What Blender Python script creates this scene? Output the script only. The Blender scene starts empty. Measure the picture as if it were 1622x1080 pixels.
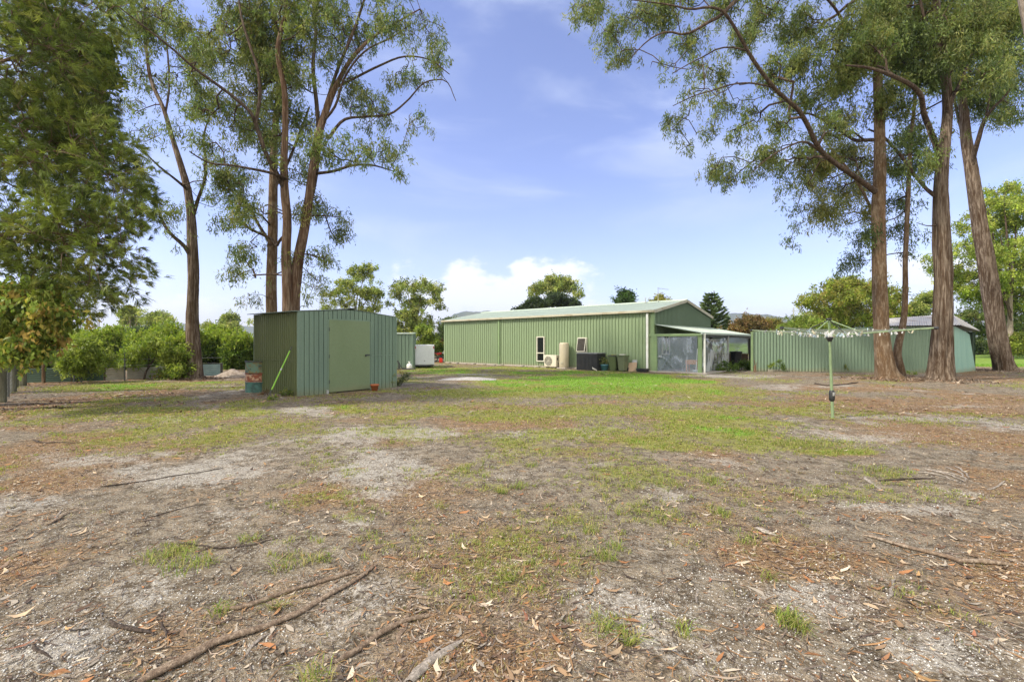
import bpy, bmesh, math, random
import numpy as np
from mathutils import Vector, Matrix
random.seed(7)
rng = np.random.default_rng(11)
R = math.radians
scene = bpy.context.scene
C = scene.collection

# ------------------------------------------------------------------ camera, sky, sun, exposure
FPX, HOR, CX, EYE = 740.0, 543.0, 811.0, 1.5       # focal length, horizon row, centre column, eye height
cam_data = bpy.data.cameras.new("camera")
cam = bpy.data.objects.new("camera", cam_data); C.objects.link(cam)
cam.location = (0, 0, EYE); cam.rotation_euler = (R(90), 0, 0)
cam_data.sensor_width = 36.0; cam_data.lens = FPX / 1622 * 36.0
cam_data.shift_y = (HOR - 540) / 1622
cam_data.clip_start = 0.05; cam_data.clip_end = 20000
scene.camera = cam

SUN_EL, SUN_AZ = R(46), (-0.94, -0.34)              # towards the sun: left and slightly behind the camera
sx, sy = SUN_AZ; n_ = math.hypot(sx, sy); sx /= n_; sy /= n_
sdir = Vector((sx * math.cos(SUN_EL), sy * math.cos(SUN_EL), math.sin(SUN_EL)))
sun_data = bpy.data.lights.new("sun", 'SUN'); sun_data.energy = 3.4; sun_data.angle = R(3)
sun_data.color = (1.0, 0.92, 0.77)
sun = bpy.data.objects.new("sun", sun_data); C.objects.link(sun)
sun.rotation_euler = sdir.to_track_quat('Z', 'Y').to_euler()

world = bpy.data.worlds.new("World"); scene.world = world; world.use_nodes = True
wn, wl = world.node_tree.nodes, world.node_tree.links
wn.clear()
w_out = wn.new('ShaderNodeOutputWorld'); w_bg = wn.new('ShaderNodeBackground')
w_sky = wn.new('ShaderNodeTexSky'); w_sky.sky_type = 'NISHITA'; w_sky.sun_disc = False
w_sky.sun_elevation = SUN_EL; w_sky.sun_rotation = math.atan2(sdir.x, sdir.y)
w_sky.air_density = 0.9; w_sky.dust_density = 0.6; w_sky.ozone_density = 3.0; w_sky.altitude = 100
w_bg.inputs['Strength'].default_value = 0.14
wl.new(w_bg.outputs[0], w_out.inputs[0])

def wmath(op, a, b=None, clamp=False):
    n = wn.new('ShaderNodeMath'); n.operation = op; n.use_clamp = clamp
    for i, v in enumerate((a, b)):
        if v is None: continue
        if isinstance(v, (int, float)): n.inputs[i].default_value = v
        else: wl.new(v, n.inputs[i])
    return n.outputs[0]
def wnoise(vec, scale, detail=6, rough=0.6, dist=0.0):
    n = wn.new('ShaderNodeTexNoise'); n.inputs['Scale'].default_value = scale
    n.inputs['Detail'].default_value = detail; n.inputs['Roughness'].default_value = rough
    n.inputs['Distortion'].default_value = dist
    wl.new(vec, n.inputs['Vector']); return n.outputs['Fac']
tc = wn.new('ShaderNodeTexCoord'); sp = wn.new('ShaderNodeSeparateXYZ'); wl.new(tc.outputs['Generated'], sp.inputs[0])
az = wmath('ARCTAN2', sp.outputs['X'], sp.outputs['Y'])
el = wmath('ARCSINE', sp.outputs['Z'])
cmb = wn.new('ShaderNodeCombineXYZ'); wl.new(az, cmb.inputs[0]); wl.new(wmath('MULTIPLY', el, 1.7), cmb.inputs[1])
puff = wnoise(cmb.outputs[0], 17, 8, 0.58)
blob = None
CLOUDS = [(-5.6, 7.2, 3.4, 3.4), (-8.0, 5.0, 4.5, 2.6), (-1.0, 5.2, 5.5, 3.2), (4.8, 7.0, 5.8, 3.4), (1.8, 8.2, 2.6, 2.4), (-12.6, 8.4, 4.2, 2.6, .75), (-11.0, 6.2, 3.4, 1.8), (-35, 3.6, 6.5, 3.2, .55), (-41, 2.6, 4.0, 2.0, .5), (7, 3.5, 5, 2.2), (44, 6.5, 7, 2.4)]
for a0, e0, sa, se, *ofs in CLOUDS:
    da = wmath('DIVIDE', wmath('SUBTRACT', az, R(a0)), R(sa)); de = wmath('DIVIDE', wmath('SUBTRACT', el, R(e0)), R(se))
    f = wmath('SUBTRACT', 1.0 - (ofs[0] if ofs else 0.0), wmath('ADD', wmath('MULTIPLY', da, da), wmath('MULTIPLY', de, de)))
    blob = f if blob is None else wmath('MAXIMUM', blob, f)
dens = wmath('ADD', blob, wmath('MULTIPLY', wmath('SUBTRACT', puff, 0.47), 2.8))
mr = wn.new('ShaderNodeMapRange'); mr.interpolation_type = 'SMOOTHSTEP'; wl.new(dens, mr.inputs[0])
mr.inputs[1].default_value = 0.0; mr.inputs[2].default_value = 0.75; mr.inputs[4].default_value = 0.80
# thin high streaks
cmb2 = wn.new('ShaderNodeCombineXYZ'); wl.new(wmath('ADD', az, wmath('MULTIPLY', el, 0.5)), cmb2.inputs[0]); wl.new(wmath('MULTIPLY', el, 3.4), cmb2.inputs[1])
wisp = wnoise(cmb2.outputs[0], 2.6, 6, 0.5, 0.5)
mr2 = wn.new('ShaderNodeMapRange'); mr2.interpolation_type = 'SMOOTHSTEP'; wl.new(wisp, mr2.inputs[0])
mr2.inputs[1].default_value = 0.44; mr2.inputs[2].default_value = 0.80; mr2.inputs[4].default_value = 0.55
tint = wn.new('ShaderNodeMix'); tint.data_type = 'RGBA'; tint.blend_type = 'MULTIPLY'; tint.inputs[0].default_value = 1.0
wl.new(w_sky.outputs[0], tint.inputs[6]); tint.inputs[7].default_value = (1.20, 0.99, 1.11, 1)
mixa = wn.new('ShaderNodeMix'); mixa.data_type = 'RGBA'; wl.new(mr2.outputs[0], mixa.inputs[0]); wl.new(tint.outputs[2], mixa.inputs[6])
mixa.inputs[7].default_value = (3.6, 4.0, 5.0, 1)
mixb = wn.new('ShaderNodeMix'); mixb.data_type = 'RGBA'; wl.new(mr.outputs[0], mixb.inputs[0]); wl.new(mixa.outputs[2], mixb.inputs[6])
mixb.inputs[7].default_value = (5.3, 5.4, 5.7, 1)
# broken bright cloud added to the unseen sky behind the photographer as fill light
cmb3 = wn.new('ShaderNodeMapping'); wl.new(tc.outputs['Generated'], cmb3.inputs['Vector'])
back_fill = wmath('ADD', wmath('MULTIPLY', sp.outputs['Y'], -1.6), wmath('MULTIPLY', wmath('SUBTRACT', wnoise(cmb3.outputs[0], 2.6, 7, 0.6), 0.5), 1.6))
mr3 = wn.new('ShaderNodeMapRange'); mr3.interpolation_type = 'SMOOTHSTEP'; wl.new(back_fill, mr3.inputs[0]); mr3.inputs[1].default_value = -0.05; mr3.inputs[2].default_value = 0.55; mr3.inputs[4].default_value = 0.92
mixc = wn.new('ShaderNodeMix'); mixc.data_type = 'RGBA'; wl.new(mr3.outputs[0], mixc.inputs[0]); wl.new(mixb.outputs[2], mixc.inputs[6]); mixc.inputs[7].default_value = (9.6, 9.2, 8.1, 1)
wl.new(mixc.outputs[2], w_bg.inputs['Color'])

vs = scene.view_settings
vs.view_transform = 'Standard'; vs.look = 'None'; vs.gamma = 1.0; vs.use_curve_mapping = False
vs.exposure = 0.83
scene.cycles.use_denoising = True
scene.cycles.max_bounces = 8; scene.cycles.transparent_max_bounces = 16
scene.cycles.volume_bounces = 0; scene.cycles.use_adaptive_sampling = False

# ------------------------------------------------------------------ helpers
def GP(px, py):                                     # ground point seen at a photo pixel
    d = FPX * EYE / (py - HOR)
    return np.array([(px - CX) * d / FPX, d, 0.0])
def WP(px, py, d):                                  # point at depth d
    return np.array([(px - CX) * d / FPX, d, EYE - (py - HOR) * d / FPX])
def tag(o, label=None, cat=None, group=None, kind=None):
    if label: o['label'] = label
    if cat: o['category'] = cat
    if group: o['group'] = group
    if kind: o['kind'] = kind
    return o
def empty(name, loc, label=None, cat=None, group=None, rz=0.0):
    o = bpy.data.objects.new(name, None); C.objects.link(o)
    o.location = tuple(loc); o.rotation_euler = (0, 0, rz); o.empty_display_size = 0.1
    return tag(o, label, cat, group)
def copy_tree(o, parent=None):
    c = o.copy(); C.objects.link(c); c.parent = parent
    for ch in list(o.children):
        if ch.name in C.objects: copy_tree(ch, c)
    return c
def add_attr(me, name, cols):
    a = me.color_attributes.new(name, 'FLOAT_COLOR', 'POINT')
    c = np.ones((len(me.vertices), 4), dtype=np.float32); c[:, :3] = cols
    a.data.foreach_set('color', c.ravel())
def np_mesh(name, V, F, mats, parent=None, cols=None, smooth=False, mi=None, loc=None):
    """V (n,3), F (m,k) all faces the same size"""
    me = bpy.data.meshes.new(name)
    V = np.asarray(V, dtype=np.float32); F = np.asarray(F, dtype=np.int32)
    me.vertices.add(len(V)); me.vertices.foreach_set('co', V.ravel())
    m, k = F.shape
    me.loops.add(m * k); me.loops.foreach_set('vertex_index', F.ravel())
    me.polygons.add(m); me.polygons.foreach_set('loop_start', np.arange(0, m * k, k, dtype=np.int32))
    me.polygons.foreach_set('loop_total', np.full(m, k, dtype=np.int32))
    if smooth: me.polygons.foreach_set('use_smooth', np.ones(m, dtype=bool))
    for x in (mats if isinstance(mats, (list, tuple)) else [mats]): me.materials.append(x)
    if mi is not None: me.polygons.foreach_set('material_index', np.asarray(mi, dtype=np.int32))
    me.update(calc_edges=True)
    if cols is not None: add_attr(me, 'tint', cols)
    o = bpy.data.objects.new(name, me); C.objects.link(o)
    if parent is not None: o.parent = parent
    if loc is not None: o.location = tuple(loc)
    return o

class MB:                                           # collects shapes, builds ONE mesh object
    def __init__(s): s.v = []; s.f = []; s.sm = []
    def add(s, vs, fs, smooth=False):
        b = len(s.v); s.v += [tuple(p) for p in vs]
        for f in fs: s.f.append(tuple(i + b for i in f)); s.sm.append(smooth)
        return s
    def box(s, c, size, rz=0.0, M=None, bev=0.0, taper=1.0):
        """box centred on c; with a bevel it is chamfered; taper scales the bottom"""
        hx, hy, hz = [q / 2 for q in size]
        bm = bmesh.new(); bmesh.ops.create_cube(bm, size=1)
        for v in bm.verts:
            k = taper if v.co.z < 0 else 1.0
            v.co = Vector((v.co.x * 2 * hx * k, v.co.y * 2 * hy * k, v.co.z * 2 * hz))
        if bev > 0: bmesh.ops.bevel(bm, geom=list(bm.edges), offset=bev, segments=2, affect='EDGES', profile=0.5)
        T = Matrix.Translation(Vector([float(q) for q in c])) @ (M.to_4x4() if M is not None else Matrix.Rotation(rz, 4, 'Z'))
        bm.verts.index_update()
        vs = [T @ v.co for v in bm.verts]; fs = [[v.index for v in f.verts] for f in bm.faces]
        bm.free(); return s.add(vs, fs)
    def tube(s, pts, rad, sides=8, cap=True, smooth=True):
        pts = [Vector([float(q) for q in p]) for p in pts]; n = len(pts)
        rad = [rad] * n if isinstance(rad, (int, float)) else rad
        vs, fs = [], []; up = None
        for i, p in enumerate(pts):
            t = (pts[min(i + 1, n - 1)] - pts[max(i - 1, 0)]).normalized()
            if up is None: up = Vector((0, 0, 1)) if abs(t.z) < 0.9 else Vector((1, 0, 0))
            u = t.cross(up).normalized(); w = u.cross(t).normalized(); up = w if abs(t.dot(w)) < 0.9 else up
            for k in range(sides):
                a = 2 * math.pi * k / sides
                vs.append(p + u * math.cos(a) * rad[i] + w * math.sin(a) * rad[i])
        for i in range(n - 1):
            for k in range(sides):
                k2 = (k + 1) % sides
                fs.append((i * sides + k, i * sides + k2, (i + 1) * sides + k2, (i + 1) * sides + k))
        s.add(vs, fs, smooth)
        if cap: s.add(vs[:sides], [tuple(range(sides))]); s.add(vs[-sides:], [tuple(reversed(range(sides)))])
        return s
    def lathe(s, c, prof, sides=24, smooth=True):    # prof: (radius, z)
        vs, fs = [], []
        for r, z in prof:
            for k in range(sides):
                a = 2 * math.pi * k / sides
                vs.append((c[0] + r * math.cos(a), c[1] + r * math.sin(a), c[2] + z))
        for i in range(len(prof) - 1):
            for k in range(sides):
                k2 = (k + 1) % sides
                fs.append((i * sides + k, i * sides + k2, (i + 1) * sides + k2, (i + 1) * sides + k))
        return s.add(vs, fs, smooth)
    def quad(s, a, b, c, d): return s.add([a, b, c, d], [(0, 1, 2, 3)])
    def slab(s, pts, t):                            # closed sheet of thickness t from a planar polygon
        pts = [Vector([float(q) for q in p]) for p in pts]
        nrm = (pts[1] - pts[0]).cross(pts[2] - pts[0]).normalized() * t; n = len(pts)
        vs = pts + [p - nrm for p in pts]
        fs = [tuple(range(n)), tuple(reversed(range(n, 2 * n)))] + [((i + 1) % n, i, i + n, (i + 1) % n + n) for i in range(n)]
        return s.add(vs, fs)
    def build(s, name, m, parent=None, loc=None):
        me = bpy.data.meshes.new(name); me.from_pydata(s.v, [], s.f)
        for i, p in enumerate(me.polygons): p.use_smooth = s.sm[i]
        for x in (m if isinstance(m, (list, tuple)) else [m]): me.materials.append(x)
        me.update(); o = bpy.data.objects.new(name, me); C.objects.link(o)
        if parent is not None: o.parent = parent
        if loc is not None: o.location = tuple(loc)
        return o

def hash2(ix, iy, seed):
    h = (ix.astype(np.int64) * 374761393 + iy.astype(np.int64) * 668265263 + seed * 2147483647) & 0xffffffff
    h = ((h ^ (h >> 13)) * 1274126177) & 0xffffffff
    return ((h ^ (h >> 16)) & 0xffffff) / float(0xffffff)
def vnoise(x, y, seed=0):
    ix, iy = np.floor(x), np.floor(y); fx, fy = x - ix, y - iy
    fx = fx * fx * (3 - 2 * fx); fy = fy * fy * (3 - 2 * fy)
    a, b = hash2(ix, iy, seed), hash2(ix + 1, iy, seed); c, d = hash2(ix, iy + 1, seed), hash2(ix + 1, iy + 1, seed)
    return (a * (1 - fx) + b * fx) * (1 - fy) + (c * (1 - fx) + d * fx) * fy
def fbm(x, y, seed=0, octv=4, lac=2.03, gain=0.5):
    s, a, t = 0.0, 1.0, 0.0
    for i in range(octv):
        s = s + a * vnoise(x, y, seed + i * 17); t += a; x = x * lac + 3.1; y = y * lac + 1.7; a *= gain
    return s / t

# ------------------------------------------------------------------ materials
def new_mat(name):
    m = bpy.data.materials.new(name); m.use_nodes = True
    nt = m.node_tree; nt.nodes.clear()
    out = nt.nodes.new('ShaderNodeOutputMaterial'); p = nt.nodes.new('ShaderNodeBsdfPrincipled')
    nt.links.new(p.outputs[0], out.inputs[0]); return m, nt, p, out
def sock(nt, x, inp):
    if isinstance(x, (int, float)): inp.default_value = x
    elif isinstance(x, tuple): inp.default_value = (*x, 1) if len(x) == 3 else x
    else: nt.links.new(x, inp)
def n_noise(nt, vec, scale, detail=4, rough=0.55, dist=0.0):
    n = nt.nodes.new('ShaderNodeTexNoise'); n.inputs['Scale'].default_value = scale; n.inputs['Detail'].default_value = detail
    n.inputs['Roughness'].default_value = rough; n.inputs['Distortion'].default_value = dist
    if vec is not None: nt.links.new(vec, n.inputs['Vector'])
    return n.outputs['Fac']
def n_map(nt, vec, scale=(1, 1, 1), rot=(0, 0, 0)):
    n = nt.nodes.new('ShaderNodeMapping'); n.inputs['Scale'].default_value = scale; n.inputs['Rotation'].default_value = rot
    nt.links.new(vec, n.inputs['Vector']); return n.outputs[0]
def n_obj(nt, world_space=False):
    if world_space: return nt.nodes.new('ShaderNodeNewGeometry').outputs['Position']
    return nt.nodes.new('ShaderNodeTexCoord').outputs['Object']
def n_range(nt, x, a, b, c=0.0, d=1.0):
    n = nt.nodes.new('ShaderNodeMapRange'); nt.links.new(x, n.inputs[0]); n.interpolation_type = 'SMOOTHSTEP'
    for i, v in zip((1, 2, 3, 4), (a, b, c, d)): n.inputs[i].default_value = v
    return n.outputs[0]
def n_mix(nt, f, a, b, mode='MIX'):
    n = nt.nodes.new('ShaderNodeMix'); n.data_type = 'RGBA'; n.blend_type = mode
    sock(nt, f, n.inputs[0]); sock(nt, a, n.inputs[6]); sock(nt, b, n.inputs[7]); return n.outputs[2]
def n_math(nt, op, a, b=0.0, clamp=False):
    n = nt.nodes.new('ShaderNodeMath'); n.operation = op; n.use_clamp = clamp
    sock(nt, a, n.inputs[0]); sock(nt, b, n.inputs[1]); return n.outputs[0]
def n_bump(nt, p, h, strength=0.4, dist=0.02):
    n = nt.nodes.new('ShaderNodeBump'); n.inputs['Strength'].default_value = strength; n.inputs['Distance'].default_value = dist
    nt.links.new(h, n.inputs['Height']); nt.links.new(n.outputs[0], p.inputs['Normal'])
def paint(name, c, c2=None, rough=0.45, scale=3.0, streak=(1, 1, 1), lo=0.4, hi=0.7, dirt=None, metal=0.0, bump=0.1, world_space=False, spec=0.4):
    """surface of colour c, wearing towards c2 in patches; dirt = colour of splash near its foot (z < 0.35)"""
    m, nt, p, out = new_mat(name)
    v = n_obj(nt, world_space); f = n_noise(nt, n_map(nt, v, streak), scale, 6, 0.62)
    c2 = c2 or tuple(q * 0.8 for q in c)
    col = n_mix(nt, n_range(nt, f, lo, hi), c, c2)
    fine = n_noise(nt, v, scale * 14, 3, 0.6)
    col = n_mix(nt, n_range(nt, fine, 0.3, 0.8, 0.0, 0.25), col, tuple(q * 0.62 for q in c), 'MIX')
    if dirt:
        s = nt.nodes.new('ShaderNodeSeparateXYZ'); nt.links.new(v, s.inputs[0])
        h = n_math(nt, 'ADD', s.outputs['Z'], n_math(nt, 'MULTIPLY', f, 0.35))
        col = n_mix(nt, n_range(nt, h, 0.16, 0.45, 0.6, 0.0), col, dirt)
    nt.links.new(col, p.inputs['Base Color']); p.inputs['Metallic'].default_value = metal
    nt.links.new(n_range(nt, f, 0.2, 0.8, rough - 0.08, rough + 0.15), p.inputs['Roughness'])
    p.inputs['Specular IOR Level'].default_value = spec
    if bump: n_bump(nt, p, fine, bump, 0.004)
    return m
def plain(name, c, rough=0.5, metal=0.0, scale=12): return paint(name, c, tuple(q * 0.85 for q in c), rough, scale, metal=metal, bump=0.05)
def leaf_mat(name, trans=0.35, rough=0.5, tcol=(1.15, 1.25, 0.6)):
    m, nt, p, out = new_mat(name)
    a = nt.nodes.new('ShaderNodeAttribute'); a.attribute_name = 'tint'
    nt.links.new(a.outputs['Color'], p.inputs['Base Color']); p.inputs['Roughness'].default_value = rough
    p.inputs['Specular IOR Level'].default_value = 0.25
    t = nt.nodes.new('ShaderNodeBsdfTranslucent'); nt.links.new(n_mix(nt, 1.0, a.outputs['Color'], tcol, 'MULTIPLY'), t.inputs[0])
    mx = nt.nodes.new('ShaderNodeMixShader'); mx.inputs[0].default_value = trans
    nt.links.new(p.outputs[0], mx.inputs[1]); nt.links.new(t.outputs[0], mx.inputs[2]); nt.links.new(mx.outputs[0], out.inputs[0])
    return m
def bark_mat(name, c1, c2, c3, sc=3.0, stretch=0.09, bump=0.9):
    m, nt, p, out = new_mat(name)
    v = n_obj(nt); st = n_map(nt, v, (1, 1, stretch))
    f = n_noise(nt, st, sc * 3.4, 9, 0.72, 0.5); g = n_noise(nt, v, sc * 0.35, 4, 0.6)
    big = n_noise(nt, n_map(nt, v, (1, 1, 0.3)), sc, 5, 0.6)
    col = n_mix(nt, n_range(nt, f, 0.38, 0.62), c1, c2)
    col = n_mix(nt, n_range(nt, g, 0.5, 0.72, 0, 0.85), col, c3)
    col = n_mix(nt, n_range(nt, big, 0.5, 0.8, 0, 0.5), col, tuple(q * 1.5 for q in c2))
    fib = n_noise(nt, n_map(nt, v, (1, 1, stretch * .55)), sc * 7.5, 5, 0.7)
    col = n_mix(nt, n_range(nt, fib, 0.42, 0.60, 0.75, 0.0), col, tuple(q * 0.75 for q in c1))
    nt.links.new(col, p.inputs['Base Color']); p.inputs['Roughness'].default_value = 0.9
    p.inputs['Specular IOR Level'].default_value = 0.1
    n_bump(nt, p, n_math(nt, 'ADD', f, n_math(nt, 'MULTIPLY', fib, 0.9)), bump, 0.06); return m

M = {}
M['leaf'] = leaf_mat('foliage', 0.42); M['needle'] = leaf_mat('needles', 0.25); M['litter'] = leaf_mat('dry_leaves', 0.06, 0.7, (1, 1, 1)); M['grass'] = leaf_mat('grass_blades', 0.4)
M['stringy'] = bark_mat('stringybark', (0.075, 0.046, 0.028), (0.29, 0.235, 0.185), (0.26, 0.21, 0.165))
M['rusty_bark'] = bark_mat('reddish_bark', (0.09, 0.05, 0.03), (0.26, 0.185, 0.13), (0.25, 0.20, 0.15), 2.4, 0.12)
M['brown_bark'] = bark_mat('brown_bark', (0.13, 0.08, 0.045), (0.255, 0.20, 0.145), (0.28, 0.18, 0.10), 2.2, 0.35, 0.7)
M['limb_bark'] = bark_mat('limb_bark', (0.05, 0.036, 0.027), (0.16, 0.115, 0.085), (0.14, 0.11, 0.085), 3.0, 0.25, 0.6)
M['pale_bark'] = bark_mat('pale_bark', (0.22, 0.18, 0.14), (0.38, 0.33, 0.28), (0.25, 0.18, 0.12), 2.0, 0.3, 0.4)
M['dark_bark'] = bark_mat('dark_bark', (0.05, 0.038, 0.03), (0.12, 0.09, 0.07), (0.08, 0.06, 0.05), 3, 0.3, 0.6)
# ------------------------------------------------------------------ ground
def ell(x, y, px, py, rx, ry, rot=0.0):
    """soft ellipse on the ground, its place and size read off the photo once and kept in metres"""
    c = GP(px, py); a = rx * c[1] / FPX
    b = abs(GP(px, py - ry)[1] - GP(px, py + ry)[1]) / 2 if py - ry > HOR + 4 else ry * 3
    dx, dy = x - c[0], y - c[1]
    r = np.sqrt((dx / a) ** 2 + (dy / b) ** 2)
    return np.clip(1.35 - r, 0, 1)
GRASS = [(960, 613, 180, 15, 1.22), (820, 606, 90, 8, 1.0), (780, 583, 130, 4, .9), (880, 590, 140, 5, 1.0), (650, 583, 60, 5, .8), (1000, 594, 90, 4, 1.2), (900, 690, 300, 36, .56), (1050, 770, 230, 50, .46), (780, 740, 160, 40, .40), (860, 880, 220, 60, .36), (600, 880, 160, 50, .34), (900, 650, 400, 22, .66), (300, 690, 200, 24, .5), (1250, 650, 200, 16, .45), (450, 640, 160, 10, .5), (250, 650, 220, 18, .6), (700, 620, 160, 10, .7), (560, 612, 60, 6, .6), (1180, 700, 200, 24, .6), (1050, 620, 220, 10, .8), (950, 612, 200, 9, 1.2), (1060, 603, 70, 5, 1.2), (930, 605, 220, 14, 1.1), (1000, 600, 110, 9, 1.4), (700, 588, 120, 6, .9), (650, 600, 70, 8, .6), (820, 622, 220, 14, .8), (1040, 632, 140, 12, .75), (1120, 668, 170, 24, .85), (1190, 655, 90, 10, .6),
         (1060, 705, 110, 18, .95), (1290, 706, 60, 9, 1.15), (960, 705, 60, 10, .7), (230, 612, 170, 8, .95), (340, 605, 70, 6, .9), (150, 640, 90, 14, .85), (200, 690, 120, 18, .85), (330, 672, 70, 8, .6), (90, 690, 40, 8, .6),
         (620, 660, 80, 8, .65), (560, 645, 90, 6, .65), (470, 690, 60, 8, .45), (760, 640, 120, 8, .5), (820, 775, 60, 16, .55), (1000, 760, 100, 24, .5), (900, 820, 100, 30, .4), (470, 800, 70, 24, .6), (430, 770, 40, 12, .45), (560, 830, 60, 18, .5),
         (280, 893, 60, 16, .9), (460, 900, 40, 12, .8), (500, 870, 60, 16, .45), (1400, 748, 70, 12, .6), (1180, 760, 60, 14, .4), (1040, 815, 70, 16, .5), (1100, 850, 60, 18, .35), (1240, 605, 80, 5, .5), (1060, 610, 60, 6, .6),
         (1600, 578, 120, 5, 1.4), (1570, 612, 50, 4, .5), (1450, 655, 60, 6, .25), (1320, 620, 60, 4, .3), (730, 930, 160, 50, .25), (650, 1060, 200, 40, .3), (960, 980, 90, 40, .3), (110, 660, 60, 10, .6), (600, 620, 60, 6, .6), (480, 632, 40, 5, .5)]
SAND = [(600, 745, 150, 40, .84), (520, 700, 140, 26, .82), (640, 690, 120, 18, .84), (280, 662, 70, 6, 1.1), (300, 742, 160, 24, .74), (190, 730, 110, 16, .55), (470, 655, 120, 10, .8), (740, 597, 60, 4, 1.0), (670, 598, 80, 3, .7),
        (600, 785, 150, 30, .6), (50, 800, 120, 30, .62), (80, 1030, 130, 50, .85), (330, 830, 130, 30, .5), (220, 940, 180, 40, .55), (1350, 690, 120, 8, .8), (1150, 595, 110, 5, 1.1), (1230, 612, 120, 5, .7), (1450, 660, 160, 9, .8), (1520, 640, 100, 6, .7),
        (1180, 735, 60, 12, .8), (1080, 790, 60, 18, .6), (1420, 800, 110, 18, .8), (1290, 930, 150, 60, .55), (1000, 960, 130, 60, .65), (1120, 1020, 160, 50, .6), (1450, 1000, 160, 60, .7), (550, 960, 160, 60, .6), (1000, 745, 50, 10, .5), (880, 680, 90, 8, .5),
        (340, 640, 80, 6, .5), (1500, 780, 80, 14, .6), (700, 820, 80, 20, .4), (1240, 680, 60, 7, .5)]
LITTER = [(60, 640, 90, 24, 1.1), (20, 650, 90, 40, 1.2), (40, 720, 110, 40, .9), (1400, 640, 220, 18, .9), (1350, 615, 130, 8, .7), (1500, 690, 170, 20, .9), (1560, 630, 110, 12, .8), (1600, 760, 120, 50, .7), (100, 760, 120, 30, .6), (60, 900, 130, 40, .6), (180, 640, 40, 10, .3),
          (1540, 900, 130, 60, .5), (1250, 870, 200, 40, .5), (760, 640, 90, 10, .6), (900, 640, 90, 10, .5), (800, 665, 140, 12, .5), (1150, 700, 60, 10, .3), (300, 1000, 160, 60, .5), (800, 1040, 160, 60, .7), (700, 900, 120, 40, .5), (1300, 1060, 160, 40, .5), (1590, 600, 90, 8, 1.0), (1400, 600, 80, 8, 1.0), (1250, 640, 90, 8, .8),
          (300, 602, 60, 6, .8), (120, 605, 70, 5, .9), (1540, 590, 90, 5, .8), (440, 625, 40, 6, .6)]
def masks(x, y):
    wx = x + (fbm(x * .6, y * .6, 5, 3) - .5) * 1.6 * np.clip(y / 9, .35, 2.2); wy = y + (fbm(x * .6, y * .6, 9, 3) - .5) * 1.8 * np.clip(y / 9, .3, 2.2)
    g = np.zeros_like(x); s = np.zeros_like(x); l = np.zeros_like(x)
    for L, arr in ((GRASS, g), (SAND, s), (LITTER, l)):
        for px, py, rx, ry, w in L: np.maximum(arr, ell(wx, wy, px, py, rx, ry) * w, out=arr)
    n1 = fbm(x * 1.3, y * 1.3, 31, 4); n2 = fbm(x * 3.3, y * 3.3, 77, 3); n3 = fbm(x * .45, y * .45, 13, 3)
    far = np.clip((y - 42) / 14, 0, 1); side = np.clip((np.abs(x) - 28) / 6, 0, 1) * np.clip((y - 18) / 8, 0, 1)
    g = np.maximum(g, np.clip((n3 - .42) * 2.0, 0, .5) * np.clip((y - 2.5) / 2, 0, 1)) + (n1 - .5) * .9; g = np.maximum(g, np.maximum(far * .78, side * np.where(x > 0, 1.0, .8)))
    s = s + (n2 - .5) * .7 + (n1 - .5) * .5; s = np.maximum(s, np.clip((fbm(x * .8, y * .8, 55, 4) - .54) * 3.0, 0, .75))
    s = s * (1 - np.maximum(far, side))
    l = np.maximum(l, .25) + (fbm(x * 1.1, y * 1.1, 91, 4) - .5) * 1.1; l = l * (1 - np.maximum(far, side))
    return np.clip(g, 0, 1.2), np.clip(s, 0, 1), np.clip(l, 0, 1.2)
def gh(x, y):
    x = np.asarray(x, float); y = np.asarray(y, float)
    near = np.clip(1 - (y - 8) / 10, 0.15, 1)
    h = (fbm(x * .5, y * .5, 3, 3) - .5) * .05 * near + (fbm(x * 3, y * 3, 4, 3) - .5) * .022 * near
    for px, py, r, a in ((740, 597, 1.6, .10), (1395, 603, 2.2, .05), (1490, 606, 2.0, .05), (80, 1040, .35, .05), (560, 980, .3, -.02), (1590, 600, 4, .04)):
        c = GP(px, py); h = h + a * np.exp(-((x - c[0]) ** 2 + (y - c[1]) ** 2) / (r * r))
    return h
def graded(a, b, fine_lo, fine_hi, step, grow, maxstep):
    v = list(np.arange(fine_lo, fine_hi, step)); s = step
    while v[-1] < b: s = min(s * grow, maxstep) if v[-1] < 60 else s * 1.3; v.append(v[-1] + s)
    s = step; lo = [v[0]]
    while lo[-1] > a: s = min(s * grow, maxstep) if lo[-1] > -60 else s * 1.3; lo.append(lo[-1] - s)
    return np.array(lo[:0:-1] + v)
gx = graded(-4100, 4100, -5, 5, .05, 1.025, .35); gy = graded(-60, 4100, .6, 7, .05, 1.02, .4)
gy = gy[gy > -62]
X, Y = np.meshgrid(gx, gy); mg, ms, ml = masks(X, Y); Z = gh(X, Y)
nx, ny = len(gx), len(gy); idx = np.arange(nx * ny).reshape(ny, nx)
F = np.stack([idx[:-1, :-1], idx[:-1, 1:], idx[1:, 1:], idx[1:, :-1]], -1).reshape(-1, 4)
gm, nt, p, out = new_mat('ground_soil')
pos = n_obj(nt, True); at = nt.nodes.new('ShaderNodeAttribute'); at.attribute_name = 'tint'
sep = nt.nodes.new('ShaderNodeSeparateColor'); nt.links.new(at.outputs['Color'], sep.inputs[0])
n_a = n_noise(nt, pos, 6, 6, .7); n_b = n_noise(nt, pos, 38, 4, .7); n_c = n_noise(nt, pos, 1.2, 5, .6); n_d = n_noise(nt, pos, 150, 2, .6)
soil = n_mix(nt, n_range(nt, n_a, .35, .65), (.078, .058, .037), (.265, .215, .152))
soil = n_mix(nt, n_range(nt, n_b, .45, .7, 0, .8), soil, (.38, .35, .29))
sandc = n_mix(nt, n_range(nt, n_b, .3, .7), (.27, .245, .205), (.50, .47, .42))
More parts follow.
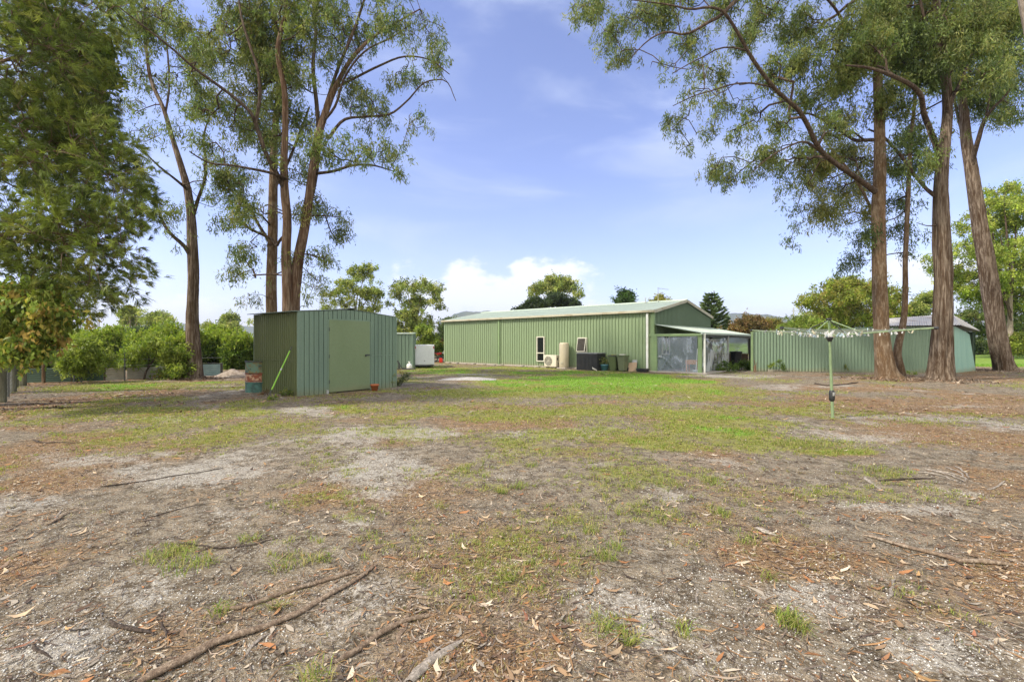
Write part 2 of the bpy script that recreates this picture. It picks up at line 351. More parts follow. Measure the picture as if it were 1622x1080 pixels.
lit = n_mix(nt, n_range(nt, n_b, .35, .65), (.115, .070, .036), (.33, .215, .115))
lit = n_mix(nt, n_range(nt, n_d, .5, .75, 0, .6), lit, (.40, .30, .20))
gra = n_mix(nt, n_range(nt, n_b, .3, .7), (.155, .18, .03), (.27, .285, .06))
gra = n_mix(nt, n_range(nt, n_c, .4, .7, 0, .6), gra, (.33, .29, .09))
gra = n_mix(nt, n_range(nt, sep.outputs['Red'], .82, 1.05), gra, n_mix(nt, n_range(nt, n_b, .3, .7), (.12, .25, .018), (.21, .36, .035)))
def edge(ch, a, b, amp=.55):
    v = n_math(nt, 'ADD', sep.outputs[ch], n_math(nt, 'MULTIPLY', n_math(nt, 'SUBTRACT', n_a, .5), amp))
    v = n_math(nt, 'ADD', v, n_math(nt, 'MULTIPLY', n_math(nt, 'SUBTRACT', n_b, .5), amp * 1.1)); return n_range(nt, v, a, b)
col = n_mix(nt, edge('Blue', .20, .62, .8), soil, lit)
col = n_mix(nt, n_math(nt, 'MULTIPLY', edge('Green', .42, .88, 1.2), .85), col, sandc)
lg = edge('Red', .42, .74, 1.25)
col = n_mix(nt, n_math(nt, 'MULTIPLY', lg, .8), col, gra)
# grit: small pale stones
vor = nt.nodes.new('ShaderNodeTexVoronoi'); vor.inputs['Scale'].default_value = 62; nt.links.new(pos, vor.inputs['Vector'])
vs2 = nt.nodes.new('ShaderNodeSeparateColor'); nt.links.new(vor.outputs['Color'], vs2.inputs[0])
stone = n_math(nt, 'MULTIPLY', n_range(nt, vor.outputs['Distance'], .18, .34, 1, 0), n_range(nt, vs2.outputs[0], .62, .74))
stone = n_math(nt, 'MULTIPLY', stone, n_range(nt, n_a, .40, .58)); stone = n_math(nt, 'MULTIPLY', stone, n_math(nt, 'SUBTRACT', 1.0, lg))
col = n_mix(nt, n_math(nt, 'MULTIPLY', stone, .85), col, (.64, .62, .58))
vor3 = nt.nodes.new('ShaderNodeTexVoronoi'); vor3.inputs['Scale'].default_value = 120; nt.links.new(pos, vor3.inputs['Vector'])
vs3 = nt.nodes.new('ShaderNodeSeparateColor'); nt.links.new(vor3.outputs['Color'], vs3.inputs[0])
st3 = n_math(nt, 'MULTIPLY', n_range(nt, vor3.outputs['Distance'], .25, .42, 1, 0), n_range(nt, vs3.outputs[1], .60, .75)); st3 = n_math(nt, 'MULTIPLY', st3, n_range(nt, n_c, .38, .58)); st3 = n_math(nt, 'MULTIPLY', st3, n_math(nt, 'SUBTRACT', 1.0, lg))
col = n_mix(nt, n_math(nt, 'MULTIPLY', st3, .8), col, (.58, .56, .52))
dk3 = n_math(nt, 'MULTIPLY', n_range(nt, vs3.outputs[2], .72, .8), n_range(nt, vor3.outputs['Distance'], .3, .5, 1, 0)); col = n_mix(nt, n_math(nt, 'MULTIPLY', dk3, .6), col, (.05, .038, .028))
nt.links.new(col, p.inputs['Base Color']); p.inputs['Roughness'].default_value = .95; p.inputs['Specular IOR Level'].default_value = .1
hh = n_math(nt, 'ADD', n_math(nt, 'MULTIPLY', n_b, .7), n_math(nt, 'ADD', n_math(nt, 'MULTIPLY', n_a, 1.2), n_math(nt, 'MULTIPLY', stone, .4)))
n_bump(nt, p, hh, 1.0, .045)
V = np.stack([X, Y, Z], -1).reshape(-1, 3)
cols = np.stack([mg, ms, ml], -1).reshape(-1, 3)
tag(np_mesh('ground', V, F, gm, cols=cols, smooth=True), 'dry backyard ground of grey sand, brown leaf litter and thin grass', 'ground', kind='structure')

def scatter(n, ymin, ymax, prob, power=1.6, wide=1.22):
    """random ground points inside the camera's wedge (with a margin), denser near by; prob(x,y) in 0..1 keeps them"""
    u = rng.random(n); y = (ymin ** (2 - power) + u * (ymax ** (2 - power) - ymin ** (2 - power))) ** (1 / (2 - power)) if power != 2 else ymin * (ymax / ymin) ** u
    x = (rng.random(n) * 2 - 1) * (y * 811 / FPX * wide + .6)
    k = rng.random(n) < prob(x, y); return x[k], y[k]
def solid_at(x, y):                                 # inside sheds and building: keep clear
    def inr(P, u, v, a, b):
        dx, dy = x - P[0], y - P[1]; s = dx * u[0] + dy * u[1]; t = dx * v[0] + dy * v[1]
        return (s > -.0) & (s < a) & (t > -.0) & (t < b)
    r = inr((-5.98, 13.06), (.585, .811), (-.811, .585), 3.45, 2.54) | inr((7.3, 24.1), (-.74, .672), (.672, .74), 16.8, 8.2)
    r |= inr((7.3, 24.1), (.74, -.672), (.672, .74), 2.4, 8.4)
    return r | ((y > 23.0 - .27 * (x - 20.1)) & (x > 12.7) & (x < 24) & (y < 30))

# --- leaf litter (uncountable): curled dry leaves and bark flakes
def litter_mesh(name, x, y, ln, wd, pal, lift, label, cat, curl=.25):
    n = len(x); a = rng.random(n) * 2 * np.pi; t = (rng.random(n) - .5) * .5
    d = np.stack([np.cos(a), np.sin(a), t * .5], -1); s = np.stack([-np.sin(a), np.cos(a), (rng.random(n) - .5) * .8], -1)
    c = np.stack([x, y, gh(x, y) + lift], -1); L = ln[:, None]; W = wd[:, None]
    up = np.array([0, 0, 1.0]) * (rng.random(n)[:, None] * curl * L)
    bend = s * L * ((rng.random(n) - .5) * .6)[:, None]; q = rng.random((n, 1))
    v0 = c - d * L * .5 + up * q + bend; v1 = c - s * W * .42 - d * L * .18 + up * q * .2 + bend * .15; v2 = c - s * W * .40 + d * L * .16 + bend * .15; v3 = c + d * L * .5 + up + bend; v4 = c + s * W * .40 + d * L * .16 + up * .25 + bend * .15; v5 = c + s * W * .42 - d * L * .18 + up * .2 + bend * .15
    V = np.stack([v0, v1, v2, v3, v4, v5], 1).reshape(-1, 3); V[:, 2] = np.maximum(V[:, 2], gh(V[:, 0], V[:, 1]) + .002)
    F = np.arange(6 * n).reshape(-1, 6); F = np.concatenate([F[:, [0, 1, 5]], F[:, [1, 2, 4]], F[:, [1, 4, 5]], F[:, [2, 3, 4]]])
    pal = np.array(pal); k = rng.integers(0, len(pal), n); col = pal[k] * (0.7 + .6 * rng.random(n))[:, None]
    return tag(np_mesh(name, V, F, M['litter'], cols=np.repeat(col, 6, 0)), label, cat, kind='stuff')
x, y = scatter(240000, 1.5, 26, lambda x, y: np.clip(masks(x, y)[2] * 1.0 - masks(x, y)[1] * .25 + .06, .04, 1) * ~solid_at(x, y))
n = len(x); small = rng.random(n) < .94; fl = np.where(y > 9, 1.5, 1.0)
ln = np.where(small, .015 + .03 * rng.random(n), .05 + .07 * rng.random(n)) * fl * np.where((y > 8) & (x < -6), 1.5, 1); wd = ln * np.where(small, .12 + .25 * rng.random(n), .16 + .14 * rng.random(n))
litter_mesh('leaf_litter', x, y, ln, wd, [(.25, .14, .07), (.32, .21, .12), (.14, .085, .055), (.42, .31, .20), (.20, .14, .10), (.30, .26, .21), (.08, .055, .04), (.30, .14, .06), (.12, .09, .07), (.48, .40, .30)], .004,
            'dry brown gum leaves and bark flakes scattered over the bare ground', 'leaf litter')
x, y = scatter(900, 1.5, 8.5, lambda x, y: np.clip(masks(x, y)[2] * .8 + .15, .1, 1), 1.9)
n = len(x); ln = .05 + .08 * rng.random(n)
litter_mesh('fallen_gum_leaves', x, y, ln, ln * (.12 + .12 * rng.random(n)), [(.36, .24, .14), (.30, .16, .08), (.40, .30, .20), (.24, .12, .06), (.36, .31, .25), (.38, .23, .10), (.27, .12, .07), (.30, .25, .20)], .008,
            'larger curled tan and orange leaves lying on the near ground', 'fallen leaves', .25)
# bark flakes piled round the feet of the gums
xs, ys = [], []
for px, py, rr_ in ((308, 600, .9), (1405, 603, 1.3), (1488, 605, 1.4), (1590, 588, 1.8), (1431, 600, .5)):
    c = GP(px, py); k = 700; a = rng.random(k) * 2 * np.pi; q = rr_ * (.35 + rng.random(k) ** 1.3 * .9); xs.append(c[0] + q * np.cos(a)); ys.append(c[1] + q * np.sin(a) * .9)
x, y = np.concatenate(xs), np.concatenate(ys); n = len(x); ln = .08 + .22 * rng.random(n) ** 1.5
litter_mesh('bark_litter', x, y, ln, .012 + .03 * rng.random(n), [(.24, .15, .09), (.32, .24, .17), (.15, .10, .07), (.38, .31, .24), (.10, .07, .05)], .01, 'shed bark flakes and strips heaped round the gum trunks', 'bark litter', .5)
# twigs: long thin bits
x, y = scatter(22000, 1.5, 15, lambda x, y: np.clip(masks(x, y)[2] + .2, .2, 1), 1.9)
n = len(x); ln = .05 + .16 * rng.random(n) ** 2
litter_mesh('twig_debris', x, y, ln, np.full(n, .004) + .004 * rng.random(n), [(.14, .11, .09), (.07, .05, .04), (.30, .24, .19), (.26, .15, .07), (.20, .12, .06)], .005, 'thin dark twigs and needles strewn among the litter', 'twigs', .12)
# pine needles brown, left
# --- pale grit stones
x, y = scatter(170000, 1.4, 10, lambda x, y: np.clip(masks(x, y)[1] * .9 + .22 - masks(x, y)[0] * .6, .02, 1) * np.clip(fbm(x * 2.2, y * 2.2, 61, 3) * 3 - 1.0, .08, 1), 1.7)
n = len(x); r = .002 + .0055 * rng.random(n) ** 1.8
octv = np.array([(1, 0, 0), (0, 1, 0), (-1, 0, 0), (0, -1, 0), (0, 0, .7), (0, 0, -.7)]); octf = np.array([(0, 1, 4), (1, 2, 4), (2, 3, 4), (3, 0, 4), (1, 0, 5), (2, 1, 5), (3, 2, 5), (0, 3, 5)])
jit = octv[None] * (1 + .5 * (rng.random((n, 6, 3)) - .5)); V = jit * r[:, None, None] + np.stack([x, y, gh(x, y) + r * .25], -1)[:, None]
F = (octf[None] + (np.arange(n) * 6)[:, None, None]).reshape(-1, 3)
pc = np.array([(.54, .52, .49), (.42, .40, .37), (.62, .60, .56), (.32, .29, .25)])[rng.integers(0, 4, n)]
tag(np_mesh('grit_stones', V.reshape(-1, 3), F, M['litter'], cols=np.repeat(pc, 6, 0)), 'pale quartz grit and pebbles lying on the sandy soil', 'gravel', kind='stuff')

# --- grass: short blades in tufts
def blades(cx, cy, h, w, lean, pal, col_j=.35):
    n = len(cx); a = rng.random(n) * 2 * np.pi; d = np.stack([np.cos(a), np.sin(a), np.zeros(n)], -1); s = np.stack([-np.sin(a), np.cos(a), np.zeros(n)], -1)
    b = np.stack([cx, cy, gh(cx, cy) - .003], -1); H = h[:, None]; W = w[:, None]; Ln = (lean * (.3 + rng.random(n)))[:, None]
    up = np.array([0, 0, 1.0])
    m = b + up * H * .6 + d * H * Ln * .45; t = b + up * H * (1 - .35 * Ln) + d * H * Ln * 1.2
    V = np.stack([b - s * W * .5, b + s * W * .5, m + s * W * .4, t, m - s * W * .4], 1).reshape(-1, 3)
    i = (np.arange(n) * 5)[:, None]
    F = np.concatenate([i + np.array([[0, 1, 2]]), i + np.array([[0, 2, 4]]), i + np.array([[4, 2, 3]])])
    col = np.array(pal)[rng.integers(0, len(pal), n)] * (1 - col_j / 2 + col_j * rng.random(n))[:, None]
    return V, F, np.repeat(col, 5, 0)
def tufts(tx, ty, per, rad, hgt, wid, pal, lean=.8):
    cx, cy, hh_, ww = [], [], [], []
    for i in range(len(tx)):
        k = int(per[i]); a = rng.random(k) * 2 * np.pi; r = rad[i] * rng.random(k) ** .6
        cx.append(tx[i] + r * np.cos(a)); cy.append(ty[i] + r * np.sin(a)); hh_.append(hgt[i] * (.5 + .7 * rng.random(k))); ww.append(np.full(k, wid[i]))
    return blades(np.concatenate(cx), np.concatenate(cy), np.concatenate(hh_), np.concatenate(ww), lean, pal)
GREEN = [(.19, .26, .04), (.24, .30, .05), (.16, .23, .035), (.30, .31, .08), (.36, .31, .12)]
DRY = [(.36, .32, .12), (.30, .27, .10), (.42, .36, .18), (.26, .28, .07), (.32, .25, .12)]
parts = []
x, y = scatter(70000, 1.6, 16, lambda x, y: np.clip(masks(x, y)[0] * 1.3 - .24, .0, 1), 1.5)
k = len(x); parts.append(tufts(x, y, 6 + 10 * rng.random(k), .02 + .05 * rng.random(k), .018 + .03 * rng.random(k), .0024 + .002 * rng.random(k) + y * .00035, GREEN + DRY[:2]))
x, y = scatter(150000, 7, 33, lambda x, y: np.clip(masks(x, y)[0] * 1.3 - .30, 0, 1) * np.where(masks(x, y)[0] > .92, 1, np.clip(fbm(x * 1.7, y * 1.7, 123, 3) * 5 - 1.9, .12, 1)) * ~solid_at(x, y), 1.0, 1.1)
lush = masks(x, y)[0] > .92
for sel, pl_g in ((lush, [(.15, .31, .02), (.20, .38, .03), (.25, .41, .045), (.12, .25, .02)]), (~lush, [(.24, .30, .045), (.30, .34, .06), (.38, .36, .10), (.21, .28, .045)])):
    k = int(sel.sum()); parts.append(blades(x[sel], y[sel], .025 + .03 * rng.random(k), .006 + .0009 * y[sel], 1.0, pl_g))
x, y = scatter(16000, 1.6, 14, lambda x, y: np.clip(masks(x, y)[2] * .7 + masks(x, y)[0] * .4 - .2, .02, 1), 1.6)
k = len(x); parts.append(tufts(x, y, 4 + 7 * rng.random(k), .03 + .05 * rng.random(k), .015 + .022 * rng.random(k), .002 + y * .0004, DRY, 1.6))
spots = [(245, 884, .12, 70), (272, 890, .13, 80), (300, 903, .15, 80), (326, 893, .10, 50), (455, 900, .11, 50), (480, 893, .07, 24), (395, 858, .07, 50), (1250, 985, .07, 110), (1265, 995, .05, 50), (957, 883, .08, 80), (1085, 1010, .03, 15), (935, 842, .08, 70), (822, 772, .10, 80), (795, 780, .07, 50),
         (1000, 1020, .05, 50), (962, 1000, .05, 40), (800, 921, .06, 50), (1290, 706, .35, 300), (1260, 704, .30, 200), (1060, 768, .18, 120), (1000, 770, .14, 90), (1125, 765, .12, 80), (1185, 860, .08, 50), (1220, 918, .06, 40), (840, 740, .10, 60), (1140, 815, .09, 60), (700, 805, .07, 40), (500, 1075, .08, 70), (440, 960, .05, 30), (975, 868, .06, 40), (880, 715, .1, 60), (560, 800, .08, 50), (510, 890, .07, 50), (1080, 1000, .04, 25), (1120, 760, .1, 60), (1410, 745, .22, 120), (1370, 742, .18, 80), (350, 970, .06, 40)]
sx_ = [GP(a, b) for a, b, r, c in spots]
parts.append(tufts([q[0] for q in sx_], [q[1] for q in sx_], [s[3] * 1.0 for s in spots], [s[2] for s in spots], [.075] * len(spots), [.0045] * len(spots), [(.17, .25, .035), (.23, .30, .05), (.15, .21, .035), (.32, .33, .09), (.38, .33, .14), (.34, .28, .12)], 1.3))
off = 0; VV, FF, CC = [], [], []
for v, f, c in parts: VV.append(v); FF.append(f + off); CC.append(c); off += len(v)
tag(np_mesh('grass', np.concatenate(VV), np.concatenate(FF), M['grass'], cols=np.concatenate(CC)), 'short patchy green and straw coloured grass tufts across the yard', 'grass', kind='stuff')

# --- hills
def hill(name, az0, az1, r0, prof, label, seed):
    na, nr = 160, 14; A = np.linspace(R(az0), R(az1), na); rr = np.linspace(0, 1, nr)
    Aa, Rr = np.meshgrid(A, rr); px = CX + FPX * np.tan(Aa); pr = np.array(prof, float)
    top = np.interp(px, pr[:, 0], (HOR - pr[:, 1])) * r0 / FPX
    bump = np.sin(np.clip(Rr * 1.0, 0, 1) * np.pi * .5 + 0) * (Rr <= .75) + np.cos((Rr - .75) * 2 * np.pi) * (Rr > .75)
    prof_r = np.where(Rr < .72, np.sin(Rr / .72 * np.pi / 2), np.cos((Rr - .72) / .28 * np.pi / 2))
    rad = r0 * (.8 + .28 * Rr); z = top * (rad / r0) / (.8 + .28 * .72) * prof_r * 1.0
    z = z * (1 + (fbm(Aa * 60, Rr * 4, seed, 4) - .5) * .22 * (1 - Rr * .6)) + (fbm(Aa * 260, Rr * 9, seed + 3, 3) - .5) * r0 * .0022
    z = z - 2 * (Rr < .05) - 6 * (Rr > .97)
    d = rad; X_, Y_ = d * np.tan(Aa), d
    V = np.stack([X_, Y_, z], -1).reshape(-1, 3); i = np.arange(na * nr).reshape(nr, na)
    F = np.stack([i[:-1, :-1], i[:-1, 1:], i[1:, 1:], i[1:, :-1]], -1).reshape(-1, 4)
    return tag(np_mesh(name, V, F, M['hill'], smooth=True), label, 'hill', kind='structure')
M['hill'] = paint('wooded_hill', (.05, .07, .03), (.10, .11, .05), .95, .006, lo=.35, hi=.65, bump=0, world_space=True, spec=.05)
hill('hills', 14, 52, 3000, [(1010, 540), (1060, 508), (1110, 497), (1160, 496), (1200, 498), (1260, 502), (1330, 508), (1450, 514), (1622, 520), (1690, 530), (1748, 546)], 'long low wooded ridge on the horizon to the right', 3)
hill('hills', -9, 3, 2600, [(690, 520), (705, 503), (725, 496), (745, 492), (775, 493), (800, 497), (850, 512), (880, 525)], 'small rounded blue hill showing above the long shed roof', 8)
hill('hills', -54, -24, 2900, [(-200, 546), (-120, 530), (0, 524), (130, 522), (220, 520), (270, 512), (310, 511), (350, 515), (400, 516), (460, 524), (500, 535)], 'distant wooded hills behind the hedge on the left', 12)
# --- haze
hz = MB().box((0, 0, 0), (8600, 8600, 264)).build('haze', None, loc=(0, 0, 118)); hz.data.materials.clear()
hm = bpy.data.materials.new('haze_air'); hm.use_nodes = True; hm.node_tree.nodes.clear()
ho = hm.node_tree.nodes.new('ShaderNodeOutputMaterial'); hv = hm.node_tree.nodes.new('ShaderNodeVolumePrincipled')
hv.inputs['Color'].default_value = (.72, .80, .95, 1); hv.inputs['Density'].default_value = .00021; hv.inputs['Anisotropy'].default_value = .3
hm.node_tree.links.new(hv.outputs[0], ho.inputs['Volume']); hz.data.materials.append(hm); tag(hz, 'thin blue haze in the air over the hills', 'haze', kind='stuff')
# ------------------------------------------------------------------ sheds and building
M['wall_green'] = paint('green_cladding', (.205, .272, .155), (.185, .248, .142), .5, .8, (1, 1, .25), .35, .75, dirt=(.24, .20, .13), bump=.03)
M['gable_shade_green'] = paint('gable_cladding_shade_tone', (.125, .18, .115), (.11, .16, .10), .5, .8, (1, 1, .25), .35, .75, bump=.03)  # the wall green darkened: the gable end's shade is put into its base colour
M['roof_green'] = paint('pale_green_roof', (.40, .465, .40), (.34, .41, .36), .5, .5, (1, 1, 1), .35, .7, bump=.05)
M['cream_trim'] = paint('cream_trim', (.42, .395, .30), (.33, .29, .20), .5, 1.5, (1, 1, 1), .45, .65)
M['trim_green'] = paint('green_trim', (.19, .27, .13), (.15, .22, .11), .5, 2)
M['white'] = paint('white_paint', (.74, .75, .72), (.62, .62, .57), .4, 3, dirt=(.3, .26, .2))
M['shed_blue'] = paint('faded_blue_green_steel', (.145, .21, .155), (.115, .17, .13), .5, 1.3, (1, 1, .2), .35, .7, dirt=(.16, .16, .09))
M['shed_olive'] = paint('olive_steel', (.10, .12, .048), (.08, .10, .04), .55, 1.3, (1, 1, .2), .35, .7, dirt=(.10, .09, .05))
M['door_green'] = paint('sage_door', (.15, .20, .108), (.135, .183, .095), .55, 1.1, (1, 1, .6), .35, .75, dirt=(.17, .17, .09), bump=.05)
M['galv'] = paint('galvanised', (.42, .43, .42), (.30, .30, .28), .5, 4, metal=.4)
M['dark_metal'] = paint('dark_steel', (.05, .055, .05), (.03, .03, .03), .5, 6)
M['black'] = paint('black_plastic', (.018, .02, .022), (.035, .035, .035), .45, 5)
M['glass'] = None
gm_, nt, p, out = new_mat('window_glass'); p.inputs['Base Color'].default_value = (.012, .014, .014, 1); p.inputs['Roughness'].default_value = .06; p.inputs['Specular IOR Level'].default_value = .7; M['glass'] = gm_
M['concrete'] = paint('concrete', (.40, .36, .31), (.30, .27, .23), .9, 3, world_space=True)

def unit(a, b):
    d = np.array([b[0] - a[0], b[1] - a[1]]); L = np.hypot(*d); return d / L, L
def corr(mb, a, b, z0, ztop, pitch, depth, prof='trap', zbot=None):
    """corrugated wall sheet from a to b (plan points); outward normal is to the right of a->b; real ribs; ztop may be a function of s"""
    u, L = unit(a, b); nrm = np.array([u[1], -u[0]])
    if prof == 'trap': pr = [(0, 0), (.62, 0), (.70, 1), (.92, 1), (1.0, 0)]
    elif prof == 'pan': pr = [(0, 1), (.05, 0), (.13, 0), (.18, 1), (.55, 1), (.58, .85), (.61, 1), (1.0, 1)]
    else: pr = [(k / 6, .5 - .5 * math.cos(2 * math.pi * k / 6)) for k in range(7)]
    depth = depth * 1.4
    n = max(1, round(L / pitch)); pw = L / n; vs = []
    for i in range(n):
        for q, h in pr[:-1]: vs.append((i * pw + q * pw, h * depth))
    vs.append((L, pr[-1][1] * depth))
    zf = ztop if callable(ztop) else (lambda s: ztop)
    V, Fc = [], []
    for s, h in vs:
        x, y = a[0] + u[0] * s + nrm[0] * h, a[1] + u[1] * s + nrm[1] * h
        V.append((x, y, z0 if not callable(z0) else z0(s))); V.append((x, y, zf(s)))
    m = len(vs)
    for i in range(m - 1): Fc.append((2 * i, 2 * i + 2, 2 * i + 3, 2 * i + 1))
    mb.add(V, Fc, prof == 'sine'); return mb
def corr_roof(mb, a, b, c, d, pitch, depth, prof='trap'):
    """roof sheet: eave a->b, ridge d->c (3-D points), ribs run a->d"""
    a, b, c, d = [np.array(q, float) for q in (a, b, c, d)]; L = np.linalg.norm(b - a); n = max(1, round(L / pitch))
    nrm = np.cross(b - a, d - a); nrm /= np.linalg.norm(nrm)
    if nrm[2] < 0: nrm = -nrm
    pr = [(0, 0), (.62, 0), (.70, 1), (.92, 1)] if prof == 'trap' else [(k / 6, .5 - .5 * math.cos(2 * math.pi * k / 6)) for k in range(6)]
    ss = [(i + q) / n for i in range(n) for q, h in pr] + [1.0]; hs = [h * depth for i in range(n) for q, h in pr] + [pr[0][1] * depth]
    V, Fc = [], []
    for s, h in zip(ss, hs): V += [tuple(a + (b - a) * s + nrm * h), tuple(d + (c - d) * s + nrm * h)]
    for i in range(len(ss) - 1): Fc.append((2 * i, 2 * i + 2, 2 * i + 3, 2 * i + 1))
    mb.add(V, Fc, prof == 'sine'); return mb

# ---- long green building
BL = np.array([7.30, 24.10]); U = np.array([-.74, .672]); U /= np.linalg.norm(U); N = np.array([-U[1], U[0]])  # N points into... fixed below
N = np.array([.672, .74]); N /= np.linalg.norm(N)                                # into the building, along the gable
LEN, WID, EAVE, APEX = 16.8, 8.17, 3.16, 3.90
def bp(s, t, z=0.0): q = BL + U * s + N * t; return (q[0], q[1], z)               # s along the long wall, t inwards
ROT_U = math.atan2(-U[1], -U[0])                                                  # x axis runs towards the near corner
B = empty('long_shed_building', bp(0, 0), 'long green corrugated steel building with pale low pitched roof and cream gutter', 'building')
def bl(v): return (v[0] - BL[0], v[1] - BL[1], v[2])
def bpl(s, t, z=0.0): return bl(bp(s, t, z))
SJ = 11.0   # joint where the older length meets the newer one
mb = MB(); corr(mb, bpl(LEN, 0)[:2], bpl(SJ, 0)[:2], .06, EAVE, .2, .03); corr(mb, bpl(SJ, 0)[:2], bpl(0, 0)[:2], .06, EAVE, .2, .03)
mb.build('side_wall', M['wall_green'], B)
mb = MB(); corr(mb, bpl(0, 0)[:2], bpl(0, WID)[:2], .06, lambda s: EAVE - .03 + (APEX - EAVE) * (1 - abs(s - WID / 2) / (WID / 2)), .17, .03); mb.build('gable_wall', M['gable_shade_green'], B)
mb = MB(); corr(mb, bpl(0, WID)[:2], bpl(LEN, WID)[:2], .06, EAVE, .2, .03); corr(mb, bpl(LEN, WID)[:2], bpl(LEN, 0)[:2], .06, lambda s: EAVE - .03 + (APEX - EAVE) * (1 - abs(s - WID / 2) / (WID / 2)), .2, .03)
mb.build('rear_wall', M['wall_green'], B)
for t0, nm in ((-.12, 0), (WID + .12, 1)):
    mb = MB(); e = EAVE + .0
    corr_roof(mb, bpl(-.12, t0, e), bpl(LEN + .12, t0, e), bpl(LEN + .12, WID / 2, APEX + .04), bpl(-.12, WID / 2, APEX + .04), .22, .025); mb.build('roof', M['roof_green'], B)
mb = MB(); mb.tube([bpl(-.16, WID / 2, APEX + .07), bpl(LEN + .16, WID / 2, APEX + .07)], .07, 6); mb.build('ridge_cap', M['roof_green'], B)
mb = MB(); q = bpl(LEN / 2, -.17, EAVE - .03); mb.box(q, (LEN + .3, .11, .12), ROT_U, bev=.012); mb.build('gutter', M['cream_trim'], B)
mb = MB(); q = bpl(LEN / 2, -.02, .035); mb.box(q, (LEN, .12, .07), ROT_U); mb.build('base_footing', M['concrete'], B)
for k in (0, 1):                                                                   # barge trims on the gable
    mb = MB(); t0, t1 = (-.15, WID / 2 + .01) if k == 0 else (WID + .15, WID / 2 - .01); z0, z1 = EAVE - .03, APEX + .05
    a, b = np.array(bpl(-.15, t0, z0)), np.array(bpl(-.15, t1, z1)); w = np.array([0, 0, .16]); o_ = np.array([-U[0], -U[1], 0]) * .05
    mb.slab([a - w * .6, b - w * .6, b + w * .4, a + w * .4] if k == 0 else [b - w * .6, a - w * .6, a + w * .4, b + w * .4], .04); mb.build('barge_board', M['cream_trim'], B)
mb = MB(); mb.box(bpl(-.0, -.02, (EAVE) / 2), (.16, .14, EAVE - .1), ROT_U, bev=.01); mb.build('corner_trim', M['trim_green'], B)
mb = MB(); mb.box(bpl(SJ, -.06, EAVE / 2 + .02), (.16, .07, EAVE - .1), ROT_U, bev=.008); mb.build('joint_cover', M['trim_green'], B)
mb = MB(); mb.box(bpl(.30, -.09, 1.53), (.11, .08, 3.02), ROT_U, bev=.012); mb.build('downpipe', M['white'], B)
def window(s, z0, z1, w, mullion=None, tilt=0.0):
    """aluminium window on the long wall centred at s"""
    f = MB(); zc = (z0 + z1) / 2; fr = .055
    for (ds, z, sw, sz) in ((-w / 2 + fr / 2, zc, fr, z1 - z0), (w / 2 - fr / 2, zc, fr, z1 - z0)): f.box(bpl(s + ds, -.06, z), (sw, .10, sz), ROT_U)
    for z in [z0 + fr / 2, z1 - fr / 2] + ([mullion] if mullion else []): f.box(bpl(s, -.062, z), (w - 2 * fr + .004, .09, fr), ROT_U)
    fo = f.build('window', M['win_frame'], B); g = MB(); g.box(bpl(s, -.04, zc), (w - .05, .02, z1 - z0 - .05), ROT_U); g.build('pane', M['glass'], fo)
    if tilt:
        sash = MB(); a = np.array(bpl(s, -.12, z1 - .05)); o2 = np.array([-N[0], -N[1], 0]); uu = np.array([-U[0], -U[1], 0]); ww = w - .08
        bot = a + o2 * tilt - np.array([0, 0, z1 - z0 - .1])
        for k in (-1, 1): sash.tube([a + uu * k * ww / 2, bot + uu * k * ww / 2], .022, 4)
        sash.tube([bot - uu * ww / 2, bot + uu * ww / 2], .024, 4); sash.tube([a - uu * ww / 2, a + uu * ww / 2], .02, 4); so = sash.build('open_sash', M['win_frame'], fo)
        MB().slab([a - uu * ww / 2, a + uu * ww / 2, bot + uu * ww / 2, bot - uu * ww / 2], .006).build('sash_pane', M['fly_screen'], fo)
M['fly_screen'] = paint('fly_screen', (.045, .04, .032), (.035, .03, .025), .8, 5)
M['win_frame'] = paint('window_frame', (.62, .60, .50), (.55, .53, .44), .4, 5)
def s_at(px, off=0.0):                              # wall coordinate seen at a photo column, off metres in front of the wall
    k = (px - CX) / FPX; o = BL - N * off
    return (k * o[1] - o[0]) / (U[0] - k * U[1])
def z_at(py, s, off=0.0):
    y = (BL - N * off + U * s)[1]; return EYE - (py - HOR) * y / FPX
s1 = s_at(857.5); window(s1, z_at(572.5, s1), z_at(533, s1), .62, z_at(559, s1))
s2 = s_at(923.5); window(s2, z_at(558, s2), z_at(534.5, s2), .62, tilt=.16)
# lean-to verandah on the gable end
LD, LH0, LH1 = 2.38, 2.42, 1.97
v = MB(); corr_roof(v, bpl(-LD - .1, -.05, LH1 + .01), bpl(-LD - .1, WID + .05, LH1 + .01), bpl(-.05, WID + .05, LH0 + .03), bpl(-.05, -.05, LH0 + .03), .2, .02); v.build('verandah_roof', M['roof_green'], B)
v = MB(); v.box(bpl(-LD - .12, WID / 2, LH1 - .02), (.08, WID + .3, .10), ROT_U, bev=.01); v.build('verandah_gutter', M['roof_green'], B)
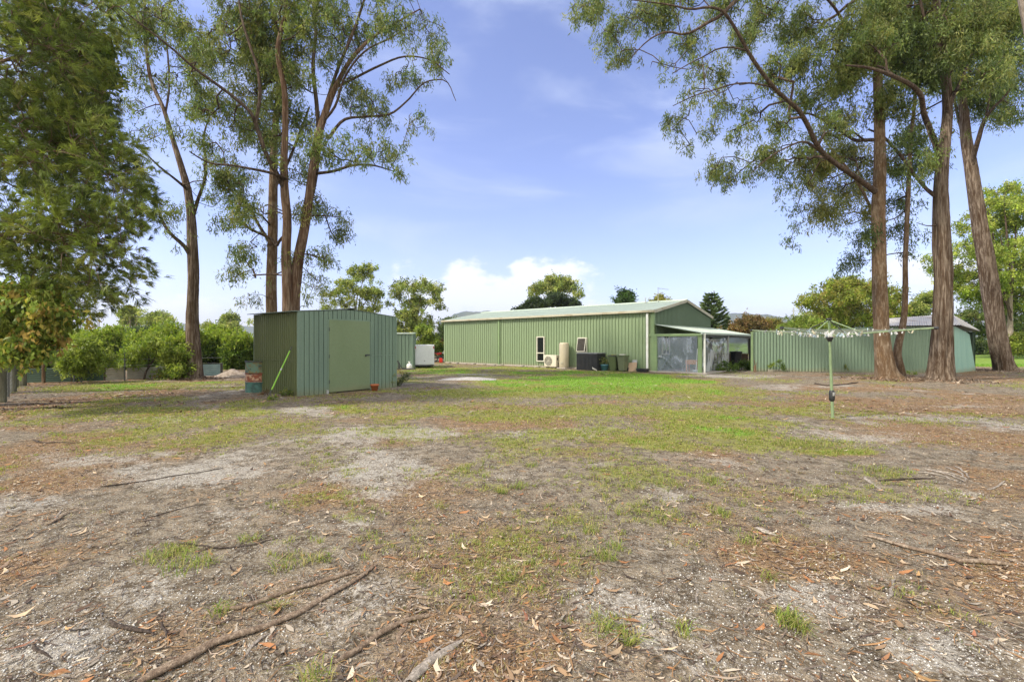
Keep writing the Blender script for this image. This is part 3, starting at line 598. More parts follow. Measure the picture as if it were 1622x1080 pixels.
# side beam (round timber looking) over the near opening
v = MB(); v.box(bpl(-LD / 2 + .08, -.02, LH1 - .08), (LD + .35, .10, .13), ROT_U, bev=.02); v.build('verandah_beam', M['trim_green'], B)
v = MB(); v.box(bpl(-LD, WID / 2, LH1 - .13), (.07, WID, .12), ROT_U); v.build('verandah_lintel', M['dark_metal'], B)
v = MB()
for tt in (.9, 2.6, 4.3, 6.0, 7.6):
    a, b = np.array(bpl(-LD, tt, LH1 - .08)), np.array(bpl(-.06, tt, LH0 - .06)); v.tube([a, b], .045, 4)
v.build('rafters', M['trim_green'], B)
for s, t, w, m in ((-LD + .02, .04, .19, 'trim_green'), (-.15, -.03, .14, 'trim_green'), (-LD, 4.05, .10, 'galv'), (-LD, WID - .06, .12, 'dark_metal'), (-.1, WID - .05, .12, 'dark_metal')):
    v = MB(); v.box(bpl(s, t, LH1 / 2 - .04), (w, w * .6 if w > .15 else w, LH1 - .06), ROT_U, bev=.008); v.build('verandah_post', M[m], B)
v = MB(); v.box(bpl(-LD - .17, .12, LH1 / 2), (.085, .07, LH1 - .02), ROT_U, bev=.012); v.build('verandah_downpipe', M['white'], B)
v = MB(); v.box(bpl(-LD / 2 - .1, WID / 2, .03), (LD + .5, WID + .3, .06), ROT_U, bev=.015); v.build('verandah_slab', M['concrete'], B)
# window and door seen on the gable wall through the plastic
f = MB(); 
for ds, dz, sw, sz in ((-.42, 0, .06, 1.1), (.42, 0, .06, 1.1), (0, .52, .78, .06), (0, -.52, .78, .06), (0, 0, .04, .98)): 
    q = bpl(-.06, 1.35 + ds, 1.42 + dz); f.box(q, (.07, sw, sz), ROT_U)
fo = f.build('window', M['win_frame'], B); g = MB(); g.box(bpl(-.055, 1.35, 1.42), (.03, .80, 1.04), ROT_U); g.build('pane', M['glass'], fo)
# clear plastic sheets
pm, nt, p, out = new_mat('clear_plastic'); p.inputs['Base Color'].default_value = (.50, .58, .70, 1); p.inputs['Roughness'].default_value = .16; p.inputs['Specular IOR Level'].default_value = .9
tr = nt.nodes.new('ShaderNodeBsdfTransparent'); tr.inputs[0].default_value = (.86, .90, .93, 1); mx = nt.nodes.new('ShaderNodeMixShader')
vv = n_obj(nt); f1 = n_noise(nt, n_map(nt, vv, (1, 1, .35), (.4, .5, .2)), 2.4, 5, .6, 1.2)
fac = n_range(nt, f1, .50, .72, .22, .45); nt.links.new(fac, mx.inputs[0]); nt.links.new(tr.outputs[0], mx.inputs[1]); nt.links.new(p.outputs[0], mx.inputs[2]); nt.links.new(mx.outputs[0], out.inputs[0])
n_bump(nt, p, f1, .25, .03); M['plastic'] = pm
def plastic2(name, lo, hi, ca, cb, colr, stretch):
    m, nt, p, out = new_mat(name); p.inputs['Base Color'].default_value = (*colr, 1); p.inputs['Roughness'].default_value = .22; p.inputs['Specular IOR Level'].default_value = .9
    tr = nt.nodes.new('ShaderNodeBsdfTransparent'); tr.inputs[0].default_value = (.88, .92, .95, 1); mx = nt.nodes.new('ShaderNodeMixShader'); f = n_noise(nt, n_map(nt, n_obj(nt), stretch), 2, 2, .5, .6)
    nt.links.new(n_range(nt, f, lo, hi, ca, cb), mx.inputs[0]); nt.links.new(tr.outputs[0], mx.inputs[1]); nt.links.new(p.outputs[0], mx.inputs[2]); nt.links.new(mx.outputs[0], out.inputs[0]); n_bump(nt, p, f, .2, .03); return m
M['milky'] = plastic2('milky_plastic', .3, .7, .5, .75, (.62, .70, .82), (1, 1, 1)); M['draped'] = plastic2('draped_plastic', .42, .58, .18, .55, (.62, .66, .68), (1.6, 1.6, .5))
def sheet(a, b, z0, z1, fn, name, nu=60, nv=60, mt='plastic'):
    a = np.array(a[:2]); b = np.array(b[:2]); u, L = unit(a, b); nr = np.array([u[1], -u[0]])
    S, Zt = np.meshgrid(np.linspace(0, 1, nu), np.linspace(0, 1, nv)); h, ds, dz = fn(S, Zt)
    P = a[None, None] + u * (S * L + ds)[..., None] + nr * h[..., None]
    V = np.concatenate([P, (z0 + (z1 - z0) * Zt + dz)[..., None]], -1).reshape(-1, 3); i = np.arange(nu * nv).reshape(nv, nu)
    Fq = np.stack([i[:-1, :-1], i[:-1, 1:], i[1:, 1:], i[1:, :-1]], -1).reshape(-1, 4)
    return np_mesh(name, V, Fq, M[mt], B, smooth=True)
def f_flat(S, Z): return ((fbm(S * 3 + Z * 1.2, Z * 1.6 - S * 1.5, 21, 2) - .5) * .16 + .07 * np.exp(-((S * .9 + Z * 1.4 - .55 - .1 * np.sin(S * 9)) / .035) ** 2) * (Z < .45) + .05 * np.exp(-((S * 1.6 - Z * .9 - .15) / .03) ** 2) * (Z < .5)), S * 0, S * 0
sheet(bpl(-.22, -.02), bpl(-LD + .12, -.02), .08, LH1 - .14, f_flat, 'plastic_sheet')
def f_drape(S, Z):
    fold = np.sin((S + (1 - Z) * .25 * (1 - S)) * 30) * .045 * (1.1 - S) + (fbm(S * 4, Z * 2, 8, 2) - .5) * .12
    swag = np.sin(S * np.pi); fold = fold + np.sin((Z + .25 * swag) * 26) * .06 * np.clip((Z - .55) * 3, 0, 1) * swag
    return fold, S * 0, -.10 * swag * Z
sheet(bpl(-LD, .22), bpl(-LD, 4.0), .08, LH1 - .18, f_drape, 'plastic_sheet', 90, 70, 'draped')
sheet(bpl(-LD + .1, WID - .05), bpl(-.2, WID - .05), .85, LH1 - .1, f_flat, 'plastic_sheet', 30, 30, 'milky')
M['brown_board'] = paint('brown_board', (.13, .085, .055), (.09, .06, .04), .8, 3, (1, 1, .3))
v = MB(); v.box(bpl(-LD / 2, WID - .05, .44), (LD - .2, .03, .78), ROT_U); v.build('low_board', M['brown_board'], B)
# roof fittings
ant = empty('roof_antenna', bp(1.6, WID / 2 - .1, APEX), 'thin television aerial mast with a sideways boom on the building ridge', 'antenna')
h_ = .92; v = MB(); v.tube([(0, 0, -.05), (0, 0, h_)], .018, 6); v.build('mast', M['galv'], ant)
v = MB(); v.tube([(-.03, 0, h_ - .03), (.66, .1, h_ - .1)], .014, 6)
for k in range(7): v.tube([(.06 + k * .095, -.14 + .01 * k, h_ - .045 - .01 * k), (.06 + k * .095, .16 - .0 * k, h_ - .045 - .01 * k)], .006, 4)
v.build('boom', M['galv'], ant)
v = MB(); v.tube([(0, 0, 0), (0, 0, .34)], .03, 8); v.lathe((0, 0, .34), [(.001, .06), (.05, .03), (.05, 0), (.03, 0)], 10)
tag(v.build('roof_vent_pipe', M['galv'], loc=bp(s_at(970), WID / 2 - .15, APEX - .03)), 'short grey vent pipe standing on the pale green roof ridge', 'vent pipe')

# ---- garden shed in front
SL = np.array([-5.98, 13.06]); SU = np.array([.585, .811]); SN = np.array([-.811, .585]); SW, SD, SE, SA = 3.45, 2.54, 2.37, 2.51
G = empty('garden_shed', (SL[0], SL[1], 0), 'nearest green steel garden shed with sage door, rusty drum beside its left wall', 'shed')
def gp(s, t, z=0.0): q = SU * s + SN * t; return (q[0], q[1], z)
ROT_G = math.atan2(SU[1], SU[0])
d0, d1, dt = .93, 2.37, 2.18
def shed_top(s): return SE + (SA - SE) * (1 - abs(s - SW / 2) / (SW / 2))
mb = MB(); corr(mb, gp(0, 0)[:2], gp(d0 - .03, 0)[:2], 0, shed_top, .15, .022, 'pan')
a, b = gp(d0 - .03, 0), gp(d1 + .03, 0); corr(mb, a[:2], b[:2], dt + .02, lambda s: shed_top(s + d0 - .03), .15, .022, 'pan'); corr(mb, gp(d1 + .03, 0)[:2], gp(SW, 0)[:2], 0, lambda s: shed_top(s + d1 + .03), .15, .022, 'pan')
mb.build('front_wall', M['shed_blue'], G)
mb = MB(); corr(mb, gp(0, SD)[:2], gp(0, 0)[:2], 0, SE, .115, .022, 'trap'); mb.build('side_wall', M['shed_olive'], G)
mb = MB(); corr(mb, gp(SW, 0)[:2], gp(SW, SD)[:2], 0, SE, .115, .022, 'trap'); corr(mb, gp(SW, SD)[:2], gp(0, SD)[:2], 0, shed_top, .115, .022, 'trap'); mb.build('rear_wall', M['shed_blue'], G)
mb = MB(); mb.box(gp((d0 + d1) / 2, -.035, dt / 2 + .02), (d1 - d0, .035, dt - .03), ROT_G, bev=.006); dr = mb.build('door', M['door_green'], G)
mb = MB(); h = gp(d1 - .10, -.075, 1.12); mb.box(h, (.16, .03, .035), ROT_G, bev=.005); mb.lathe(gp(d1 - .17, -.085, 1.10), [(.001, -.03), (.022, -.03), (.022, .02), (.001, .02)], 10); mb.build('bolt_latch', M['dark_metal'], dr)
for z in (.35, 1.1, 1.9):
    mb = MB(); mb.tube([gp(d0 + .0, -.06, z - .05), gp(d0 + .0, -.06, z + .05)], .012, 8); mb.build('hinge', M['dark_metal'], dr)
mb = MB()
for s in (d0 - .02, d1 + .02): mb.box(gp(s, -.02, dt / 2 + .01), (.035, .05, dt), ROT_G, bev=.004)
mb.box(gp((d0 + d1) / 2, -.021, dt + .02), (d1 - d0 + .005, .05, .035), ROT_G, bev=.004); mb.build('door_frame', M['shed_blue'], G)
mb = MB(); mb.box(gp(0.0, -.015, SE / 2), (.06, .06, SE - .01), ROT_G, bev=.004); mb.build('corner_post', M['shed_blue'], G)
mb = MB(); mb.box(gp(SW, -.015, SE / 2), (.06, .06, SE - .01), ROT_G, bev=.004); mb.build('corner_post', M['shed_blue'], G)
mb = MB(); mb.box(gp(d1 + .03 + (SW - d1) / 2, -.036, 1.09), (SW - d1 - .1, .012, .022), ROT_G); mb.build('girt_seam', M['shed_blue'], G)
mb = MB(); mb.box(gp(-.034, SD / 2, 1.0), (.008, SD - .06, .012), ROT_G); mb.build('sheet_seam', M['shed_olive'], G)
M['roof_dark'] = paint('shed_roof', (.15, .19, .15), (.10, .12, .09), .55, 3)
for s0 in (-.16, SW + .06):
    mb = MB(); corr_roof(mb, gp(s0, -.04, SE + .0), gp(s0, SD + .08, SE + .0), gp(SW / 2, SD + .08, SA + .02), gp(SW / 2, -.04, SA + .02), .10, .022, 'trap'); mb.build('roof', M['roof_dark'], G)
mb = MB(); mb.box(gp(SW / 2, SD / 2, SA + .045), (.22, SD + .16, .025), ROT_G, bev=.005); mb.build('ridge_cap', M['dark_metal'], G)
mb = MB(); mb.box(gp(d0 - .07, -.07, .05), (.05, .07, .13), ROT_G, bev=.004); mb.build('door_stop', M['galv'], G)

# ---- second small shed behind it
s0 = WP(600, 584, 27.0); G2 = empty('garden_shed', (s0[0], s0[1], 0), 'small blue green shed half hidden behind the nearest shed, white trailer beside it', 'shed')
def g2(x, y, z): return (x, y, z)
mb = MB(); corr(mb, (-1.2, 0), (1.94, 0), 0, 2.0, .21, .03, 'pan'); mb.build('front_wall', M['shed_blue'], G2)
mb = MB(); corr(mb, (1.94, 0), (1.80, 1.5), 0, 2.0, .2, .03); corr(mb, (1.80, 1.5), (-1.2, 1.6), 0, 2.0, .2, .03); corr(mb, (-1.2, 1.6), (-1.2, 0), 0, 2.0, .2, .03); mb.build('side_wall', M['shed_blue'], G2)
mb = MB(); mb.slab([(-1.3, -.08, 2.06), (2.0, -.08, 2.06), (1.84, 1.55, 2.12), (-1.3, 1.65, 2.12)], .05); mb.build('roof', M['roof_green'], G2)
mb = MB(); mb.box((1.95, -.02, 1.0), (.09, .07, 2.0), bev=.005); mb.build('corner_post', M['shed_blue'], G2)

# ---- green corrugated fence to the right
fa = GP(1191.5, 588)[:2]; fb = GP(1392, 590.6)[:2]
FNC = empty('corrugated_fence', (fa[0], fa[1], 0), 'tall green corrugated steel fence running from the verandah to the tree trunks', 'fence')
M['fence_green'] = paint('green_fence_steel', (.165, .235, .165), (.145, .21, .145), .5, 1.2, (1, 1, .15), .35, .7, dirt=(.2, .17, .1))
L = np.hypot(*(fb - fa)); mb = MB(); corr(mb, (0, 0), tuple(fb - fa), .02, lambda s: 2.08 + .22 * s / L + .015 * math.sin(s * 1.3), .15, .034, 'sine'); mb.build('fence_sheet', M['fence_green'], FNC)
mb = MB(); q = (fb - fa) / L; mb.box((q[0] * 0 - .03, -.03, 1.03), (.1, .1, 2.1), math.atan2(q[1], q[0]), bev=.01); mb.build('fence_post', M['trim_green'], FNC)
u_, _ = unit((0, 0), tuple(fb - fa)); mb = MB()
for z in (.45, 1.65): mb.box((q[0] * L / 2 + .05, q[1] * L / 2 + .06, z), (L, .05, .08), math.atan2(q[1], q[0]))
mb.build('fence_rail', M['galv'], FNC)

# ---- old corrugated shed behind the trunks
oa = GP(1393, 590.8)[:2]; ob = GP(1512, 591.3)[:2]; oc = np.array([GP(1545, 587)[0], GP(1545, 587)[1]])
O = empty('old_corrugated_shed', (oa[0], oa[1], 0), 'old corrugated shed with weathered grey iron roof behind the right tree trunks', 'shed')
M['teal_steel'] = paint('teal_steel', (.23, .38, .31), (.19, .33, .28), .5, 1.5, (1, 1, .2), dirt=(.18, .17, .1))
M['old_iron'] = paint('weathered_iron_roof', (.46, .445, .42), (.26, .19, .14), .6, 1.4, (1, 1, 1), .55, .70)
def ol(p, z=0.0): return (p[0] - oa[0], p[1] - oa[1], z)
mb = MB(); corr(mb, ol(oa)[:2], ol(ob)[:2], .0, 2.30, .15, .034, 'sine'); mb.build('front_wall', M['fence_green'], O)
mb = MB(); corr(mb, ol(ob)[:2], ol(oc)[:2], .0, lambda s: 2.32 - .06 * s, .14, .02, 'sine')
for i, vtx in enumerate(mb.v):                      # this wall leans inwards at the top
    if vtx[2] > 1: k = np.hypot(vtx[0] - ol(ob)[0], vtx[1] - ol(ob)[1]) / 4; mb.v[i] = (vtx[0] - .45 * k, vtx[1] - .1 * k, vtx[2] - .12 * k)
mb.build('side_wall', M['teal_steel'], O)
od = oc + np.array([-.2, 3.0]); oe = oa + np.array([4.6, 5.0])
mb = MB(); corr(mb, ol(oc)[:2], ol(od)[:2], 0, 2.1, .14, .02, 'sine'); corr(mb, ol(od)[:2], ol(oe)[:2], 0, 2.3, .14, .02, 'sine'); corr(mb, ol(oe)[:2], ol(oa)[:2], 0, 2.3, .14, .02, 'sine'); mb.build('rear_wall', M['fence_green'], O)
r0 = WP(1402, 505, 25.6); r1 = WP(1508, 497.5, 25.6); e0 = (oa[0] - .3, oa[1] - .2, 2.32); e1 = (ob[0] + .12, ob[1] - .25, 2.36); e2 = tuple(WP(1553, 524, 25.6)); b0 = (oe[0], oe[1] + .2, 2.3); b1 = (od[0] + .2, od[1] + .2, 2.2)
def o3(p): return (p[0] - oa[0], p[1] - oa[1], p[2])
mb = MB(); corr_roof(mb, o3(e0), o3(e1), o3(r1), o3(r0), .115, .025, 'sine'); mb.build('roof', M['old_iron'], O)
mb = MB(); mb.slab([o3(e1), o3(e2), o3(r1)], .03); mb.slab([o3(e2), o3(b1), o3(r1)], .03); mb.slab([o3(b1), o3(b0), o3(r0), o3(r1)], .03); mb.slab([o3(b0), o3(e0), o3(r0)], .03); mb.build('roof', M['old_iron'], O)

# ---- low horizontal corrugated garden edging on the left
def edging(pa, pb, h, mat, label, lean=0.0):
    a, b = GP(*pa), GP(*pb); u, L = unit(a, b); e = empty('corrugated_garden_edging', (a[0], a[1], 0), label, 'garden edging', 'corrugated iron sheets edging the garden bed')
    nz = int(h / .076) * 4; V, Fc = [], []
    for k in range(nz + 1):
        z = h * k / nz; o = .012 * math.sin(2 * math.pi * k / 4.0)
        V += [(u[1] * o, -u[0] * o, z), (u[0] * L + u[1] * o, u[1] * L - u[0] * o, z + lean)]
    for k in range(nz): Fc.append((2 * k, 2 * k + 1, 2 * k + 3, 2 * k + 2))
    mb = MB(); mb.add(V, Fc, True); mb.build('iron_sheet', mat, e)
    mb = MB(); mb.box((u[0] * L, u[1] * L + .04, h * .52), (.05, .05, h * 1.08), bev=.004); mb.build('stake', M['dark_bark'], e)
M['edge_green'] = paint('dark_green_iron', (.05, .095, .06), (.035, .07, .045), .5, 2, (1, 1, 1)); M['edge_cream'] = paint('cream_iron', (.44, .41, .35), (.33, .30, .26), .55, 2); M['edge_blue'] = paint('pale_blue_iron', (.26, .36, .34), (.20, .29, .28), .5, 2)
edging((40, 606), (112, 604.5), .55, M['edge_green'], 'dark green corrugated edging sheet at far left beside the wooden gate')
edging((114, 604.6), (164, 602.5), .55, M['edge_green'], 'dark green corrugated edging sheet next to the cream sheet')
edging((166, 602.3), (196, 601), .50, M['edge_cream'], 'short cream corrugated edging sheet between dark post and green sheet')
edging((201, 600.8), (268, 597.6), .48, M['edge_cream'], 'long cream corrugated edging sheet behind the small fruit tree')
edging((269, 597.4), (303, 596), .48, M['edge_cream'], 'cream corrugated edging sheet running behind the big trunk')
edging((318, 595.5), (349, 594), .52, M['edge_blue'], 'pale blue green corrugated edging sheet right of the big trunk')
# ------------------------------------------------------------------ trees
def limb_mesh(paths, sides_fn, rough=.0, seed=1, base_flare=None):
    """paths: list of (pts (n,3), radii (n,)); returns V,F quads of tapered tubes; rough = bark ridge depth as a share of the radius"""
    VV, FF, off = [], [], 0
    for pts, rad in paths:
        pts = np.asarray(pts, float); rad = np.asarray(rad, float); n = len(pts)
        if n < 2: continue
        t = np.gradient(pts, axis=0); t /= np.linalg.norm(t, axis=1)[:, None] + 1e-9
        ref = np.where(np.abs(t[:, 2:3]) > .95, np.array([[1., 0, 0]]), np.array([[0, 0, 1.]]))
        ref = np.repeat(ref[:1], n, 0) if np.abs(t[:, 2]).max() < .95 else np.repeat(np.array([[0.31, 1., 0.0]]), n, 0)
        u = np.cross(t, ref); u /= np.linalg.norm(u, axis=1)[:, None] + 1e-9; w = np.cross(u, t)
        S = sides_fn(rad[0]); a = np.arange(S) * 2 * np.pi / S
        rr = np.repeat(rad[:, None], S, 1)
        if rough > 0 and rad[0] > .09:
            L = np.concatenate([[0], np.cumsum(np.linalg.norm(np.diff(pts, axis=0), axis=1))])
            A = np.repeat(a[None], n, 0) ; Lz = np.repeat(L[:, None], S, 1); tw = A + Lz * .06
            cx_, cy_ = np.cos(tw), np.sin(tw)
            rid = fbm(cx_ * 4.5 + Lz * .3, cy_ * 4.5 + Lz * .2 + 9, seed, 3) + .9 * np.abs(fbm(cx_ * 7 + Lz * .5, cy_ * 7 + 5 - Lz * .3, seed + 5, 3) - .5) * 2
            rr = rr * (1 + (rid - .62) * rough * 2 + (fbm(cx_ * 1.3 + Lz * .5, cy_ * 1.3, seed + 9, 3) - .5) * .22)
        P = pts[:, None] + (u[:, None] * np.cos(a)[None, :, None] + w[:, None] * np.sin(a)[None, :, None]) * rr[..., None]
        i = np.arange(n * S).reshape(n, S); j = np.roll(i, -1, 1)
        FF.append(np.stack([i[:-1], j[:-1], j[1:], i[1:]], -1).reshape(-1, 4) + off); VV.append(P.reshape(-1, 3)); off += n * S
    return np.concatenate(VV), np.concatenate(FF)
def smooth_path(pts, rad, step):
    pts = np.asarray(pts, float); rad = np.asarray(rad, float)
    L = np.concatenate([[0], np.cumsum(np.linalg.norm(np.diff(pts, axis=0), axis=1))]); n = max(3, int(L[-1] / step) + 1); s = np.linspace(0, L[-1], n)
    if len(pts) < 3: return np.stack([np.interp(s, L, pts[:, k]) for k in range(3)], 1), np.interp(s, L, rad)
    m = np.gradient(pts, L, axis=0); out = np.empty((n, 3)); k = np.clip(np.searchsorted(L, s, 'right') - 1, 0, len(L) - 2); h = (L[k + 1] - L[k]); q = (s - L[k]) / h
    h00, h10, h01, h11 = 2 * q**3 - 3 * q**2 + 1, q**3 - 2 * q**2 + q, -2 * q**3 + 3 * q**2, q**3 - q**2
    out = h00[:, None] * pts[k] + (h10 * h)[:, None] * m[k] + h01[:, None] * pts[k + 1] + (h11 * h)[:, None] * m[k + 1]
    return out, np.interp(s, L, rad)
def leaf_quads(c, d, ln, wd, r):
    """rhombic leaves: base point c, direction d"""
    n = len(c); q = r.normal(size=(n, 3)); s = np.cross(d, q); s /= np.linalg.norm(s, axis=1)[:, None] + 1e-9
    L = ln[:, None]; W = wd[:, None]; bend = np.cross(s, d) * L * (.10 * r.normal(size=(n, 1)))
    V = np.stack([c, c + d * L * .45 + s * W * .5 + bend, c + d * L, c + d * L * .45 - s * W * .5 + bend], 1).reshape(-1, 3)
    return V, np.arange(4 * n).reshape(-1, 4)
def grow(skel, targets, r, seg, wob, start_r=.02, min_join=.0, droop=0.0, gam=2.2):
    """skel: (P, R) nodes of hand laid limbs; joins each target to the nearest branch; returns twig paths [(pts, radii)]"""
    P = [np.array(p) for p in skel[0]]; par = [-1] * len(P); depth = np.array(skel[1]) * 0.0; order = []
    P = np.array(P); n0 = len(P); D0 = np.min(np.linalg.norm(targets[:, None] - P[None], axis=2), axis=1)
    nodes = [P]; allP = P.copy(); parent = list(par); plen = list(np.zeros(n0)); segs = []
    cap = n0 + len(targets) * 16; buf = np.empty((cap, 3)); buf[:n0] = P; pl = np.zeros(cap); m = n0
    for k in np.argsort(D0):
        t = targets[k]; dv = buf[:m] - t; dist = np.sqrt((dv * dv).sum(1))
        up = (buf[:m, 2] - t[2]); cost = dist + pl[:m] * .25 + np.clip(up, 0, None) * .15
        j = int(np.argmin(cost)); a = buf[j].copy(); L = dist[j]
        if L < seg * .5: continue
        ns = int(min(14, max(2, L / seg))); off = r.normal(size=3) * L * wob; off2 = r.normal(size=3) * L * wob * .6
        prev = j
        for i in range(1, ns + 1):
            q = i / ns; p_ = a * (1 - q) + t * q + off * math.sin(q * math.pi) + off2 * math.sin(q * 2 * math.pi); p_[2] += (L * .12 - droop * L) * math.sin(q * math.pi)
            if m >= cap: break
            buf[m] = p_; pl[m] = pl[prev] + L / ns; segs.append((prev, m)); parent.append(prev); prev = m; m += 1
    # pipe model radii
    w = np.zeros(m); kids = [[] for _ in range(m)]
    for a_, b_ in segs: kids[a_].append(b_)
    for i in range(m - 1, n0 - 1, -1): w[i] = start_r ** gam if not kids[i] else sum(w[c_] for c_ in kids[i]) + (start_r * .25) ** gam
    rad = w ** (1 / gam)
    for i in range(n0, m): rad[i] = min(rad[i], .62 * skel[1][parent[i]] if parent[i] < n0 else rad[parent[i]])
    paths, used = [], set()
    for i in range(n0, m):
        p_ = parent[i]
        if i in used: continue
        big = max(kids[p_], key=lambda c_: w[c_]) if kids[p_] else -1
        if p_ >= n0 and big == i: continue
        ch = [i]; used.add(i)
        while kids[ch[-1]]: ch.append(max(kids[ch[-1]], key=lambda c_: w[c_])); used.add(ch[-1])
        pts = np.array([buf[p_]] + [buf[c_] for c_ in ch]); rd = np.array([rad[ch[0]]] + [rad[c_] for c_ in ch]); rd[-1] *= .5
        paths.append((pts, rd))
    return paths
def tree(name, label, cat, limbs, clumps, bark, pal, n_twig, leaves, ln, wd, spread, seed, group=None, droop=.75, rough=.10, start_r=.012, wob=.12, step=.25, mat='leaf', flat=1.0, seg=.4, trunk_name='trunk', gam=2.2, origin=None, tip_bias=.0, light=.35, twin=False):
    """limbs: first is the trunk [(points, radii)...]; clumps: (x,y,z,rx,ry,rz,weight)"""
    r = np.random.default_rng(seed); o3_ = np.array(origin if origin is not None else (limbs[0][0][0][0], limbs[0][0][0][1], 0.0), float)
    T = empty(name, o3_, label, cat, group)
    sm = [smooth_path(p_, q_, step) for p_, q_ in limbs]; sm = [(a - o3_, b) for a, b in sm]
    cl = np.array(clumps, float); cl[:, :3] -= o3_; wts = cl[:, 6] * (cl[:, 3] * cl[:, 4] * cl[:, 5]) ** (2 / 3); wts /= wts.sum()
    k = r.choice(len(cl), n_twig, p=wts); g = r.normal(size=(n_twig, 3)); g /= np.linalg.norm(g, axis=1)[:, None]; g *= (r.random(n_twig) ** .42)[:, None]
    tg = cl[k, :3] + g * cl[k, 3:6]
    SP = np.concatenate([a for a, b in sm]); SR = np.concatenate([b for a, b in sm]); hi = SP[:, 2] > min(tg[:, 2].min() - 1.0, SP[:, 2].max() * .6)
    low = SP[:, 2] > (SP[:, 2].max() * .25)
    paths = grow((SP[low | hi], SR[low | hi]), tg, r, seg, wob, start_r, gam=gam)
    sf = lambda q: 80 if q > .2 else 20 if q > .09 else 8 if q > .03 else 4
    V, F = limb_mesh(sm, sf, rough, seed); V2, F2 = limb_mesh(paths, sf if step < .5 else (lambda q: 4)); nt_ = len(limb_mesh(sm[:1], sf, 0, seed)[1]) + (len(limb_mesh(sm[1:2], sf, 0, seed)[1]) if twin else 0)
    np_mesh(trunk_name, np.concatenate([V, V2]), np.concatenate([F, F2 + len(V)]), [bark, M['limb_bark'] if step < .5 else bark], T, smooth=True, mi=(np.arange(len(F) + len(F2)) >= nt_).astype(np.int32))
    # leaves around the outer part of every twig
    ends = []; 
    for pts, rd in paths:
        m_ = len(pts); kk = max(1, int(m_ * .55)); ends += [pts[i] for i in range(m_ - kk, m_)]
    E = np.array(ends); nl = int(n_twig * leaves); kk = r.integers(0, len(E), nl)
    # tight little bunches with gaps between them
    nb = max(1, nl // 30); be = r.integers(0, len(E), nb); bc = E[be] + r.normal(size=(nb, 3)) * spread * np.array([1, 1, .75 * flat]); bc[:, 2] -= spread * .35 * droop
    bi = r.integers(0, nb, nl); c = bc[bi] + r.normal(size=(nl, 3)) * spread * .38 * np.array([1, 1, 1 + droop * .6])
    d = r.normal(size=(nl, 3)); d[:, 2] -= droop * 2.2; d /= np.linalg.norm(d, axis=1)[:, None]
    L = ln * (.6 + .8 * r.random(nl)); W = wd * (.7 + .6 * r.random(nl)); V, F = leaf_quads(c, d, L, W, r)
    pl_ = np.array(pal); bt = r.integers(0, len(pl_), nb); mixk = r.random(nl) < .7; ci = np.where(mixk, bt[bi], r.integers(0, len(pl_), nl))
    col = pl_[ci] * (1 - light / 2 + light * r.random(nl))[:, None] * (.62 + .72 * r.random(nb))[bi][:, None]
    np_mesh('crown', V, F, M[mat], T, cols=np.repeat(col, 4, 0)); return T
WF = 1.0                                             # width factor of the tree being built
def px_path(lst, d0):                               # (px, py, depth offset, radius in px)
    P = np.array([WP(a, b, d0 + c) for a, b, c, w in lst]); k_ = 1.0 if lst[0][3] > 9.5 else .78
    Rr = np.array([w * k_ * WF * (d0 + c) / FPX / math.sqrt(1 + ((a - CX) / FPX) ** 2) for a, b, c, w in lst]); return P, Rr
def px_clumps(lst, d0, zs=.8, dscale=1.0):
    out = []
    for i, e in enumerate(lst):
        px, py, r_ = e[:3]; c = e[3] if len(e) > 3 else ((i * 7919) % 11 - 5) * .35 * dscale; w = e[4] if len(e) > 4 else 1.0
        q = WP(px, py, d0 + c); m = r_ * (d0 + c) / FPX; out.append((q[0], q[1], q[2], m, m, m * zs, w))
    return out
GUM = [(.125, .18, .055), (.165, .22, .065), (.095, .145, .045), (.21, .25, .08), (.15, .185, .07), (.24, .25, .085)]
GUM_DK = [(.07, .10, .035), (.095, .135, .045), (.055, .085, .03), (.12, .15, .05)]
GUM_OL = [(.21, .22, .06), (.17, .19, .055), (.26, .25, .08), (.14, .16, .05), (.27, .23, .08)]
BRIGHT = [(.19, .27, .045), (.25, .32, .06), (.14, .21, .035), (.30, .35, .07), (.22, .26, .055)]

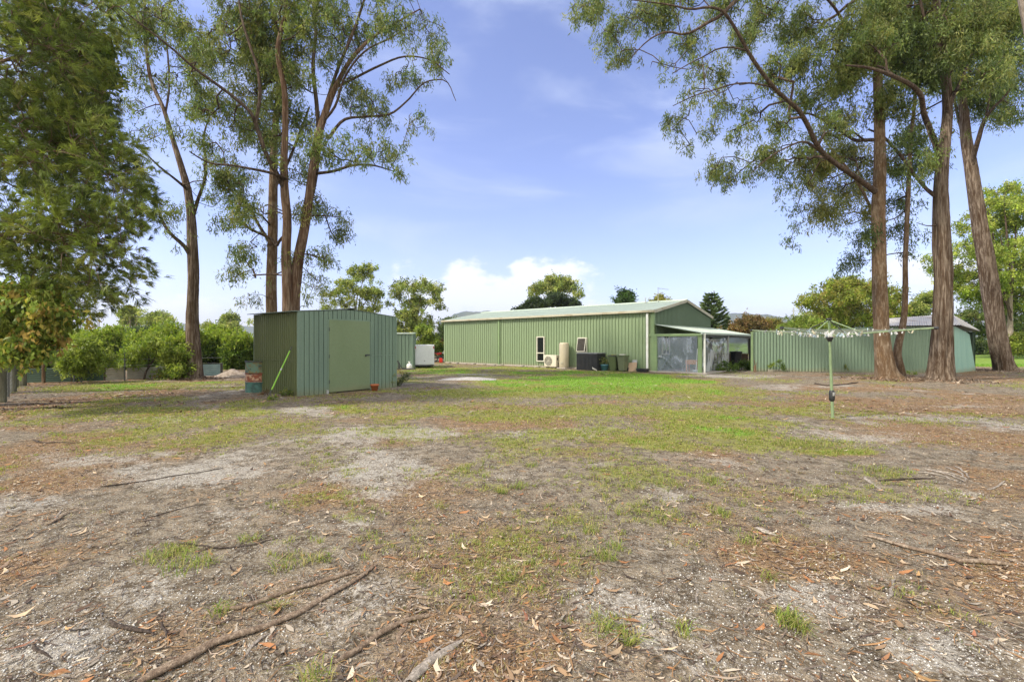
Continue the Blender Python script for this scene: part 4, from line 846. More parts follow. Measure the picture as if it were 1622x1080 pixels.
# -- single stringybark, left
d = 19.5; WF = .77
tree('gum_tree', 'tall stringybark gum standing alone in front of the hedge at left, sparse crown', 'tree',
     [px_path([(308, 601, 0, 20), (308, 590, 0, 17.5), (307, 560, 0, 15), (305, 520, 0, 13.5), (306, 470, 0, 12), (307, 430, 0, 11.5), (305, 395, 0, 11.5), (303, 350, 0, 9.5), (297, 300, .1, 8), (286, 260, .2, 6.5), (272, 215, .2, 5.2), (258, 170, .3, 4.4), (240, 130, .3, 4), (232, 80, .2, 3.6), (229, 20, 0, 3.2), (228, -60, 0, 2.6), (224, -160, 0, 1.5)], d),
      px_path([(303, 408, 0, 7), (292, 390, -.3, 6), (272, 372, -.6, 5), (258, 352, -.8, 4.5), (252, 335, -.9, 3.6), (232, 300, -1.1, 2.6), (222, 268, -1.2, 1.6)], d),
      px_path([(305, 345, 0, 6.5), (314, 315, .3, 5), (324, 285, .6, 4.5), (326, 250, .8, 4), (322, 225, .8, 3), (330, 190, 1.0, 2.4), (343, 160, 1.2, 1.6)], d),
      px_path([(297, 300, 0, 5), (275, 282, -.5, 3.6), (250, 262, -1, 3), (228, 240, -1.4, 2.2), (205, 215, -1.7, 1.5)], d),
      px_path([(262, 180, .3, 3.5), (268, 140, .6, 3), (266, 90, .8, 2.6), (262, 50, 1, 2), (270, 0, 1, 1.5)], d)],
     px_clumps([(235, 215, 24), (262, 130, 24), (300, 60, 40), (250, 20, 40), (205, 60, 34), (332, 165, 24), (285, 205, 18), (320, 300, 24), (330, 245, 18), (262, 330, 20), (278, 372, 12), (215, 265, 22), (312, 110, 34), (225, 120, 30), (190, 20, 34), (345, 320, 14), (220, 170, 24), (240, -60, 60, 0, .5), (280, -150, 70, 0, .4)], d), M['stringy'],
     GUM + GUM_OL[:2], 380, 42, .17, .034, .26, 101, rough=.12)

# -- double trunk gum behind the shed
d = 18.0; WF = .74
tree('gum_tree', 'big multi-stemmed gum with twin trunks rising behind the nearest shed', 'tree',
     [px_path([(462, 600, 0, 22), (463, 560, 0, 20), (462, 520, 0, 17), (464, 490, 0, 15), (467, 455, 0, 12.5), (473, 410, 0, 11), (483, 360, 0, 10), (490, 310, 0, 9), (496, 260, .1, 8), (503, 220, .2, 7.5), (520, 165, .3, 6.5), (538, 125, .4, 5), (556, 95, .5, 4), (590, 60, .6, 3), (630, 35, .8, 2), (665, 15, 1, 1.2)], d),
      px_path([(456, 500, -.2, 12), (455, 450, -.2, 11.5), (453, 400, -.2, 10.5), (455, 350, -.2, 9.5), (451, 300, -.2, 9), (450, 260, -.3, 8), (452, 200, -.3, 7), (450, 140, -.4, 6), (440, 80, -.4, 5), (452, 20, -.5, 4.5), (455, -60, -.5, 3), (460, -150, -.5, 1.5)], d),
      px_path([(484, 350, 0, 6.5), (498, 290, .5, 6.5), (505, 230, .8, 6), (502, 170, 1, 6), (496, 110, 1, 5.5), (500, 50, 1.2, 4.5), (494, -20, 1.2, 3.5), (500, -120, 1.2, 1.5)], d),
      px_path([(451, 300, -.2, 8), (440, 278, -.5, 7), (422, 245, -.9, 6.5), (408, 205, -1.2, 6), (398, 180, -1.5, 5.5), (375, 158, -1.8, 5), (345, 135, -2.2, 4.5), (310, 110, -2.6, 4), (270, 75, -3, 3.5), (225, 40, -3.4, 2.6), (180, 5, -3.8, 1.6)], d),
      px_path([(405, 195, -1.2, 5), (412, 150, -1.3, 5), (408, 110, -1.4, 4.5), (395, 70, -1.4, 4), (382, 25, -1.4, 3), (375, -40, -1.4, 2)], d),
      px_path([(455, 285, -.2, 5), (432, 275, -1, 4.5), (400, 268, -1.6, 4), (365, 262, -2, 3.5), (330, 258, -2.4, 3), (300, 240, -2.8, 2)], d),
      px_path([(500, 275, .3, 5), (525, 272, .2, 4.4), (560, 262, 0, 3.6), (590, 262, -.2, 2.6), (625, 272, -.3, 1.4)], d),
      px_path([(520, 220, .3, 5), (545, 190, .3, 4), (580, 185, .2, 3.4), (620, 180, 0, 3), (645, 160, 0, 2.4), (675, 130, -.2, 2), (705, 128, -.3, 1.5), (722, 160, -.4, .9)], d),
      px_path([(530, 140, .4, 4), (560, 125, .5, 3.5), (600, 105, .5, 3), (640, 90, .4, 2.4), (680, 95, .3, 1.8), (712, 118, .2, 1.2)], d),
      px_path([(505, 200, .3, 4.5), (530, 170, 0, 3.6), (545, 125, -.2, 3), (580, 80, -.4, 2.6), (620, 60, -.5, 2), (650, 40, -.6, 1.2)], d),
      px_path([(515, 170, .3, 5), (535, 110, .5, 4.5), (560, 50, .7, 4), (580, -10, 1, 3), (600, -80, 1, 1.6)], d)],
     px_clumps([(620, 30, 40), (672, 50, 36), (560, 55, 40), (692, 100, 16), (645, 120, 30), (590, 175, 36), (540, 110, 36), (600, 245, 30), (560, 250, 30), (622, 262, 18), (515, 235, 30), (640, 225, 12), (560, 150, 30), (505, 330, 26), (540, 372, 16), (548, 345, 14), (478, 270, 26), (512, 412, 20), (498, 458, 14), (470, 20, 50), (505, 40, 45), (665, 190, 18), (690, 80, 22),
                 (425, 100, 48), (400, 60, 45), (440, 175, 36), (380, 30, 45), (460, 120, 36), (412, 215, 36), (350, 60, 40), (430, 250, 26), (350, 180, 34), (305, 130, 30), (335, 232, 26), (372, 300, 28), (345, 275, 20), (362, 350, 20), (380, 405, 14), (368, 432, 12), (402, 440, 12), (310, 172, 20), (402, 330, 24), (240, 50, 32), (215, 15, 30), (285, 30, 36), (322, 90, 30), (420, 380, 16),
                 (480, -70, 100, 0, .45), (380, -90, 90, 0, .45), (600, -60, 70, 0, .45)], d), M['rusty_bark'],
     GUM + GUM_OL[:2], 1450, 54, .15, .034, .21, 102, rough=.09, twin=True)
d = 19.6
tree('gum_tree', 'straight lichen-stained gum trunk just left of the twin-trunk tree behind the shed', 'tree',
     [px_path([(430, 598, 0, 17), (430, 560, 0, 14), (430, 500, 0, 12), (430, 450, 0, 11.5), (431, 400, 0, 11), (432, 340, 0, 10), (433, 290, 0, 9), (434, 230, .1, 8), (440, 160, .3, 6.5), (444, 90, .5, 5), (430, 10, .6, 4), (420, -80, .6, 2)], d),
      px_path([(428, 385, 0, 5.5), (412, 360, .4, 4.5), (395, 330, .8, 4), (372, 300, 1.2, 3), (350, 280, 1.5, 2)], d),
      px_path([(434, 300, 0, 5), (455, 260, .5, 4), (475, 210, .9, 3.4), (490, 170, 1.2, 2.6)], d)],
     px_clumps([(380, 340, 22), (398, 400, 16), (375, 445, 12), (365, 270, 24), (400, 150, 34), (435, 110, 40), (470, 190, 30), (450, 60, 40), (415, 30, 36), (395, 465, 10), (480, 330, 20), (470, 400, 18), (500, 440, 16), (400, 200, 26), (455, 230, 24), (430, -60, 60, 0, .5)], d), M['brown_bark'],
     GUM_OL + GUM[:3], 340, 84, .16, .034, .26, 103, rough=.06)

# -- right group
d = 18.5; WF = .83
tree('gum_tree', 'brown-barked gum with long leftward limbs, leftmost trunk of the right-hand group', 'tree',
     [px_path([(1408, 604, 0, 33), (1406, 598, 0, 27), (1403, 585, 0, 22), (1399, 560, 0, 18), (1396, 530, 0, 15.5), (1394, 480, 0, 14.8), (1393, 430, 0, 14.4), (1392, 380, 0, 14), (1391, 330, 0, 13.5), (1393, 290, 0, 12.5), (1394, 240, 0, 11.5), (1393, 190, 0, 10.5), (1391, 140, 0, 9.5), (1390, 90, 0, 8), (1388, 30, 0, 6.5), (1385, -60, 0, 4), (1380, -150, 0, 2)], d),
      px_path([(1388, 305, 0, 9), (1368, 290, -.4, 7.5), (1345, 274, -.9, 7), (1322, 258, -1.3, 6.8), (1303, 242, -1.6, 6.5), (1290, 222, -1.9, 6.5), (1280, 200, -2.1, 6.2), (1265, 175, -2.4, 6), (1246, 158, -2.7, 5.5), (1228, 142, -3, 5.5), (1212, 122, -3.2, 5), (1196, 100, -3.5, 5), (1184, 80, -3.6, 4.6), (1173, 60, -3.8, 4.2), (1158, 35, -4, 4), (1145, 18, -4.1, 3.6), (1125, 12, -4.2, 3), (1095, 15, -4.3, 2.6), (1060, 8, -4.4, 2), (1015, 2, -4.4, 1.4), (960, -4, -4.4, .8)], d),
      px_path([(1190, -20, -3.6, 6), (1163, 4, -3.8, 5), (1140, 26, -4, 4.6), (1118, 38, -4.2, 4), (1098, 50, -4.3, 3.4), (1080, 55, -4.4, 3), (1062, 51, -4.4, 2.6), (1040, 56, -4.5, 2.2), (1018, 72, -4.5, 1.6), (1000, 92, -4.5, 1)], d),
      px_path([(1186, 82, -3.5, 3), (1165, 76, -3.4, 2.2), (1136, 78, -3.3, 2), (1118, 88, -3.2, 1.8), (1098, 98, -3.2, 1.4), (1066, 116, -3.2, 1)], d),
      px_path([(1222, 138, -3, 3), (1190, 132, -3.2, 2.4), (1160, 134, -3.4, 2), (1127, 144, -3.5, 1.8), (1100, 152, -3.6, 1.4), (1066, 168, -3.6, 1)], d),
      px_path([(1390, 222, 0, 6), (1372, 222, .4, 5), (1356, 223, .8, 4.6), (1340, 214, 1, 4.2), (1322, 202, 1.2, 4), (1304, 190, 1.4, 3.4), (1280, 180, 1.5, 2.6), (1250, 182, 1.6, 1.8)], d),
      px_path([(1391, 120, 0, 6), (1372, 80, -.6, 5), (1345, 50, -1, 4.5), (1320, 10, -1.4, 3.6), (1290, -20, -1.6, 2.4)], d),
      px_path([(1300, 240, -1.6, 4), (1275, 225, -2, 3), (1250, 232, -2.4, 2.2), (1215, 252, -2.7, 1.6), (1190, 275, -2.8, 1)], d)],
     px_clumps([(922, 18, 22), (962, 52, 24), (1002, 30, 28), (990, 88, 18), (1045, 20, 32), (1092, 62, 22), (1062, 108, 16), (940, 5, 24), (1032, 95, 14), (1112, 105, 24), (1098, 148, 18), (1134, 152, 20), (1066, 190, 12), (1118, 208, 16), (1134, 262, 16), (1158, 282, 14), (1092, 232, 9), (1062, 206, 9), (1126, 274, 8),
                 (1165, 205, 18), (1200, 262, 20), (1218, 238, 24), (1190, 180, 22), (1160, 165, 18), (1252, 295, 14), (1255, 325, 12), (1272, 360, 12), (1260, 380, 9), (1240, 260, 20), (1270, 250, 22), (1282, 290, 18), (1228, 114, 30), (1290, 90, 34), (1337, 46, 40), (1269, 46, 36), (1202, 20, 34), (1180, 60, 24), (1260, 160, 26), (1315, 151, 34), (1300, 215, 28),
                 (1383, 69, 34), (1405, 137, 26), (1240, 195, 24), (1340, 120, 34), (1320, 200, 24), (1150, 5, 28), (1140, 120, 16), (1240, -60, 80, -2, .45), (1380, -90, 90, 0, .45), (1100, -50, 60, -3.8, .45)], d), M['brown_bark'],
     GUM + GUM_OL[:2] + [(.22, .25, .08)], 1500, 52, .15, .034, .21, 104, rough=.05)
d = 18.9
tree('gum_tree', 'slender dark gum stem leaning out from the foot of the brown-barked trunk', 'tree',
     [px_path([(1431, 600, 0, 9), (1426, 580, 0, 10), (1421, 562, 0, 11), (1423, 545, 0, 10.5), (1428, 525, 0, 9.5), (1432, 500, 0, 8.6), (1434, 460, 0, 7.6), (1434, 420, 0, 7), (1436, 370, 0, 6.4), (1438, 320, 0, 6.4), (1440, 270, 0, 6), (1443, 220, 0, 5.4), (1448, 170, 0, 4.6), (1452, 110, 0, 3.6), (1450, 50, 0, 2.6), (1448, -20, 0, 1.5)], d),
      px_path([(1437, 330, 0, 2.4), (1420, 345, .4, 1.8), (1398, 352, .6, 1.4), (1375, 375, .8, 1)], d),
      px_path([(1435, 400, 0, 2), (1412, 402, .3, 1.6), (1385, 410, .5, 1.2), (1362, 415, .6, .8)], d)],
     px_clumps([(1443, 220, 20), (1428, 256, 20), (1420, 318, 16), (1430, 362, 12), (1465, 256, 18), (1356, 414, 16, .6), (1340, 420, 10, .6), (1372, 372, 14), (1380, 400, 10, .5), (1455, 120, 28), (1440, 60, 28), (1450, 290, 12), (1452, 400, 5), (1400, 375, 8)], d), M['brown_bark'],
     GUM_DK + GUM[:2], 210, 76, .15, .034, .24, 105, rough=.05)
d = 20.5
tree('gum_tree', 'leafy gum crown with yellow-green foliage between the right-hand trunks and the building', 'tree',
     [px_path([(1400, 597, 0, 6), (1396, 520, 0, 6), (1394, 430, 0, 5.5), (1388, 360, 0, 5), (1370, 310, 0, 4), (1345, 270, 0, 3.4), (1320, 240, 0, 2.6), (1300, 215, 0, 1.6)], d)],
     px_clumps([(1290, 256, 26), (1337, 247, 28), (1358, 296, 26), (1318, 300, 22), (1300, 285, 20), (1337, 350, 16), (1315, 335, 14), (1372, 335, 16), (1340, 190, 26), (1380, 250, 24), (1300, 330, 12), (1285, 355, 8)], d), M['brown_bark'],
     GUM_OL + [(.19, .20, .07), (.14, .17, .05)], 210, 90, .15, .034, .26, 106, rough=.05)
d = 17.9; WF = .87
tree('gum_tree', 'thick furrowed gum trunk in the middle of the right-hand group', 'tree',
     [px_path([(1488, 606, 0, 34), (1488, 600, 0, 29), (1489, 585, 0, 25), (1491, 560, 0, 22), (1493, 520, 0, 19.5), (1494, 480, 0, 18), (1494, 430, 0, 17), (1492, 380, 0, 16.3), (1491, 330, 0, 15), (1491, 290, 0, 14), (1494, 250, 0, 12.5), (1498, 215, 0, 10.5), (1501, 180, .1, 9.5), (1500, 140, .2, 9), (1495, 95, .3, 8.5), (1488, 50, .3, 8), (1482, 0, .3, 7), (1478, -70, .3, 5), (1475, -150, .3, 2.5)], d),
      px_path([(1489, 250, 0, 9), (1481, 225, -.4, 8), (1471, 200, -.8, 7.5), (1463, 178, -1.1, 7), (1460, 155, -1.4, 6.5), (1449, 140, -1.7, 6), (1430, 128, -2, 5.6), (1410, 119, -2.3, 5), (1390, 112, -2.6, 4.2), (1365, 106, -2.9, 3.2), (1340, 104, -3.1, 2)], d),
      px_path([(1484, 312, 0, 7), (1470, 302, .3, 5.5), (1456, 286, .6, 4.8), (1443, 270, .8, 4.5), (1428, 248, 1, 4.2), (1410, 228, 1.2, 4), (1396, 214, 1.3, 3.4), (1375, 205, 1.4, 2.2)], d),
      px_path([(1500, 180, 0, 6), (1512, 150, .5, 5), (1530, 110, 1, 4.4), (1550, 65, 1.5, 3.5), (1575, 20, 2, 2.5)], d),
      px_path([(1496, 110, .3, 6), (1478, 70, .0, 5), (1462, 20, -.3, 4), (1450, -40, -.5, 2.5)], d),
      px_path([(1488, 355, 0, 2.4), (1470, 358, -.3, 1.6), (1452, 353, -.5, 1)], d)],
     px_clumps([(1383, 75, 40), (1430, 90, 36), (1452, 55, 40), (1405, 40, 40), (1360, 95, 30), (1420, 170, 24), (1467, 100, 30), (1500, 40, 40), (1543, 27, 36), (1543, 75, 32), (1568, 112, 26), (1470, 250, 16), (1445, 200, 20), (1530, 130, 22), (1470, 10, 40), (1340, 110, 24), (1510, 215, 12), (1400, 10, 40), (1580, 40, 28), (1480, -80, 100, 0, .45)], d), M['stringy'],
     GUM + GUM_OL[:2] + [(.20, .24, .08)], 1100, 64, .15, .034, .22, 107, rough=.13)
d = 25.2; WF = .74
tree('gum_tree', 'leaning broad gum trunk with split bark, rightmost of the right-hand group', 'tree',
     [px_path([(1593, 589, 0, 33), (1592, 583, 0, 26), (1588, 570, 0, 22), (1581, 540, 0, 20.5), (1577, 510, 0, 20), (1572, 475, 0, 20), (1566, 440, 0, 19.5), (1561, 405, 0, 19), (1555, 370, 0, 18), (1549, 335, 0, 16.5), (1543, 300, 0, 15), (1537, 260, 0, 13.5), (1530, 220, 0, 12), (1527, 180, 0, 10.5), (1522, 140, 0, 9), (1520, 90, 0, 7.5), (1518, 30, 0, 6), (1515, -60, 0, 3)], d),
      px_path([(1539, 275, 0, 9), (1543, 245, -.3, 7.5), (1550, 220, -.7, 7), (1560, 190, -1, 6), (1572, 172, -1.3, 5), (1590, 155, -1.6, 3.4), (1604, 135, -1.8, 2)], d),
      px_path([(1560, 190, -1, 4), (1566, 165, -1, 3.4), (1568, 130, -1, 2.8), (1566, 90, -1, 2)], d),
      px_path([(1530, 230, 0, 6), (1520, 195, .4, 5), (1512, 160, .7, 4), (1508, 110, 1, 3)], d)],
     px_clumps([(1566, 114, 30), (1592, 137, 22), (1586, 182, 14), (1543, 70, 36), (1600, 90, 26), (1530, 160, 20), (1560, 160, 20), (1548, 20, 40), (1590, 40, 34), (1510, 120, 28), (1515, 60, 34), (1604, 175, 12), (1600, 5, 34)], d), M['stringy'],
     GUM + GUM_DK[:2], 760, 74, .18, .04, .32, 108, rough=.11)
# near trunk cut by the top right corner
tree('gum_tree', 'close gum trunk cut off by the top right corner of the picture', 'tree',
     [(np.array([(10.6, 7.6, -.05), (10.35, 7.6, .6), (10.05, 7.65, 1.6), (9.7, 7.7, 3.0), (9.32, 7.75, 4.6), (8.98, 7.75, 6.0), (8.66, 7.7, 7.4), (8.35, 7.6, 9), (8.2, 7.5, 11)]), np.array([.48, .40, .34, .30, .27, .25, .23, .2, .15]))],
     [(8.2, 7.2, 11.5, 1.6, 1.6, 1.2, 1), (10.5, 8, 11, 1.5, 1.5, 1, 1), (8.6, 6.4, 12.5, 2, 2, 1, 1)], M['pale_bark'], GUM, 60, 60, .14, .03, .28, 109, rough=.06)

WF = 1.0
# -- background trees
def far_tree(label, blobs, d, base_px, pal, seed, n=150, lv=60, sz=2.3, trunk_r=1.6, bark='pale_bark', cat='tree', name='gum_tree', spread=5, droop=.3, group='trees beyond the yard', depth=.8, flat=.7, light=.4):
    m = d / FPX; cy = min(b[1] for b in blobs); bx, by = base_px; r = np.random.default_rng(seed)
    base = WP(bx, HOR + EYE * FPX / d, d); top = WP(bx + r.normal() * 2, cy + (by - cy) * .4, d)
    limbs = [(np.array([base, base * .5 + top * .5 + r.normal(size=3) * m * 2, top]), np.array([trunk_r * 1.5, trunk_r, trunk_r * .4]) * m)]
    for b in blobs[:6]:
        q = WP(b[0], b[1] + b[2] * .2, d + r.normal() * m * 6); k = .35 + .4 * r.random(); a = base * (1 - k) + top * k
        limbs.append((np.array([a, a * .45 + q * .55 + np.array([0, 0, -m * 3]), q]), np.array([trunk_r * .6, trunk_r * .45, trunk_r * .2]) * m))
    cl = [(*WP(b[0], b[1], d + r.normal() * b[2] * m * depth), b[2] * m, b[2] * m * 1.1, b[2] * m * (b[3] if len(b) > 3 else .75), 1.0) for b in blobs]
    return tree(name, label, cat, limbs, cl, M[bark], pal, n, lv, sz * m * 1.5, sz * m * .7, spread * m, seed, group, droop=droop, rough=0, start_r=.22 * m, step=6 * m, seg=9 * m, flat=flat, light=light)
FARP = [(.23, .29, .075), (.30, .34, .095), (.16, .21, .055), (.37, .38, .12)]
DARKC = [(.03, .05, .02), (.045, .07, .028), (.06, .085, .035)]
far_tree('open-crowned gum rising behind the ridge of the nearest shed', [(575, 432, 20), (560, 455, 22), (585, 465, 16), (535, 462, 14), (520, 482, 14), (545, 485, 18), (580, 488, 20), (592, 440, 7), (520, 465, 8)], 46, (562, 520), FARP, 201, 230, 48)
far_tree('rounded gum with pale limbs between the nearest shed and the long building', [(645, 455, 18), (668, 452, 16), (688, 462, 13), (630, 465, 12), (655, 478, 20), (620, 480, 9), (695, 485, 8), (650, 500, 22), (640, 520, 24), (670, 510, 20), (602, 487, 6), (690, 475, 12)], 50, (658, 530), FARP, 202, 320, 50)
far_tree('bright green conical bush behind the white trailer', [(676, 535, 16, 1.2), (668, 550, 18), (690, 552, 14), (665, 520, 9)], 38, (676, 570), BRIGHT, 203, 110, 70, name='bush', cat='bush', bark='dark_bark')
far_tree('dark evergreen behind the left end of the long building', [(706, 520, 12), (700, 540, 18), (712, 508, 6), (706, 558, 18)], 60, (704, 560), GUM_DK, 204, 150, 70, name='evergreen_tree', bark='dark_bark')
far_tree('orange autumn bush above the white trailer roof', [(698, 548, 9), (704, 556, 9), (690, 553, 7)], 60, (700, 562), [(.42, .18, .08), (.46, .26, .12), (.36, .22, .09)], 205, 60, 60, name='bush', cat='bush', bark='dark_bark')
far_tree('umbrella-shaped gum crown showing above the dark cypress', [(872, 446, 12, .6), (855, 455, 10, .6), (893, 445, 11, .6), (905, 456, 6), (913, 468, 5), (850, 468, 6), (882, 456, 12, .5)], 84, (875, 480), FARP, 206, 170, 60)
far_tree('dark flat-layered cypress behind the roof of the long building', [(875, 478, 16, .5), (850, 483, 16, .5), (900, 482, 14, .5), (880, 470, 10, .5), (832, 490, 10, .5), (910, 488, 8, .5)], 78, (870, 495), DARKC, 207, 220, 80, name='cypress_tree', bark='dark_bark', droop=0, spread=4)
far_tree('small upright dark green tree above the long roof', [(989, 468, 5, 1.7), (987, 476, 7, 1.2), (992, 478, 7, 1.1)], 74, (989, 482), [(.05, .10, .02), (.07, .13, .03), (.045, .08, .02)], 208, 90, 70, name='poplar_tree', bark='dark_bark')
far_tree('rounded yellow bush just above the ridge beside the aerial', [(1046, 477, 10, .7), (1040, 482, 7), (1052, 482, 6)], 70, (1046, 485), [(.28, .26, .05), (.22, .22, .05)], 209, 50, 60, name='bush', cat='bush', bark='dark_bark')
far_tree('reddish brown autumn tree beyond the verandah roof', [(1185, 512, 13), (1200, 510, 10), (1175, 518, 12), (1198, 520, 14), (1190, 505, 7)], 62, (1188, 530), [(.20, .12, .05), (.26, .17, .06), (.17, .14, .05), (.12, .10, .04)], 210, 150, 60, name='autumn_tree', bark='dark_bark')
far_tree('yellow autumn tree between the reddish tree and the clothesline', [(1220, 518, 13), (1232, 516, 9), (1210, 515, 8), (1240, 524, 10)], 66, (1222, 532), [(.30, .25, .06), (.24, .22, .06), (.18, .18, .05)], 211, 110, 60, name='autumn_tree', bark='dark_bark')
far_tree('bright green shrub mass behind the clothesline hub', [(1265, 515, 16), (1285, 517, 16), (1250, 522, 14), (1300, 522, 16), (1275, 508, 10)], 48, (1275, 540), BRIGHT, 212, 160, 60, name='shrub', cat='shrub', bark='dark_bark')
far_tree('big domed gum behind the fence, between clothesline and brown trunk', [(1330, 470, 28), (1300, 470, 22), (1285, 480, 18), (1355, 455, 22), (1370, 480, 28), (1340, 500, 32), (1300, 498, 24), (1385, 455, 20), (1325, 450, 14), (1410, 470, 24), (1405, 500, 26), (1275, 475, 10), (1370, 510, 24), (1300, 510, 20)], 52, (1345, 540), [(q[0] * 1.3, q[1] * 1.22, q[2]) for q in BRIGHT + GUM_OL], 213, 560, 74, spread=6)
far_tree('large light green gum filling the right edge behind the leaning trunk', [(1590, 310, 26), (1565, 330, 22), (1610, 340, 30), (1540, 360, 24), (1585, 370, 32), (1530, 390, 22), (1560, 400, 28), (1605, 400, 30), (1525, 425, 26), (1570, 435, 32), (1610, 440, 30), (1590, 470, 30), (1550, 465, 26), (1500, 405, 14), (1640, 330, 40), (1640, 400, 40), (1640, 460, 40), (1520, 455, 20), (1484, 412, 12), (1480, 428, 10), (1500, 440, 14)], 45, (1600, 540), [(q[0] * 1.25, q[1] * 1.22, q[2]) for q in BRIGHT + FARP], 214, 900, 76, spread=6, trunk_r=3, light=.5)
far_tree('darker green tree standing low between the two rightmost trunks', [(1545, 500, 20), (1600, 500, 24), (1620, 520, 26), (1580, 490, 20), (1560, 520, 20)], 50, (1600, 545), GUM + BRIGHT[:1], 215, 220, 70, spread=5)
far_tree('round yellow-green bush beyond the paddock at the right edge', [(1600, 538, 14), (1608, 548, 16), (1592, 552, 12)], 44, (1602, 566), [(.20, .24, .03), (.15, .20, .03), (.26, .28, .05)], 216, 110, 70, name='bush', cat='bush', bark='dark_bark')
far_tree('low dark shrubs seen between the teal wall and the leaning trunk', [(1550, 545, 12), (1560, 552, 10), (1540, 550, 12)], 60, (1550, 562), GUM_DK, 217, 90, 60, name='shrub', cat='shrub', bark='dark_bark')
far_tree('low gum seen through the gap between the two middle trunks', [(1446, 492, 14), (1460, 485, 14), (1470, 470, 10), (1452, 505, 14)], 58, (1455, 530), FARP, 218, 130, 70)
far_tree('dark cypress row low behind the gap in the right trunks', [(1405, 480, 10), (1415, 500, 12), (1450, 502, 8), (1438, 500, 10)], 66, (1425, 520), DARKC, 219, 90, 60, name='cypress_tree', bark='dark_bark')
far_tree('small wispy gum on the skyline above the left of the hedge', [(208, 492, 8, .6), (196, 496, 7, .6), (219, 500, 5), (206, 508, 9)], 80, (206, 520), FARP, 220, 100, 50)
far_tree('broken-crowned gum on the skyline just left of the lone stringybark', [(250, 500, 8, .5), (240, 508, 6, .6), (265, 505, 7, .5), (262, 520, 9), (245, 520, 9), (272, 518, 6)], 80, (256, 530), FARP, 221, 120, 50)
far_tree('small spreading gum on the skyline between the stringybark and the nearest shed', [(365, 503, 8, .5), (355, 512, 9, .6), (383, 512, 5), (345, 518, 8), (330, 515, 7), (368, 520, 9)], 80, (360, 530), FARP, 222, 120, 50)
far_tree('low dark tree mass behind the middle of the hedge', [(210, 525, 14, .5), (225, 530, 16, .5), (195, 530, 12, .5), (240, 535, 12, .5)], 60, (215, 545), GUM_DK, 223, 150, 60, name='evergreen_tree', bark='dark_bark')
far_tree('bare grey branching tree on the skyline right of the pine foliage', [(158, 500, 12, 1.2)], 60, (156, 530), [(.14, .11, .09)], 224, 60, 1, trunk_r=1.0)
# -- Norfolk pine: tiers of upswept branches
d = 66; base = WP(1127, HOR + EYE * FPX / d, d); m = d / FPX
NP = empty('norfolk_pine', (base[0], base[1], 0), 'tiered upswept pine rising behind the gable end of the long building', 'tree', 'trees beyond the yard')
H = EYE + (HOR - 462) * m; r = np.random.default_rng(5); paths = [(np.array([(0, 0, 0), (0, 0, H * .5), (0, 0, H)]), np.array([.22, .15, .03]))]; c_, d_ = [], []
for k in range(15):
    z = H * (.18 + .80 * k / 15); L = (1 - k / 15) ** .8 * 30 * m + .25
    for j in range(7):
        a = j * 2 * np.pi / 7 + k * .7 + r.normal() * .12; e = np.array([np.cos(a), np.sin(a), .0]); LL = L * (.8 + .3 * r.random())
        q = np.linspace(0, 1, 6)[:, None]; pts = np.array([0, 0, z]) + e * LL * q + np.array([0, 0, 1]) * LL * (.10 * q + .35 * q ** 3); paths.append((pts, np.linspace(.05, .015, 6)))
        n = int(26 + LL * 42); t = r.random(n)[:, None] ** .75; P_ = np.array([0, 0, z]) + e * LL * t + np.array([0, 0, 1]) * LL * (.10 * t + .35 * t ** 3)
        s_ = np.array([-e[1], e[0], 0]); sd = np.sign(r.normal(size=(n, 1))); dd = e * .9 + s_ * sd * .7 + np.array([0, 0, .35]) + r.normal(size=(n, 3)) * .18; c_.append(P_); d_.append(dd / np.linalg.norm(dd, axis=1)[:, None])
V, F = limb_mesh(paths, lambda q: 5); np_mesh('trunk', V, F, M['dark_bark'], NP, smooth=True)
c_, d_ = np.concatenate(c_), np.concatenate(d_); n = len(c_); V, F = leaf_quads(c_, d_, .40 + .3 * r.random(n), .13 + .05 * r.random(n), r)
col = np.array([(.10, .16, .06), (.14, .20, .08), (.18, .23, .08), (.07, .11, .045)])[r.integers(0, 4, n)]; np_mesh('crown', V, F, M['needle'], NP, cols=np.repeat(col, 4, 0))

